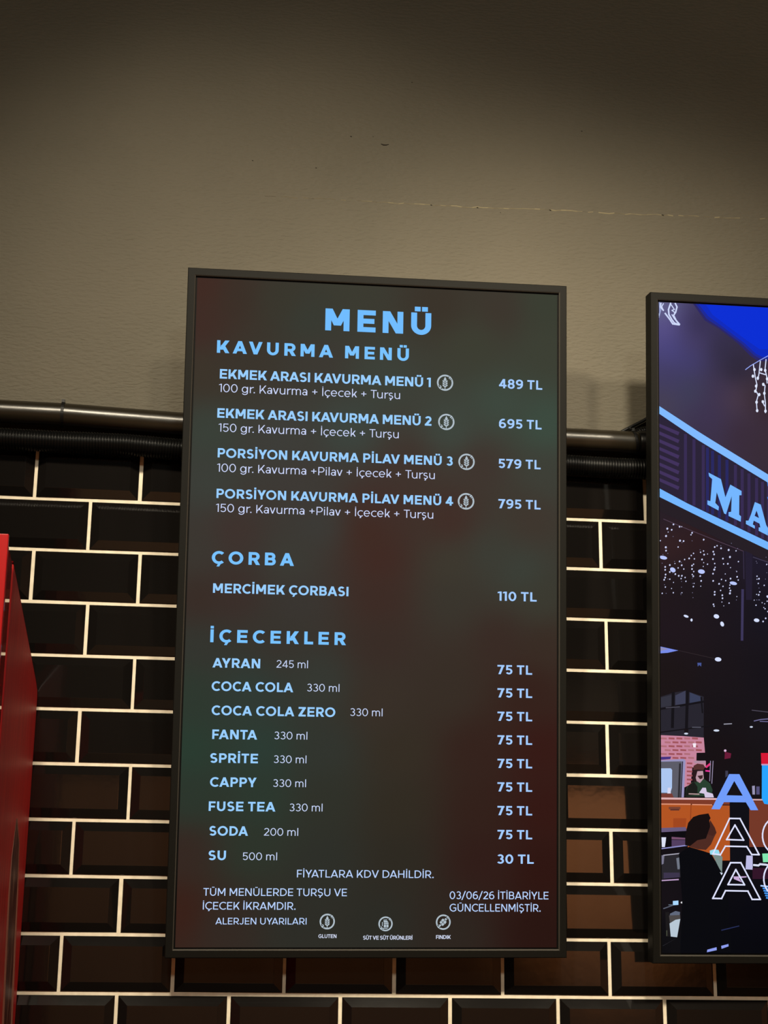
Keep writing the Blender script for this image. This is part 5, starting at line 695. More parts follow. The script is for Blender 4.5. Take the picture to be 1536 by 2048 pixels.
LETTERS = [
    ('sign_letter', [
    (116,182,255, [(0.0958,0.8964),(0.1203,0.8847),(0.1288,0.8496),(0.1387,0.8747),(0.1609,0.8632),(0.1608,0.8549),(0.1564,0.8548),(0.1556,0.8170),(0.1593,0.8138),(0.1585,0.8035),(0.1346,0.8138),(0.1347,0.8211),(0.1398,0.8221),(0.1413,0.8526),(0.1296,0.8168),(0.1258,0.8183),(0.1117,0.8588),(0.1086,0.8382),(0.1156,0.8311),(0.1147,0.8237),(0.0930,0.8343),(0.0931,0.8425),(0.0989,0.8411),(0.1030,0.8840),(0.0969,0.8892)]),
    ]),
    ('sign_letter', [
    (116,182,255, [(0.1871,0.8427),(0.1988,0.8382),(0.2092,0.7984),(0.2128,0.7928),(0.2119,0.7788),(0.1939,0.7872),(0.1940,0.7938),(0.1973,0.7939),(0.1957,0.8012),(0.1844,0.8065),(0.1823,0.7991),(0.1864,0.7968),(0.1864,0.7910),(0.1688,0.7994),(0.1689,0.8060),(0.1740,0.8062),(0.1792,0.8186)]),
    (40,34,70, [(0.1902,0.8264),(0.1950,0.8118),(0.1862,0.8159)]),
    ]),
    ('slogan_letter', [
    (112,156,250, [(0.1303,0.3262),(0.1500,0.3263),(0.1856,0.2605),(0.1709,0.2603),(0.1618,0.2749),(0.1560,0.2868),(0.1400,0.3136),(0.1246,0.2871),(0.1196,0.2743),(0.1113,0.2610),(0.0954,0.2612)]),
    (112,156,250, [(0.1246,0.2871),(0.1560,0.2868),(0.1618,0.2746),(0.1193,0.2743)]),
    ]),
    ('slogan_letter', [
    (224,228,255, [(0.1289,0.2433),(0.1515,0.2433),(0.1516,0.2459),(0.1290,0.2460)]),
    (224,228,255, [(0.1485,0.2450),(0.1855,0.1774),(0.1880,0.1787),(0.1509,0.2463)]),
    (224,228,255, [(0.1875,0.1804),(0.1707,0.1806),(0.1706,0.1779),(0.1873,0.1777)]),
    (224,228,255, [(0.1738,0.1789),(0.1630,0.1952),(0.1607,0.1938),(0.1714,0.1775)]),
    (224,228,255, [(0.1638,0.1948),(0.1201,0.1951),(0.1200,0.1925),(0.1637,0.1921)]),
    (224,228,255, [(0.1208,0.1955),(0.1099,0.1775),(0.1123,0.1763),(0.1232,0.1942)]),
    (224,228,255, [(0.1132,0.1791),(0.0965,0.1811),(0.0961,0.1785),(0.1128,0.1765)]),
    (224,228,255, [(0.0982,0.1780),(0.1320,0.2452),(0.1295,0.2463),(0.0957,0.1791)]),
    (224,228,255, [(0.1385,0.2330),(0.1562,0.2036),(0.1586,0.2050),(0.1409,0.2344)]),
    (224,228,255, [(0.1581,0.2066),(0.1229,0.2072),(0.1228,0.2046),(0.1580,0.2040)]),
    (224,228,255, [(0.1246,0.2042),(0.1422,0.2331),(0.1398,0.2344),(0.1222,0.2055)]),
    ]),
    ('slogan_letter', [
    (224,228,255, [(0.1298,0.1625),(0.1521,0.1627),(0.1522,0.1654),(0.1298,0.1652)]),
    (224,228,255, [(0.1491,0.1645),(0.1868,0.0962),(0.1892,0.0974),(0.1516,0.1657)]),
    (224,228,255, [(0.1887,0.0992),(0.1704,0.0990),(0.1704,0.0964),(0.1887,0.0965)]),
    (224,228,255, [(0.1735,0.0973),(0.1644,0.1143),(0.1619,0.1131),(0.1710,0.0961)]),
    (224,228,255, [(0.1650,0.1140),(0.1196,0.1144),(0.1195,0.1118),(0.1650,0.1114)]),
    (224,228,255, [(0.1201,0.1147),(0.1114,0.0983),(0.1139,0.0972),(0.1226,0.1136)]),
    (224,228,255, [(0.1145,0.1001),(0.0952,0.1003),(0.0951,0.0977),(0.1144,0.0975)]),
    (224,228,255, [(0.0970,0.0973),(0.1329,0.1643),(0.1304,0.1655),(0.0946,0.0985)]),
    (224,228,255, [(0.1392,0.1518),(0.1568,0.1223),(0.1592,0.1236),(0.1416,0.1532)]),
    (224,228,255, [(0.1587,0.1253),(0.1245,0.1255),(0.1245,0.1229),(0.1586,0.1227)]),
    (224,228,255, [(0.1264,0.1225),(0.1428,0.1519),(0.1404,0.1531),(0.1239,0.1237)]),
    ]),
    ('slogan_letter', [
    (224,228,255, [(0.2203,0.1835),(0.2124,0.1844),(0.2120,0.1818),(0.2199,0.1808)]),
    (224,228,255, [(0.2151,0.1837),(0.2077,0.1866),(0.2065,0.1842),(0.2140,0.1812)]),
    (224,228,255, [(0.2101,0.1853),(0.2034,0.1900),(0.2017,0.1879),(0.2084,0.1832)]),
    (224,228,255, [(0.2055,0.1882),(0.1999,0.1944),(0.1977,0.1927),(0.2033,0.1865)]),
    (224,228,255, [(0.2014,0.1923),(0.1971,0.1997),(0.1946,0.1984),(0.1990,0.1910)]),
    (224,228,255, [(0.1982,0.1974),(0.1953,0.2057),(0.1926,0.2048),(0.1955,0.1965)]),
    (224,228,255, [(0.1959,0.2032),(0.1945,0.2121),(0.1917,0.2116),(0.1931,0.2027)]),
    (224,228,255, [(0.1947,0.2095),(0.1948,0.2186),(0.1920,0.2185),(0.1919,0.2094)]),
    (224,228,255, [(0.1946,0.2160),(0.1962,0.2249),(0.1935,0.2253),(0.1918,0.2164)]),
    (224,228,255, [(0.1955,0.2224),(0.1987,0.2308),(0.1960,0.2317),(0.1929,0.2232)]),
    (224,228,255, [(0.1975,0.2284),(0.2021,0.2360),(0.1996,0.2373),(0.1951,0.2297)]),
    (224,228,255, [(0.2004,0.2338),(0.2062,0.2402),(0.2041,0.2419),(0.1983,0.2355)]),
    (224,228,255, [(0.2042,0.2383),(0.2110,0.2432),(0.2093,0.2453),(0.2025,0.2404)]),
    (224,228,255, [(0.2085,0.2418),(0.2161,0.2450),(0.2150,0.2474),(0.2074,0.2443)]),
    (224,228,255, [(0.2133,0.2442),(0.2213,0.2453),(0.2209,0.2480),(0.2130,0.2468)]),
    ]),
    ('slogan_letter', [
    (224,228,255, [(0.2210,0.1060),(0.2132,0.1070),(0.2128,0.1044),(0.2206,0.1034)]),
    (224,228,255, [(0.2160,0.1063),(0.2086,0.1091),(0.2075,0.1067),(0.2148,0.1039)]),
    (224,228,255, [(0.2111,0.1078),(0.2045,0.1124),(0.2028,0.1103),(0.2094,0.1057)]),
    (224,228,255, [(0.2065,0.1106),(0.2010,0.1167),(0.1989,0.1150),(0.2044,0.1089)]),
    (224,228,255, [(0.2026,0.1146),(0.1983,0.1218),(0.1958,0.1205),(0.2001,0.1133)]),
    (224,228,255, [(0.1994,0.1195),(0.1965,0.1276),(0.1939,0.1267),(0.1967,0.1186)]),
    (224,228,255, [(0.1972,0.1251),(0.1958,0.1337),(0.1930,0.1333),(0.1944,0.1246)]),
    (224,228,255, [(0.1960,0.1311),(0.1961,0.1400),(0.1933,0.1400),(0.1932,0.1311)]),
    (224,228,255, [(0.1958,0.1374),(0.1975,0.1461),(0.1947,0.1465),(0.1931,0.1378)]),
    (224,228,255, [(0.1968,0.1436),(0.1999,0.1518),(0.1972,0.1526),(0.1941,0.1444)]),
    (224,228,255, [(0.1987,0.1494),(0.2032,0.1567),(0.2008,0.1580),(0.1963,0.1506)]),
    (224,228,255, [(0.2016,0.1546),(0.2073,0.1607),(0.2052,0.1625),(0.1995,0.1563)]),
    (224,228,255, [(0.2052,0.1589),(0.2119,0.1636),(0.2103,0.1658),(0.2035,0.1610)]),
    (224,228,255, [(0.2094,0.1623),(0.2169,0.1653),(0.2158,0.1677),(0.2084,0.1647)]),
    (224,228,255, [(0.2141,0.1646),(0.2219,0.1656),(0.2216,0.1683),(0.2138,0.1672)]),
    ]),
]
ROW_Z = [0.0, -0.1022, -0.2035, -0.3055, -0.4075, -0.5089, -0.6108, -0.713, -0.8141, -0.9161, -1.0188]
ROW_X = [-0.1062, 0.0018, -0.0995, 0.0087, -0.0995, 0.0058, -0.0965, 0.0078, -0.1025, -0.0015, -0.1000]
CAM_AXES = [[0.994186, -0.038646, -0.100505], [-0.107064, -0.255145, -0.960957], [0.011494, 0.96613, -0.257799]]
CAM_LOC = [0.26422, -2.97846, -0.90078]
FOCAL_PX = 3124.68
MENU_POSE = ([[0.99989, -0.012052, -0.008633], [0.010906, 0.992427, -0.122347], [0.010042, 0.12224, 0.99245]], [0.204, -0.06871, -0.93703])
AD_POSE = ([[0.999918, -0.012055, -0.004386], [0.01144, 0.992667, -0.120342], [0.005805, 0.120282, 0.992723]], [1.08984, -0.07409, -0.93784])
SCREEN_W, SCREEN_H = 0.69254, 1.22925

ZO = 2.47                       # height of the first tile joint's datum above the floor
S = bpy.context.scene
COL = S.collection

# ------------------------------------------------------------------ camera, light, exposure
cam_d = bpy.data.cameras.new('camera')
cam_d.sensor_fit = 'VERTICAL'
cam_d.sensor_height = 24.0
cam_d.lens = 24.0 * FOCAL_PX / 2048.0
cam_d.clip_start = 0.05
cam = bpy.data.objects.new('camera', cam_d)
COL.objects.link(cam)
cm = Matrix(CAM_AXES).to_4x4()
cm.translation = Vector(CAM_LOC) + Vector((0, 0, ZO))
cam.matrix_world = cm
S.camera = cam
S.view_settings.view_transform = 'Standard'
S.view_settings.look = 'None'
S.view_settings.exposure = 0.0
S.view_settings.gamma = 1.0
S.view_settings.use_curve_mapping = False

world = bpy.data.worlds.new('world')
S.world = world
world.use_nodes = True
bg = world.node_tree.nodes['Background']
bg.inputs[0].default_value = (1.0, 0.8, 0.55, 1)
bg.inputs[1].default_value = 0.004


def spot(name, loc, aim, power, angle, blend, radius, color):
    d = bpy.data.lights.new(name, 'SPOT')
    d.energy = power
    d.spot_size = math.radians(angle)
    d.spot_blend = blend
    d.shadow_soft_size = radius
    d.color = color
    o = bpy.data.objects.new(name, d)
    COL.objects.link(o)
    o.location = (loc[0], loc[1], loc[2] + ZO)
    v = Vector(aim) - Vector(loc)
    o.rotation_euler = v.to_track_quat('-Z', 'Y').to_euler()
    return o


WARM = (1.0, 0.87, 0.66)
spot('ceiling_and_fill_spot_light', (-0.22, -2.4, 1.50), (0.42, 0, -0.18), 345, 48, 1.0, 0.14, WARM)
spot('ceiling_and_fill_spot_light', (0.95, -2.4, 1.50), (1.02, 0, -0.42), 300, 50, 1.0, 0.14, WARM)  # added fill between the other two, evens out the gap between displays
spot('ceiling_and_fill_spot_light', (1.75, -2.4, 1.50), (1.05, 0, -0.45), 150, 46, 0.9, 0.12, WARM)
spot('reflection_fill_light', (2.7, -4.4, 1.55), (2.72, -7.0, -0.16), 2900, 34, 0.8, 0.05, (1.0, 0.74, 0.48))  # added lamp: lights the far wall so the tiles mirror bright brown
spot('reflection_fill_light', (0.2, -4.4, 1.55), (0.2, -7.0, -0.9), 300, 100, 0.8, 0.05, (1.0, 0.72, 0.45))  # weaker added lamp for the dim brown mirrored further left
spot('reflection_fill_light', (0.9, -3.7, 1.60), (0.9, -3.7, -2.47), 1100, 70, 0.9, 0.05, (1.0, 0.72, 0.45))  # added lamp on the floor, mirrored brown in the downward tile bevels
spot('reflection_fill_light', (3.3, -1.7, 1.60), (4.6, -1.7, -0.75), 420, 60, 0.7, 0.05, (1.0, 0.72, 0.45))  # added lamp on the right wall, mirrored in the right-facing bevels
pl = bpy.data.lights.new('corner_fill_light', 'POINT')  # added point fill that lifts the dark corners of the wall
pl.energy = 140
pl.shadow_soft_size = 0.25
pl.color = (1.0, 1.0, 0.86)
po = bpy.data.objects.new('corner_fill_light', pl)
COL.objects.link(po)
po.location = (0.9, -4.6, 1.25 + ZO)

# ------------------------------------------------------------------ helpers


def lin(c):
    return tuple(((x / 255) / 12.92 if x / 255 <= 0.04045 else ((x / 255 + 0.055) / 1.055) ** 2.4) for x in c)


def mat(name, base=(0.5, 0.5, 0.5), rough=0.5, spec=0.5, metal=0.0, coat=0.0, ior=None):
    m = bpy.data.materials.new(name)
    m.use_nodes = True
    b = m.node_tree.nodes['Principled BSDF']
    b.inputs['Base Color'].default_value = (*base, 1)
    b.inputs['Roughness'].default_value = rough
    b.inputs['Specular IOR Level'].default_value = spec
    b.inputs['Metallic'].default_value = metal
    b.inputs['Coat Weight'].default_value = coat
    if ior:
        b.inputs['IOR'].default_value = ior
    return m


def nodes(m):
    return m.node_tree.nodes, m.node_tree.links, m.node_tree.nodes['Principled BSDF']


def noise_bump(m, scale, strength, dist, detail=4, stretch=(1, 1, 1)):
    N, L, b = nodes(m)
    tc = N.new('ShaderNodeTexCoord')
    mp = N.new('ShaderNodeMapping')
    mp.inputs['Scale'].default_value = stretch
    nz = N.new('ShaderNodeTexNoise')
    nz.inputs['Scale'].default_value = scale
    nz.inputs['Detail'].default_value = detail
    bp = N.new('ShaderNodeBump')
    bp.inputs['Strength'].default_value = strength
    bp.inputs['Distance'].default_value = dist
    L.new(tc.outputs['Object'], mp.inputs['Vector'])
    L.new(mp.outputs['Vector'], nz.inputs['Vector'])
    L.new(nz.outputs['Fac'], bp.inputs['Height'])
    L.new(bp.outputs['Normal'], b.inputs['Normal'])
    return mp, nz, bp


def vary(m, c0, c1, scale, detail=3, stretch=(1, 1, 1), lo=0.3, hi=0.7):
    N, L, b = nodes(m)
    tc = N.new('ShaderNodeTexCoord')
    mp = N.new('ShaderNodeMapping')
    mp.inputs['Scale'].default_value = stretch
    nz = N.new('ShaderNodeTexNoise')
    nz.inputs['Scale'].default_value = scale
    nz.inputs['Detail'].default_value = detail
    cr = N.new('ShaderNodeValToRGB')
    cr.color_ramp.elements[0].position = lo
    cr.color_ramp.elements[0].color = (*c0, 1)
    cr.color_ramp.elements[1].position = hi
    cr.color_ramp.elements[1].color = (*c1, 1)
    L.new(tc.outputs['Object'], mp.inputs['Vector'])
    L.new(mp.outputs['Vector'], nz.inputs['Vector'])
    L.new(nz.outputs['Fac'], cr.inputs['Fac'])
    L.new(cr.outputs['Color'], b.inputs['Base Color'])
    return cr


def screen_mat(name, spec=0.02):
    """a lit display: what it shows comes from the mesh's 'picture' colours"""
    m = mat(name, (0.0006, 0.0006, 0.0006), 0.6, spec)
    N, L, b = nodes(m)
    at = N.new('ShaderNodeVertexColor')
    at.layer_name = 'picture'
    L.new(at.outputs['Color'], b.inputs['Emission Color'])
    b.inputs['Emission Strength'].default_value = 1.0
    return m


def lit_mat(name, rgb):
    m = mat(name, (0.0006, 0.0006, 0.0006), 0.6, 0.02)
    b = m.node_tree.nodes['Principled BSDF']
    b.inputs['Emission Color'].default_value = (*lin(rgb), 1)
    b.inputs['Emission Strength'].default_value = 1.0
    return m


def add_box(bm, x0, x1, y0, y1, z0, z1):
    v = [bm.verts.new((x, y, z)) for x in (x0, x1) for y in (y0, y1) for z in (z0, z1)]
    for f in ((0, 1, 3, 2), (4, 6, 7, 5), (0, 4, 5, 1), (2, 3, 7, 6), (0, 2, 6, 4), (1, 5, 7, 3)):
        bm.faces.new([v[i] for i in f])
    return v


def add_prism(bm, prof, x0, x1):
    """profile in (y, z) pushed along x"""
    a = [bm.verts.new((x0, y, z)) for y, z in prof]
    b = [bm.verts.new((x1, y, z)) for y, z in prof]
    n = len(prof)
    bm.faces.new(a)
    bm.faces.new(b[::-1])
    for i in range(n):
        bm.faces.new((a[i], b[i], b[(i + 1) % n], a[(i + 1) % n]))


def add_tube(bm, pts, radii, seg=16, cap=True):
    rings = []
    n = len(pts)
    for i, pt in enumerate(pts):
        d = (Vector(pts[min(i + 1, n - 1)]) - Vector(pts[max(i - 1, 0)])).normalized()
        up = Vector((0, 0, 1)) if abs(d.z) < 0.9 else Vector((0, 1, 0))
        s = d.cross(up).normalized()
        u = s.cross(d)
        r = radii[i] if isinstance(radii, (list, tuple)) else radii
        rings.append([bm.verts.new(Vector(pt) + s * r * math.cos(t) + u * r * math.sin(t))
                      for t in [2 * math.pi * k / seg for k in range(seg)]])
    for a, b in zip(rings, rings[1:]):
        for k in range(seg):
            bm.faces.new((a[k], a[(k + 1) % seg], b[(k + 1) % seg], b[k]))
    if cap:
        bm.faces.new(rings[0][::-1])
        bm.faces.new(rings[-1])


def obj(name, bm, m, parent=None, smooth=False, bevel=0.0):
    bmesh.ops.recalc_face_normals(bm, faces=bm.faces)
    me = bpy.data.meshes.new(name)
    bm.to_mesh(me)
    bm.free()
    me.materials.append(m)
    if smooth:
        for p in me.polygons:
            p.use_smooth = True
    o = bpy.data.objects.new(name, me)
    COL.objects.link(o)
    if parent:
        o.parent = parent
    if bevel:
        bv = o.modifiers.new('bevel', 'BEVEL')
        bv.width = bevel
        bv.segments = 2
        bv.limit_method = 'ANGLE'
    return o


def structure(name, bm, m, parent=None, **k):
    o = obj(name, bm, m, parent, **k)
    if not parent:
        o['kind'] = 'structure'
    return o


def tag(o, label, cat, group=None):
    o['label'] = label
    o['category'] = cat
    if group:
        o['group'] = group
    return o


def thing(name, label, cat, loc, group=None):
    o = bpy.data.objects.new(name, None)
    COL.objects.link(o)
    o.empty_display_size = 0.1
    o.location = loc
    return tag(o, label, cat, group)


# ------------------------------------------------------------------ materials
M_paint = mat('olive_grey_paint', (0.108, 0.096, 0.069), 0.62, 0.25)
vary(M_paint, (0.100, 0.089, 0.064), (0.116, 0.102, 0.074), 3.0, 5)
mp_, nz_, bp_ = noise_bump(M_paint, 120, 0.55, 0.004, 5, (0.55, 1, 1.5))
M_crack = mat('crack_filler', (0.27, 0.235, 0.145), 0.7, 0.2)
M_scuff = mat('dark_scuff', (0.03, 0.025, 0.02), 0.7, 0.2)
M_tile = mat('black_glazed_tile', (0.0065, 0.0055, 0.0050), 0.07, 0.62)
noise_bump(M_tile, 40, 0.035, 0.002, 2)
M_grout = mat('cream_grout', (0.80, 0.72, 0.58), 0.85, 0.2)
vary(M_grout, (0.76, 0.68, 0.53), (0.90, 0.81, 0.65), 60, 3)
M_bezel = mat('black_display_plastic', (0.006, 0.0058, 0.0046), 0.55, 0.12)
M_lip = mat('highlight_frame_lip', (0.055, 0.050, 0.042), 0.4, 0.3)  # paler than the bezel, stands in for the lamp highlight along the lip
M_gap = mat('black_screen_rim', (0.002, 0.002, 0.002), 0.6, 0.1)
M_steel = mat('black_steel', (0.03, 0.03, 0.03), 0.4, 0.5, 0.6)
M_pipe = mat('painted_pipe', (0.014, 0.011, 0.0065), 0.31, 0.5)
noise_bump(M_pipe, 90, 0.12, 0.002, 3, (0.3, 1, 1))
M_hose = mat('black_corrugated_plastic', (0.0025, 0.0025, 0.0025), 0.34, 0.2)
M_rubber = mat('black_cable_rubber', (0.004, 0.004, 0.004), 0.45, 0.25)
M_red = mat('bright_red_lacquer', (0.56, 0.002, 0.003), 0.35, 0.5)
M_dred = mat('deep_red_gloss', (0.42, 0.002, 0.004), 0.04, 0.7)
M_wood = mat('red_stained_wood', (0.5, 0.010, 0.012), 0.48, 0.22)
vary(M_wood, (0.42, 0.008, 0.011), (0.58, 0.022, 0.020), 6, 5, (1, 14, 1.0))
noise_bump(M_wood, 8, 0.06, 0.002, 4, (1, 16, 1.2))
M_edge = mat('matte_red_edge', (0.10, 0.004, 0.005), 0.9, 0.0)
M_edge.node_tree.nodes['Principled BSDF'].inputs['IOR'].default_value = 1.0
M_groove = mat('worn_groove_edge', (0.26, 0.10, 0.07), 0.5, 0.3)
M_dgroove = mat('dark_worn_groove', (0.10, 0.016, 0.012), 0.5, 0.3)
vary(M_dgroove, (0.07, 0.008, 0.007), (0.30, 0.14, 0.10), 30, 4, (1, 2, 0.4), 0.5, 0.72)
M_hallwood = mat('brown_wood_panelling', (0.30, 0.135, 0.06), 0.5, 0.3)
vary(M_hallwood, (0.25, 0.10, 0.04), (0.36, 0.17, 0.08), 2, 4, (6, 1, 0.6))
M_dark = mat('dark_paint', (0.012, 0.011, 0.010), 0.9, 0.0)
M_dark.node_tree.nodes['Principled BSDF'].inputs['IOR'].default_value = 1.0
M_floor = mat('brown_floor_tile', (0.22, 0.13, 0.075), 0.4, 0.4)
M_side = mat('dark_taupe_paint', (0.06, 0.05, 0.04), 0.7, 0.2)

# ------------------------------------------------------------------ room
XL, XR, YB, ZC = -1.9, 4.6, -7.0, 1.72 + ZO
bm = bmesh.new(); add_box(bm, XL, XR, YB, 0.2, -0.1, 0.0); structure('floor', bm, M_floor)
bm = bmesh.new(); add_box(bm, XL, XR, YB, 0.2, ZC, ZC + 0.1); structure('ceiling', bm, M_dark)
bm = bmesh.new(); add_box(bm, XL - 0.1, XL, YB, 0.2, 0, ZC); structure('wall_left', bm, M_side)
bm = bmesh.new(); add_box(bm, XR, XR + 0.1, YB, 0.2, 0, ZC); structure('wall_right', bm, M_hallwood)
bm = bmesh.new(); add_box(bm, XL, XR, YB - 0.1, YB, 0, ZC); structure('wall_front', bm, M_hallwood)
bm = bmesh.new(); add_box(bm, XL, XR, YB, YB + 0.25, 2.62, ZC); structure('added_trim_1', bm, M_dark)  # unseen dark header, added to cut off the brown mirrored in the tiles

# the wall with the menu: painted above, tiled below
bm = bmesh.new()
add_box(bm, XL, XR, 0.0, 0.2, 0, ZC)
wall = structure('wall_back', bm, M_paint)
# filled hairline crack running along the paint
rnd = random.Random(3)
bm = bmesh.new()
pts = []
cx = [(0.319, 0.568), (0.455, 0.569), (0.665, 0.569), (0.766, 0.570), (0.922, 0.574), (1.084, 0.575), (1.166, 0.578), (1.325, 0.581), (1.60, 0.588)]
for (xa, za), (xb, zb) in zip(cx, cx[1:]):
    k = max(3, int((xb - xa) / 0.011))
    for i in range(k):
        t = i / k
        pts.append((xa + (xb - xa) * t, za + (zb - za) * t + rnd.uniform(-0.0013, 0.0013)))
for i, ((xa, za), (xb, zb)) in enumerate(zip(pts, pts[1:])):
    w = (0.0004 + 0.0007 * min(1, max(0, (xa - 0.3) / 0.45))) * rnd.uniform(0.5, 1.5)
    if 1.335 < xa < 1.37 or (xa > 0.9 and rnd.random() < 0.12) or (xa < 0.5 and rnd.random() < 0.3):
        continue
    v = [bm.verts.new(q) for q in ((xa, 0.0002, za + ZO - w), (xb, 0.0002, zb + ZO - w), (xb, -0.0006, zb + ZO), (xa, -0.0006, za + ZO), (xb, 0.0002, zb + ZO + w), (xa, 0.0002, za + ZO + w))]
    bm.faces.new((v[0], v[1], v[2], v[3])); bm.faces.new((v[3], v[2], v[4], v[5]))
structure('wall_crack', bm, M_crack, wall)
bm = bmesh.new()
for (x, z, r) in [(0.496, 0.717, 0.0016), (0.543, 0.720, 0.0009), (0.291, 0.647, 0.0013), (0.424, 0.639, 0.0013), (0.625, 0.854, 0.0012), (0.994, 0.764, 0.0014), (0.766, 0.570, 0.0016), (0.922, 0.574, 0.0019), (1.166, 0.578, 0.002), (0.668, 0.5695, 0.0016), (0.815, 0.5615, 0.0008)]:
    add_tube(bm, [(x - r, -0.0004, z + ZO), (x + r, -0.0004, z + ZO - r * 0.5)], r * 0.55, 6)
add_tube(bm, [(0.560, -0.0005, 0.7035 + ZO), (0.565, -0.0005, 0.7015 + ZO), (0.571, -0.0005, 0.7018 + ZO), (0.577, -0.0005, 0.7035 + ZO)], [0.0008, 0.0013, 0.0011, 0.0004], 6)
structure('wall_scuff', bm, M_scuff, wall)

# tiles: running bond, joints where they are on the wall
PITCH = 0.20205
rows = list(ROW_Z)
while rows[-1] > -2.40:
    rows.append(rows[-1] - 0.1018)
offs = list(ROW_X)
while len(offs) < len(rows):
    offs.append(offs[-2])
rnd = random.Random(11)
bm = bmesh.new()
GAP = 0.0062
for r in range(len(rows) - 1):
    zt, zb = rows[r] + ZO - GAP / 2, rows[r + 1] + ZO + GAP / 2
    x = offs[r] - PITCH * 9
    while x < XR - 0.25:
        xa, xb = x + GAP / 2 + rnd.uniform(-0.0005, 0.0005), x + PITCH - GAP / 2 + rnd.uniform(-0.0005, 0.0005)
        if xa > XL + 0.02:
            tx, tz = rnd.gauss(0, 0.0035), rnd.gauss(0, 0.0035)
            xm, zm = (xa + xb) / 2, (zt + zb) / 2
            loops = []
            for ins, top_ins, dep in ((0, 0, 0.0), (0.0003, 0.0003, 0.0034), (0.0010, 0.0010, 0.0042), (0.0168, 0.0172, 0.0127), (0.0172, 0.0172, 0.0128)):
                q = []
                for (px, pz) in ((xa + ins, zb + ins), (xb - ins, zb + ins), (xb - ins, zt - top_ins), (xa + ins, zt - top_ins)):
                    y = -dep + (tx * (px - xm) + tz * (pz - zm) if dep > 0.003 else 0)
                    q.append(bm.verts.new((px, y, pz)))
                loops.append(q)
            for a, b in zip(loops, loops[1:]):
                for i in range(4):
                    if b is loops[-1] and i == 2:
                        continue
                    bm.faces.new((a[i], a[(i + 1) % 4], b[(i + 1) % 4], b[i]))
            bm.faces.new(loops[-1])
        x += PITCH
tiles = structure('wall_tiles', bm, M_tile, wall)
bm = bmesh.new()
nx, nz = 2, 2
add_box(bm, XL + 0.01, XR - 0.05, -0.0022, 0.0, 0.0 + 0.02, ZO - 0.002)
structure('wall_grout', bm, M_grout, wall)

# ------------------------------------------------------------------ stroke lettering (geometric sans)
LETTER = {}


def ring(cx, cy, rx, ry, a0, a1, w, wy=None):
    wy = wy or w * 0.94
    n = max(4, int(abs(a1 - a0) / 9))
    out = []
    ts = [math.radians(a0 + (a1 - a0) * i / n) for i in range(n + 1)]
    for s, t in zip(ts, ts[1:]):
        out.append([(cx + rx * math.cos(s), cy + ry * math.sin(s)), (cx + rx * math.cos(t), cy + ry * math.sin(t)),
                    (cx + (rx - w) * math.cos(t), cy + (ry - wy) * math.sin(t)), (cx + (rx - w) * math.cos(s), cy + (ry - wy) * math.sin(s))])
    return out


def bar(x0, y0, x1, y1):
    return [[(x0, y0), (x1, y0), (x1, y1), (x0, y1)]]


def dg(xb, yb, xt, yt, hw):
    """slanted stroke with level ends: left edge from (xb,yb) to (xt,yt), horizontal width hw"""
    return [[(xb, yb), (xb + hw, yb), (xt + hw, yt), (xt, yt)]]


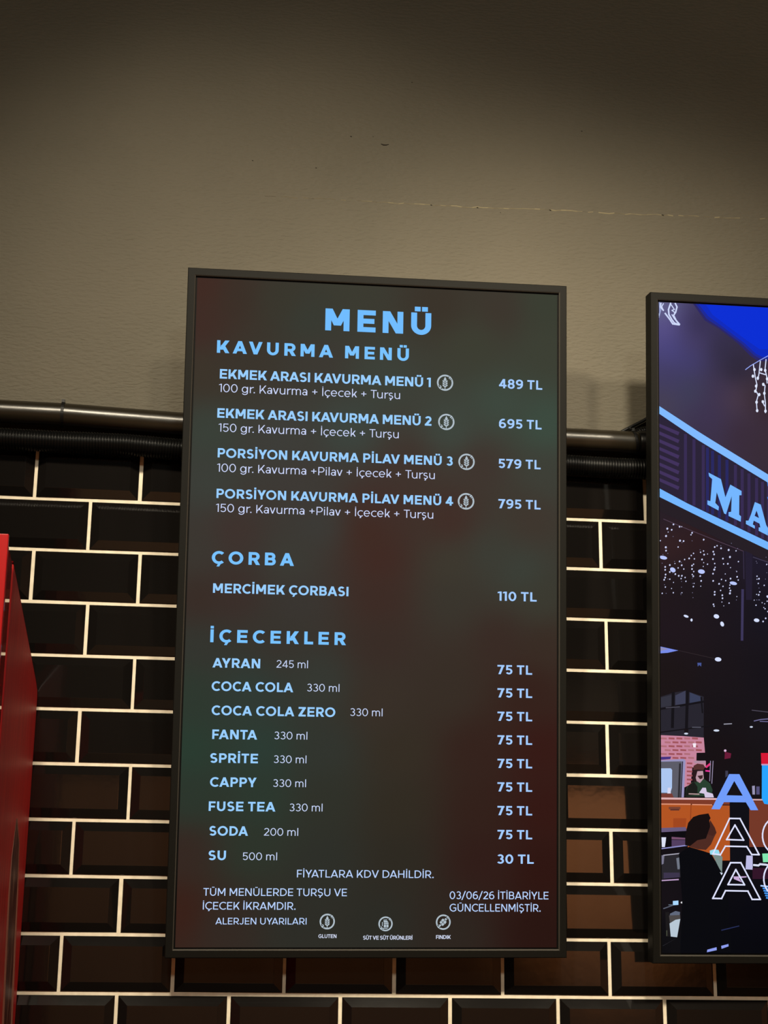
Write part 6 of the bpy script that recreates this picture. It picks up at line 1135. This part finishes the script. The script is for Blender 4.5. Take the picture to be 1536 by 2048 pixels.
def glyph(ch, w):
    k = max(0, min(1.4, (w - 0.10) / 0.10))
    v = w * 0.94                                   # horizontal strokes a little thinner

    def W(a, b):
        return a + (b - a) * k
    g, ls, rs = [], 0.085, 0.085
    base = {'İ': 'I', 'Ü': 'U', 'Ç': 'C', 'Ş': 'S', 'ç': 'c', 'ş': 's'}.get(ch, ch)
    if base == 'A':
        X = W(.86, .96); d = w * 1.13; ap = (X - d) / 2
        g = dg(0, 0, ap, 1, d) + dg(X - d, 0, ap, 1, d) + bar(X * .2, .2, X * .8, .2 + v); ls = rs = .005
    elif base == 'B':
        X = W(.66, .74); r1, r2 = (.5 + v / 2) / 2, (.5 + v / 2) / 2
        g = bar(0, 0, w, 1) + bar(0, 0, X - r2, v) + bar(0, .5 - v / 2, X - r2, .5 + v / 2) + bar(0, 1 - v, X - r1 - .03, 1)
        g += ring(X - r2, r2, r2, r2, -90, 90, w, v) + ring(X - .035 - r1, 1 - r1, r1, r1, -90, 90, w, v); rs = .05
    elif base == 'C':
        X = W(.80, .84); g = ring(.5, .5, .5, .515, 47, 313, w); ls, rs = .045, .03
    elif base == 'D':
        X = W(.80, .84); g = bar(0, 0, w, 1) + bar(0, 0, X - .5, v) + bar(0, 1 - v, X - .5, 1) + ring(X - .5, .5, .5, .5, -90, 90, w, v); rs = .045
    elif base == 'E':
        X = W(.60, .70); g = bar(0, 0, w, 1) + bar(0, 0, X, v) + bar(0, .5 - v / 2, X * .93, .5 + v / 2) + bar(0, 1 - v, X, 1); rs = .05
    elif base == 'F':
        X = W(.58, .64); g = bar(0, 0, w, 1) + bar(0, .46 - v / 2, X * .92, .46 + v / 2) + bar(0, 1 - v, X, 1); rs = .03
    elif base == 'G':
        X = W(.88, .9); g = ring(.5, .5, .5, .515, 47, 318, w) + bar(.5, .5 - v * .75, X, .5 + v * .25) + bar(X - w, .16, X, .5); ls, rs = .045, .06
    elif base == 'H':
        X = W(.74, .80); g = bar(0, 0, w, 1) + bar(X - w, 0, X, 1) + bar(0, .5 - v / 2, X, .5 + v / 2)
    elif base == 'I':
        X = w; g = bar(0, 0, w, 1)
    elif base == 'J':
        X = W(.52, .58); r = .28; g = bar(X - w, r, X, 1) + ring(X - r, r, r, r + .015, 205, 360, w); ls = .02
    elif base == 'K':
        X = W(.72, .84); d = w * 1.32; g = bar(0, 0, w, 1) + dg(w * .4, .26, X - d - .02, 1, d) + dg(X - d * .98, 0, X * .28, .62, d * .95); rs = .01
    elif base == 'L':
        X = W(.55, .61); g = bar(0, 0, w, 1) + bar(0, 0, X, v); rs = .02
    elif base == 'M':
        X = W(.90, .96); d = w * 1.2; c = X / 2
        g = bar(0, 0, w, 1) + bar(X - w, 0, X, 1) + dg(c - d / 2, .24, 0, 1, d) + dg(c - d / 2, .24, X - d, 1, d)
    elif base == 'N':
        X = W(.77, .82); d = w * 1.25; g = bar(0, 0, w, 1) + bar(X - w, 0, X, 1) + dg(X - d, 0, 0, 1, d)
    elif base == 'O':
        X = W(1.0, 1.02); g = ring(X / 2, .5, X / 2, .515, 0, 360, w); ls = rs = .045
    elif base == 'P':
        X = W(.66, .73); r = (.66) / 2; g = bar(0, 0, w, 1) + bar(0, .34, X - r, .34 + v) + bar(0, 1 - v, X - r, 1) + ring(X - r, 1 - r, r, r, -90, 90, w, v); rs = .03
    elif base == 'R':
        X = W(.70, .77); r = .33; d = w * 1.25
        g = bar(0, 0, w, 1) + bar(0, .34, X - r - .02, .34 + v) + bar(0, 1 - v, X - r - .02, 1) + ring(X - r - .02, 1 - r, r, r, -90, 90, w, v) + dg(X - d + .02, 0, X * .34, .36 + v * .5, d); rs = .03
    elif base == 'S':
        X = W(.64, .70); r = (1.03 + v) / 4
        g = ring(X / 2, 1.015 - r, X / 2 - .02, r, 32, 270, w, v) + ring(X / 2, r - .015, X / 2, r, 90, -150, w, v); ls = rs = .045
    elif base == 'T':
        X = W(.66, .72); g = bar(X / 2 - w / 2, 0, X / 2 + w / 2, 1) + bar(0, 1 - v, X, 1); ls = rs = .025
    elif base == 'U':
        X = W(.74, .80); r = X / 2; g = bar(0, r, w, 1) + bar(X - w, r, X, 1) + ring(r, r, r, r + .015, 180, 360, w)
    elif base == 'V':
        X = W(.84, .92); d = w * 1.13; ap = (X - d) / 2; g = dg(ap, 0, 0, 1, d) + dg(ap, 0, X - d, 1, d); ls = rs = .005
    elif base == 'Y':
        X = W(.78, .86); d = w * 1.25; c = X / 2; g = bar(c - w / 2, 0, c + w / 2, .44) + dg(c - d / 2, .38, 0, 1, d) + dg(c - d / 2, .38, X - d, 1, d); ls = rs = .005
    elif base == 'Z':
        X = W(.68, .72); d = w * 1.4; g = bar(0, 0, X, v) + bar(0, 1 - v, X, 1) + dg(0, v * .6, X - d, 1 - v * .6, d); ls = rs = .05
    elif base == '0':
        X = W(.70, .74); g = ring(X / 2, .5, X / 2, .515, 0, 360, w); ls = rs = .05
    elif base == '1':
        X = W(.30, .38); g = bar(X - w, 0, X, 1) + [[(0, .86 - v * .3), (X - w * .3, 1 - v * .85), (X - w * .3, 1), (X - w, 1), (0, .86 + v * .45)]]; ls, rs = .02, .07
    elif base == '2':
        X = W(.62, .66); r = .30; d = w * 1.45
        g = ring(X / 2, 1.01 - r, X / 2 - .01, r, 160, -28, w, v) + dg(.0, v * .7, X - d * .98, 1 - r * 1.28, d) + bar(0, 0, X, v); ls = rs = .05
    elif base == '3':
        X = W(.62, .67); r = (1.02 + v) / 4 - .01
        g = ring(X / 2 - .01, 1.01 - r, X / 2 - .03, r, 148, -90, w, v) + ring(X / 2, r + .0, X / 2, r + .012, 90, -152, w, v); ls = rs = .045
    elif base == '4':
        X = W(.70, .76); d = w * 1.15; g = bar(X * .80 - w, 0, X * .80, 1) + bar(0, .2, X, .2 + v) + dg(0, .2 + v * .5, X * .80 - d, 1, d); ls = rs = .03
    elif base == '5':
        X = W(.62, .67); r = .325
        g = bar(.07, 1 - v, X - .04, 1) + [[(.05, .44), (.05 + w * .95, .47), (.07 + w, 1), (.07, 1)]] + bar(.06, .648 - v, X / 2, .648) + ring(X / 2, r - .005, X / 2, r, 90, -150, w, v); ls = rs = .05
    elif base == '6':
        X = W(.66, .71); r = .325
        g = ring(X / 2, r - .01, X / 2, r, 0, 360, w, v) + ring(X * .62, .5, X * .62, .515, 68, 186, w, v); ls = rs = .045
    elif base == '7':
        X = W(.62, .68); d = w * 1.2; g = bar(0, 1 - v, X, 1) + dg(X * .14, 0, X - d, 1, d); ls = rs = .03
    elif base == '8':
        X = W(.64, .69); r = (1.03 + v) / 4
        g = ring(X / 2, 1.015 - r + .01, X / 2 - .03, r - .01, 0, 360, w, v) + ring(X / 2, r - .015, X / 2, r + .01, 0, 360, w, v); ls = rs = .045
    elif base == '9':
        X = W(.66, .71); r = .325
        g = ring(X / 2, 1.01 - r, X / 2, r, 0, 360, w, v) + ring(X * .38, .5, X * .62, .515, 248, 366, w, v); ls = rs = .045
    elif base == '+':
        X = .56; g = bar(0, .46 - v / 2, X, .46 + v / 2) + bar(X / 2 - w / 2, .18, X / 2 + w / 2, .74)
    elif base == '.':
        X = w * 1.3; g = bar(0, 0, X, w * 1.3); ls = rs = .06
    elif base == '/':
        X = .52; g = dg(-.04, -.12, X - w * .9, 1.06, w * 1.1); ls = rs = .0
    elif base == 'a':
        X = .53; h = .74
        g = bar(X - w, 0, X, .48) + ring(X / 2 + .01, h - .26, X / 2 - .01, .27, 0, 150, w, v) + ring(.24, .215, .245, .225, 0, 360, w, v) + bar(.24, .44 - v, X - w * .5, .44); ls, rs = .04, .08
    elif base == 'c':
        X = .57; g = ring(.36, .37, .36, .385, 50, 310, w); ls, rs = .045, .02
    elif base == 'e':
        X = .67; g = ring(.335, .37, .335, .385, 0, 318, w) + bar(.06, .37 - v * .45, X - .01, .37 + v * .45); ls = rs = .045
    elif base == 'g':
        X = .66; g = ring(.32, .38, .32, .375, 0, 360, w) + bar(X - w, .02, X, .74) + ring(X / 2, .04, X / 2, .30, 205, 360, w); ls, rs = .045, .085
    elif base == 'i':
        X = w; g = bar(0, 0, w, .74) + bar(-w * .08, .88, w * 1.08, .88 + w * 1.1)
    elif base == 'k':
        X = .54; d = w * 1.32; g = bar(0, 0, w, 1.04) + dg(w * .5, .20, X - d - .01, .74, d) + dg(X - d, 0, X * .28, .44, d); rs = .01
    elif base == 'l':
        X = w; g = bar(0, 0, w, 1.04)
    elif base == 'm':
        X = .98; r = (X / 2 + w / 2) / 2
        g = bar(0, 0, w, .74) + bar(X / 2 - w / 2, 0, X / 2 + w / 2, .46) + bar(X - w, 0, X, .46) + ring(r, .46, r, .295, 0, 180, w, v) + ring(X - r, .46, r, .295, 0, 180, w, v)
    elif base == 'r':
        X = .36; g = bar(0, 0, w, .74) + ring(.40, .40, .40, .35, 88, 160, w, v); rs = .02
    elif base == 's':
        X = .48; r = (.77 + v) / 4; g = ring(X / 2, .755 - r, X / 2 - .01, r, 35, 270, w, v) + ring(X / 2, r - .015, X / 2, r, 90, -148, w, v); ls = rs = .04
    elif base == 'u':
        X = .60; r = X / 2; g = bar(0, r, w, .74) + bar(X - w, 0, X, .74) + ring(r, r, r, r + .015, 180, 360, w)
    elif base == 'v':
        X = .60; d = w * 1.13; ap = (X - d) / 2; g = dg(ap, 0, 0, .74, d) + dg(ap, 0, X - d, .74, d); ls = rs = .01
    else:
        X = .30; ls = rs = 0
    if ch == 'İ':
        g += bar(0, 1.07, w, 1.07 + w * .9)
    if ch == 'Ü':
        c = X / 2; g += bar(c - w * 1.12, 1.06, c - w * .12, 1.06 + w * .88) + bar(c + w * .12, 1.06, c + w * 1.12, 1.06 + w * .88)
    if ch in 'ÇŞçş' and ch.strip():
        c = {'Ç': .48, 'Ş': X / 2, 'ç': .35, 'ş': X / 2}[ch]
        g += [[(c - .03, .03), (c + w * .75, .03), (c + .02 + w * .1, -.20), (c - .14, -.20)]]
    return g, X, ls, rs


KERN = {('A', 'V'): -.11, ('V', 'A'): -.11, ('A', 'Y'): -.11, ('Y', 'A'): -.12, ('T', 'A'): -.1, ('A', 'T'): -.1, ('L', 'A'): .0, ('P', 'A'): -.08, ('F', 'A'): -.07,
        ('Y', 'O'): -.05, ('L', 'T'): -.1, ('T', 'E'): .02, ('R', 'T'): -.02, ('T', 'L'): .02, ('K', 'A'): -.02, ('D', 'A'): -.03, ('T', 'u'): -.09, ('a', 'v'): -.03, ('r', '.'): -.06}
STYLE = {'title': (.240, (112, 188, 255), 1.10), 'heading': (.225, (120, 194, 255), 1.12), 'item': (.203, (152, 206, 255), 1.07), 'price': (.190, (164, 204, 255), 1.04),
         'description': (.100, (205, 216, 252), 1.0), 'volume': (.104, (200, 214, 248), 1.0), 'note': (.126, (186, 212, 255), 1.0), 'caption': (.175, (214, 222, 246), 1.0)}


def lay_text(s, w, x0, x1, y0, cap, wide):
    """one list of polygons per word; the ink runs from x0 to x1 on baseline y0"""
    gl = [glyph(c, w) for c in s]
    adv, x = [], 0.0
    for i, (g, X, l, r) in enumerate(gl):
        if i:
            x += l + KERN.get((s[i - 1], s[i]), 0)
        adv.append(x)
        x += X + r
    nat = x - gl[-1][3]
    sx = cap * wide
    track = ((x1 - x0) / sx - nat) / max(1, len(s) - 1)
    if wide < 1.1 and abs(track) > 0.03:            # very tight or loose: change the letters' width instead
        t2 = max(-0.03, min(0.03, track))
        sx = (x1 - x0) / (nat + t2 * (len(s) - 1))
        track = t2
    out = [[]]
    for i, (g, X, l, r) in enumerate(gl):
        if s[i] == ' ':
            out.append([])
        for poly in g:
            out[-1].append([(x0 + (adv[i] + track * i + px) * sx, y0 + py * cap) for px, py in poly])
    return out


def flat_mesh(polys, y):
    bm = bmesh.new()
    for poly in polys:
        f = bm.faces.new([bm.verts.new((px, y, pz)) for px, pz in poly])
        f.normal_update()
        if f.normal.y > 0:
            f.normal_flip()
    me = bpy.data.meshes.new('m')
    bm.to_mesh(me)
    bm.free()
    return me


def flat(name, polys, y, m, parent):
    me = flat_mesh(polys, y)
    me.name = name
    me.materials.append(m)
    o = bpy.data.objects.new(name, me)
    COL.objects.link(o)
    o.parent = parent
    return o


# ------------------------------------------------------------------ wall displays
def glow_grid(points, nx, nz, gain=0.95, power=3.2):
    """screen face with colours blended between the given spots"""
    bm = bmesh.new()
    vs = [[bm.verts.new((SCREEN_W * i / nx, 0.0, SCREEN_H * j / nz)) for i in range(nx + 1)] for j in range(nz + 1)]
    for j in range(nz):
        for i in range(nx):
            bm.faces.new((vs[j][i], vs[j][i + 1], vs[j + 1][i + 1], vs[j + 1][i]))
    me = bpy.data.meshes.new('screen')
    bm.to_mesh(me)
    bm.free()
    at = me.color_attributes.new('picture', 'FLOAT_COLOR', 'POINT')
    for v in me.vertices:
        sw, c = 0.0, [0, 0, 0]
        for (u, h, rgb) in points:
            d2 = (v.co.x - u) ** 2 + (v.co.z - h) ** 2 + 0.0012
            w = d2 ** (-power / 2)
            sw += w
            for q in range(3):
                c[q] += w * rgb[q]
        at.data[v.index].color = (*lin([x / sw * gain for x in c]), 1)
    return me


def display(name, label, pose, glow, m_screen, grid):
    axes, org = pose
    root = thing(name, label, 'display', (0, 0, 0))
    mw = Matrix(axes).to_4x4()
    mw.translation = Vector(org) + Vector((0, 0, ZO))
    root.matrix_world = mw
    W, H = SCREEN_W, SCREEN_H
    b, g = 0.0180, 0.0028                                   # outer edge and inner edge of the bezel
    yf, yb = -0.0045, 0.028
    # bezel: four mitred sides of one ring, as one frame
    bm = bmesh.new()
    prof = [(-b, yb), (-b, yf + 0.0012), (-b + 0.0012, yf), (-g - 0.0020, yf)]
    loops = []
    for (o_, y_) in prof:
        loops.append([bm.verts.new(q) for q in ((o_, y_, o_), (W - o_, y_, o_), (W - o_, y_, H - o_), (o_, y_, H - o_))])
    for a, c in zip(loops, loops[1:]):
        for i in range(4):
            bm.faces.new((a[i], a[(i + 1) % 4], c[(i + 1) % 4], c[i]))
    fr = obj('frame', bm, M_bezel, root)
    bm = bmesh.new()
    loops = []
    for (o_, y_) in [(-g - 0.0020, yf), (-g - 0.0003, yf + 0.0017), (-g, 0.0009)]:
        loops.append([bm.verts.new(q) for q in ((o_, y_, o_), (W - o_, y_, o_), (W - o_, y_, H - o_), (o_, y_, H - o_))])
    for a, c in zip(loops, loops[1:]):
        for i in range(4):
            bm.faces.new((a[i], a[(i + 1) % 4], c[(i + 1) % 4], c[i]))
    obj('frame_lip', bm, M_lip, root)
    # black rim between frame and lit area, and the back of the housing
    bm = bmesh.new()
    a = [bm.verts.new(q) for q in ((-g - .001, 0.0008, -g - .001), (W + g + .001, 0.0008, -g - .001), (W + g + .001, 0.0008, H + g + .001), (-g - .001, 0.0008, H + g + .001))]
    bm.faces.new(a)
    obj('screen_rim', bm, M_gap, root)
    bm = bmesh.new()
    add_box(bm, -b + .002, W + b - .002, 0.010, 0.034, -b + .002, H + b - .002)
    add_box(bm, 0.10, W - 0.10, 0.034, 0.046, 0.12, H - 0.25)
    obj('back_cover', bm, M_bezel, root, bevel=0.003)
    me = glow_grid(glow, *grid)
    me.materials.append(m_screen)
    sc = bpy.data.objects.new('screen', me)
    COL.objects.link(sc)
    sc.parent = root
    # tilting wall bracket behind
    inv = mw.inverted()
    bm = bmesh.new()
    xc = org[0] + W / 2
    add_box(bm, xc - 0.18, xc + 0.18, -0.014, -0.006, ZO - 0.62, ZO - 0.10)
    for sx in (-0.14, 0.14):
        add_box(bm, xc + sx - 0.015, xc + sx + 0.015, -0.064, -0.010, ZO - 0.60, ZO - 0.57)
        add_box(bm, xc + sx - 0.015, xc + sx + 0.015, -0.120, -0.010, ZO - 0.15, ZO - 0.12)
    bmesh.ops.transform(bm, matrix=inv, verts=bm.verts)
    obj('wall_bracket', bm, M_steel, root)
    return root, sc


M_menu = screen_mat('menu_screen')
menu, mscreen = display('menu_display', 'portrait menu display in slim black frame, listing dishes and prices', MENU_POSE, GLOW, M_menu, (40, 72))
TM = {k: lit_mat('lit_' + k + '_text', v[1]) for k, v in STYLE.items()}
for s, st, x0, x1, y0, cap in TEXTS:
    words = lay_text(s, STYLE[st][0], x0, x1, y0, cap, STYLE[st][2])
    if st != 'heading':
        words = [sum(words, [])]
    for w_ in words:
        flat(st + '_text', w_, -0.0006, TM[st], mscreen)

M_icon = lit_mat('lit_icon', (176, 190, 200))


def seg(a, b, w):
    dx, dy = b[0] - a[0], b[1] - a[1]
    L = math.hypot(dx, dy) or 1
    nx, ny = -dy / L * w / 2, dx / L * w / 2
    return [(a[0] + nx, a[1] + ny), (b[0] + nx, b[1] + ny), (b[0] - nx, b[1] - ny), (a[0] - nx, a[1] - ny)]


for kind, cx, cy, R in ICONS:
    P = ring(0, 0, 1, 1, 62, 205, .20, .20) + ring(0, 0, 1, 1, 242, 385, .20, .20)
    P += ring(0, 0, 1, 1, 25, 62, .10, .10) + ring(0, 0, 1, 1, 205, 242, .10, .10)
    P += [seg((.46, .56), (.70, .74), .16), seg((.60, .40), (.74, .52), .10), seg((-.72, -.72), (-.44, -.52), .16), seg((-.66, -.40), (-.50, -.42), .10)]
    if kind == 'wheat':
        P += [[(0, .74), (.16, .44), (.17, .28), (0, .18), (-.17, .28), (-.16, .44)]]
        for y in (.18, -.08, -.34):
            h = .26
            P += [[(.03, y - .24), (.30, y - .04), (.30, y + .14), (.10, y + .02), (.03, y - .08)], [(-.03, y - .24), (-.03, y - .08), (-.10, y + .02), (-.30, y + .14), (-.30, y - .04)]]
        P += [seg((0, -.80), (0, -.4), .09)]
    elif kind == 'milk':
        P += [[(-.30, .42), (.22, .42), (.42, .18), (-.24, .18)], [(-.24, .12), (.42, .12), (.42, -.04), (-.24, -.04)], [(-.24, -.10), (.06, -.10), (.06, -.48), (-.24, -.48)],
              [(.12, -.10), (.42, -.10), (.42, -.48), (.12, -.48)], seg((-.45, -.3), (-.45, .25), .10), seg((-.30, .52), (.2, .55), .09), seg((-.46, -.62), (.3, -.60), .10)]
    else:
        c, s_ = math.cos(.8), math.sin(.8)
        for q in ([(-.42, -.30), (-.08, -.30), (-.08, .0), (-.42, .0)], [(-.02, -.36), (.34, -.30), (.34, .0), (-.02, .0)], [(-.40, .06), (-.08, .06), (-.08, .36), (-.36, .34)],
                  [(-.02, .06), (.34, .06), (.30, .36), (-.02, .40)], [(.40, -.14), (.62, -.10), (.62, .14), (.40, .18)], [(-.66, -.1), (-.48, -.12), (-.48, .12), (-.66, .1)]):
            P += [[(x * c - y * s_, x * s_ + y * c) for x, y in q]]
    flat('allergen_icon', [[(cx + x * R, cy + y * R) for x, y in q] for q in P], -0.0006, M_icon, mscreen)

# the second display shows a street scene with people in a restaurant
M_ad = screen_mat('picture_screen')
ad, ascreen = display('advertising_display', 'portrait display in black frame showing a restaurant front in blue evening light', AD_POSE, GLOW2, M_ad, (56, 100))


def picture(name, items, y0, dy, parent):
    bm = bmesh.new()
    lay = bm.loops.layers.float_color.new('picture')
    for k, (r, g, b, pts) in items:
        pts = [(min(SCREEN_W, max(0.0, x)), min(SCREEN_H, max(0.0, z))) for x, z in pts]
        q = []
        for t in pts:
            if not q or math.hypot(t[0] - q[-1][0], t[1] - q[-1][1]) > 1e-5:
                q.append(t)
        if len(q) > 2 and math.hypot(q[0][0] - q[-1][0], q[0][1] - q[-1][1]) < 1e-5:
            q.pop()
        if len(q) < 3:
            continue
        f = bm.faces.new([bm.verts.new((x, y0 - dy * k, z)) for x, z in q])
        f.normal_update()
        if f.normal.y > 0:
            f.normal_flip()
        c = (*lin((r, g, b)), 1)
        for l in f.loops:
            l[lay] = c
    bmesh.ops.triangulate(bm, faces=bm.faces)
    me = bpy.data.meshes.new(name)
    bm.to_mesh(me)
    bm.free()
    me.materials.append(M_ad)
    o = bpy.data.objects.new(name, me)
    COL.objects.link(o)
    o.parent = parent
    return o


k = 0
for name, items in PICTURE:
    step = 0 if name == 'string_lights' else 1
    rows_ = [(k + i * step, it) for i, it in enumerate(items)]
    for chunk in ([[r_] for r_ in rows_] if name == 'lamp_picture' else [rows_]):
        o = picture(name, chunk, -0.0002, 0.000004, ascreen)
        if name == 'string_lights':
            o['kind'] = 'stuff'
    k += len(items) * step + 1
for name, items in LETTERS:
    picture(name, list(enumerate(items)), -0.0026, 0.000004, ascreen)

# ------------------------------------------------------------------ pipe, hose, ties, cable above the tiles
PY = -0.045
pp = [(-1.85, 0.060), (-0.18, 0.0570), (-0.058, 0.0560), (0.168, 0.0477), (0.55, 0.0490), (0.935, 0.0512), (1.037, 0.0505), (1.086, 0.0495)]
bm = bmesh.new()
P3 = []
for (xa, za), (xb, zb) in zip(pp, pp[1:]):
    for i in range(6):
        t = i / 6
        P3.append((xa + (xb - xa) * t, PY, za + (zb - za) * t + ZO))
P3.append((pp[-1][0], PY, pp[-1][1] + ZO))
pipe = thing('conduit_pipe', 'taupe painted round pipe running along the top of the black tiles', 'pipe', (0.45, PY, 0.05 + ZO))
PI_ = Matrix.Translation((-0.45, -PY, -0.05 - ZO))


def child(name, bm, m, root, smooth=True, bevel=0.0):
    bmesh.ops.transform(bm, matrix=Matrix.Translation(-Vector(root.location)), verts=bm.verts)
    return obj(name, bm, m, root, smooth, bevel)


add_tube(bm, P3, 0.0232, 28)
child('pipe_body', bm, M_pipe, pipe)
bm = bmesh.new()
add_tube(bm, [(1.082, PY, 0.0495 + ZO), (1.086, PY, 0.0495 + ZO), (1.16, PY, 0.0490 + ZO), (1.163, PY, 0.0490 + ZO)], [0.0236, 0.0258, 0.0258, 0.0236], 28)
o = child('end_collar', bm, M_hose, pipe)
o['label'] = 'black plastic collar on the pipe end'


def tie(x, z, slant, tail):
    bm = bmesh.new()
    n = 36
    rings = []
    for k in range(n):
        t = 2 * math.pi * k / n
        c, s = math.cos(t), math.sin(t)
        r0, r1 = 0.0234, 0.0250
        xo = x + slant * s
        rings.append([bm.verts.new((xo + dx, PY + r * c, z + r * s)) for dx, r in ((-0.003, r0), (0.003, r0), (0.003, r1), (-0.003, r1))])
    for a, b in zip(rings, rings[1:] + rings[:1]):
        for i in range(4):
            bm.faces.new((a[i], a[(i + 1) % 4], b[(i + 1) % 4], b[i]))
    add_box(bm, x + slant - 0.003, x + slant + 0.003, PY - 0.014, PY - 0.006, z + 0.0215, z + 0.0275)
    if tail:
        add_tube(bm, [(x + slant, PY - 0.01, z + 0.024), (x + slant - 0.006, PY - 0.012, z + 0.027), (x + slant - 0.011, PY - 0.012, z + 0.030)], [0.0022, 0.002, 0.0008], 8)
    return child('cable_tie', bm, M_rubber, pipe, False)


tie(-0.0576, 0.0560 + ZO, 0.0, False)
tie(1.0755, 0.0497 + ZO, -0.004, True)
# saddles that hold the pipe to the wall, behind it
for x in (-0.9, 0.45, 0.75):
    bm = bmesh.new()
    add_box(bm, x - 0.008, x + 0.008, PY, 0.0, 0.045 + ZO, 0.055 + ZO)
    child('pipe_saddle', bm, M_steel, pipe, False)

# corrugated hose
hz = [(-1.85, 0.010), (-0.175, 0.0060), (-0.055, 0.0046), (0.063, 0.0048), (0.170, -0.0012), (0.55, 0.0010), (0.934, 0.0010), (1.005, -0.0008), (1.05, -0.0015), (1.096, -0.0005), (1.55, 0.0030)]


def corrugated(pts, r, pitch):
    """centre line + radii of a ribbed hose"""
    P, Rr = [], []
    acc = 0.0
    for a, b in zip(pts, pts[1:]):
        a, b = Vector(a), Vector(b)
        L = (b - a).length
        k = max(1, int(round(L / pitch)))
        for i in range(k):
            for f, rr in ((0.0, r - 0.0016), (0.22, r - 0.0016), (0.36, r), (0.84, r)):
                P.append(a.lerp(b, (i + f) / k))
                Rr.append(rr)
    P.append(Vector(pts[-1]))
    Rr.append(r)
    return P, Rr


hose = thing('corrugated_hose', 'black corrugated hose sagging just under the pipe, along the tile tops', 'hose', (0.45, -0.034, ZO))
bm = bmesh.new()
P, Rr = corrugated([(x, -0.034, z + ZO) for x, z in hz], 0.0212, 0.0056)
add_tube(bm, P, Rr, 20)
child('hose_body', bm, M_hose, hose)
riser = thing('corrugated_hose', 'short black corrugated hose rising behind the second display', 'hose', (1.12, -0.03, ZO + 0.1))
bm = bmesh.new()
arc = [(1.082, -0.014, 0.072), (1.098, -0.014, 0.083), (1.125, -0.015, 0.089), (1.20, -0.018, 0.090), (1.36, -0.022, 0.090)]
P, Rr = corrugated([(x, y, z + ZO) for x, y, z in arc], 0.0115, 0.0050)
add_tube(bm, P, Rr, 16)
child('hose_body', bm, M_hose, riser)
cab = thing('power_cable', 'thin black cable slanting up from the pipe behind the second display', 'cable', (1.05, -0.012, ZO + 0.09))
bm = bmesh.new()
add_tube(bm, [(1.020, -0.009, 0.0600 + ZO), (1.048, -0.009, 0.0770 + ZO), (1.070, -0.009, 0.0900 + ZO), (1.103, -0.009, 0.1085 + ZO), (1.17, -0.012, 0.150 + ZO), (1.30, -0.05, 0.20 + ZO), (1.40, -0.10, 0.19 + ZO)], 0.0036, 12)
child('cable_body', bm, M_rubber, cab)

# ------------------------------------------------------------------ red cabinet at the left
CX = -0.073
cabinet = thing('red_cabinet', 'glossy red wooden cabinet side with sloping top, at the left edge', 'cabinet', (CX - 0.3, -0.28, 0))


def cab_part(name, prof, x0, x1, m, bevel=0.0):
    bm = bmesh.new()
    add_prism(bm, [(y, z + ZO) for y, z in prof], x0, x1)
    return child(name, bm, m, cabinet, False, bevel)


top = lambda y: -0.466 - 0.302 * (y + 0.045)
side = [(-0.47, top(-0.47)), (-0.47, -ZO), (-0.0145, -ZO), (-0.0145, -0.492), (-0.022, -0.476), (-0.06, top(-0.06))]
cab_part('side_panel', side, CX - 0.022, CX, M_wood, 0.0025)
cab_part('glare_cap', [(-0.472, top(-0.472)), (-0.472, top(-0.472) + 0.003), (-0.03, top(-0.03) + 0.003), (-0.0145, -0.489), (-0.0145, -0.492), (-0.022, -0.476)], CX - 0.022, CX - 0.001, M_edge)  # matte cap added so the panel's top edge throws no glare into the tiles
cab_part('corner_strip', [(-0.535, top(-0.535)), (-0.52, -ZO), (-0.473, -ZO), (-0.473, top(-0.473))], CX - 0.022, CX - 0.0015, M_dred, 0.006)
cab_part('front_door', [(-0.557, -0.310), (-0.548, -0.310), (-0.526, -ZO + 0.02), (-0.535, -ZO + 0.02)], CX - 0.95, CX + 0.0005, M_red, 0.0015)
cab_part('top_panel', [(-0.54, top(-0.54) - 0.002), (-0.54, top(-0.54) - 0.02), (-0.02, top(-0.02) - 0.02), (-0.02, top(-0.02) - 0.002)], CX - 0.95, CX - 0.023, M_dark)
cab_part('back_panel', [(-0.014, top(-0.02) - 0.022), (-0.014, -ZO), (-0.030, -ZO), (-0.030, top(-0.02) - 0.022)], CX - 0.95, CX - 0.023, M_wood)


def sideplate(name, poly, x, m):
    """thin worn inlay on the side panel; poly in (y, z)"""
    bm = bmesh.new()
    add_prism(bm, [(y, z + ZO) for y, z in poly], x - 0.001, x)
    return child(name, bm, m, cabinet, False)


ge = [(-0.205, -0.725), (-0.235, -0.790), (-0.238, -0.850), (-0.230, -0.918), (-0.199, -1.061), (-0.180, -1.30)]
gi = [(-0.195, -0.725), (-0.145, -0.765), (-0.122, -0.850), (-0.113, -0.918), (-0.080, -1.068), (-0.05, -1.30)]
sideplate('groove', ge + gi[::-1], CX + 0.0006, M_dgroove)
for L in (ge, gi):
    bm = bmesh.new()
    Q = [(CX + 0.0008, y, z + ZO) for y, z in L]
    add_tube(bm, Q, [0.0004, 0.0008, 0.0018, 0.0024, 0.0026, 0.0026], 8)
    o = child('groove_edge', bm, M_groove, cabinet)
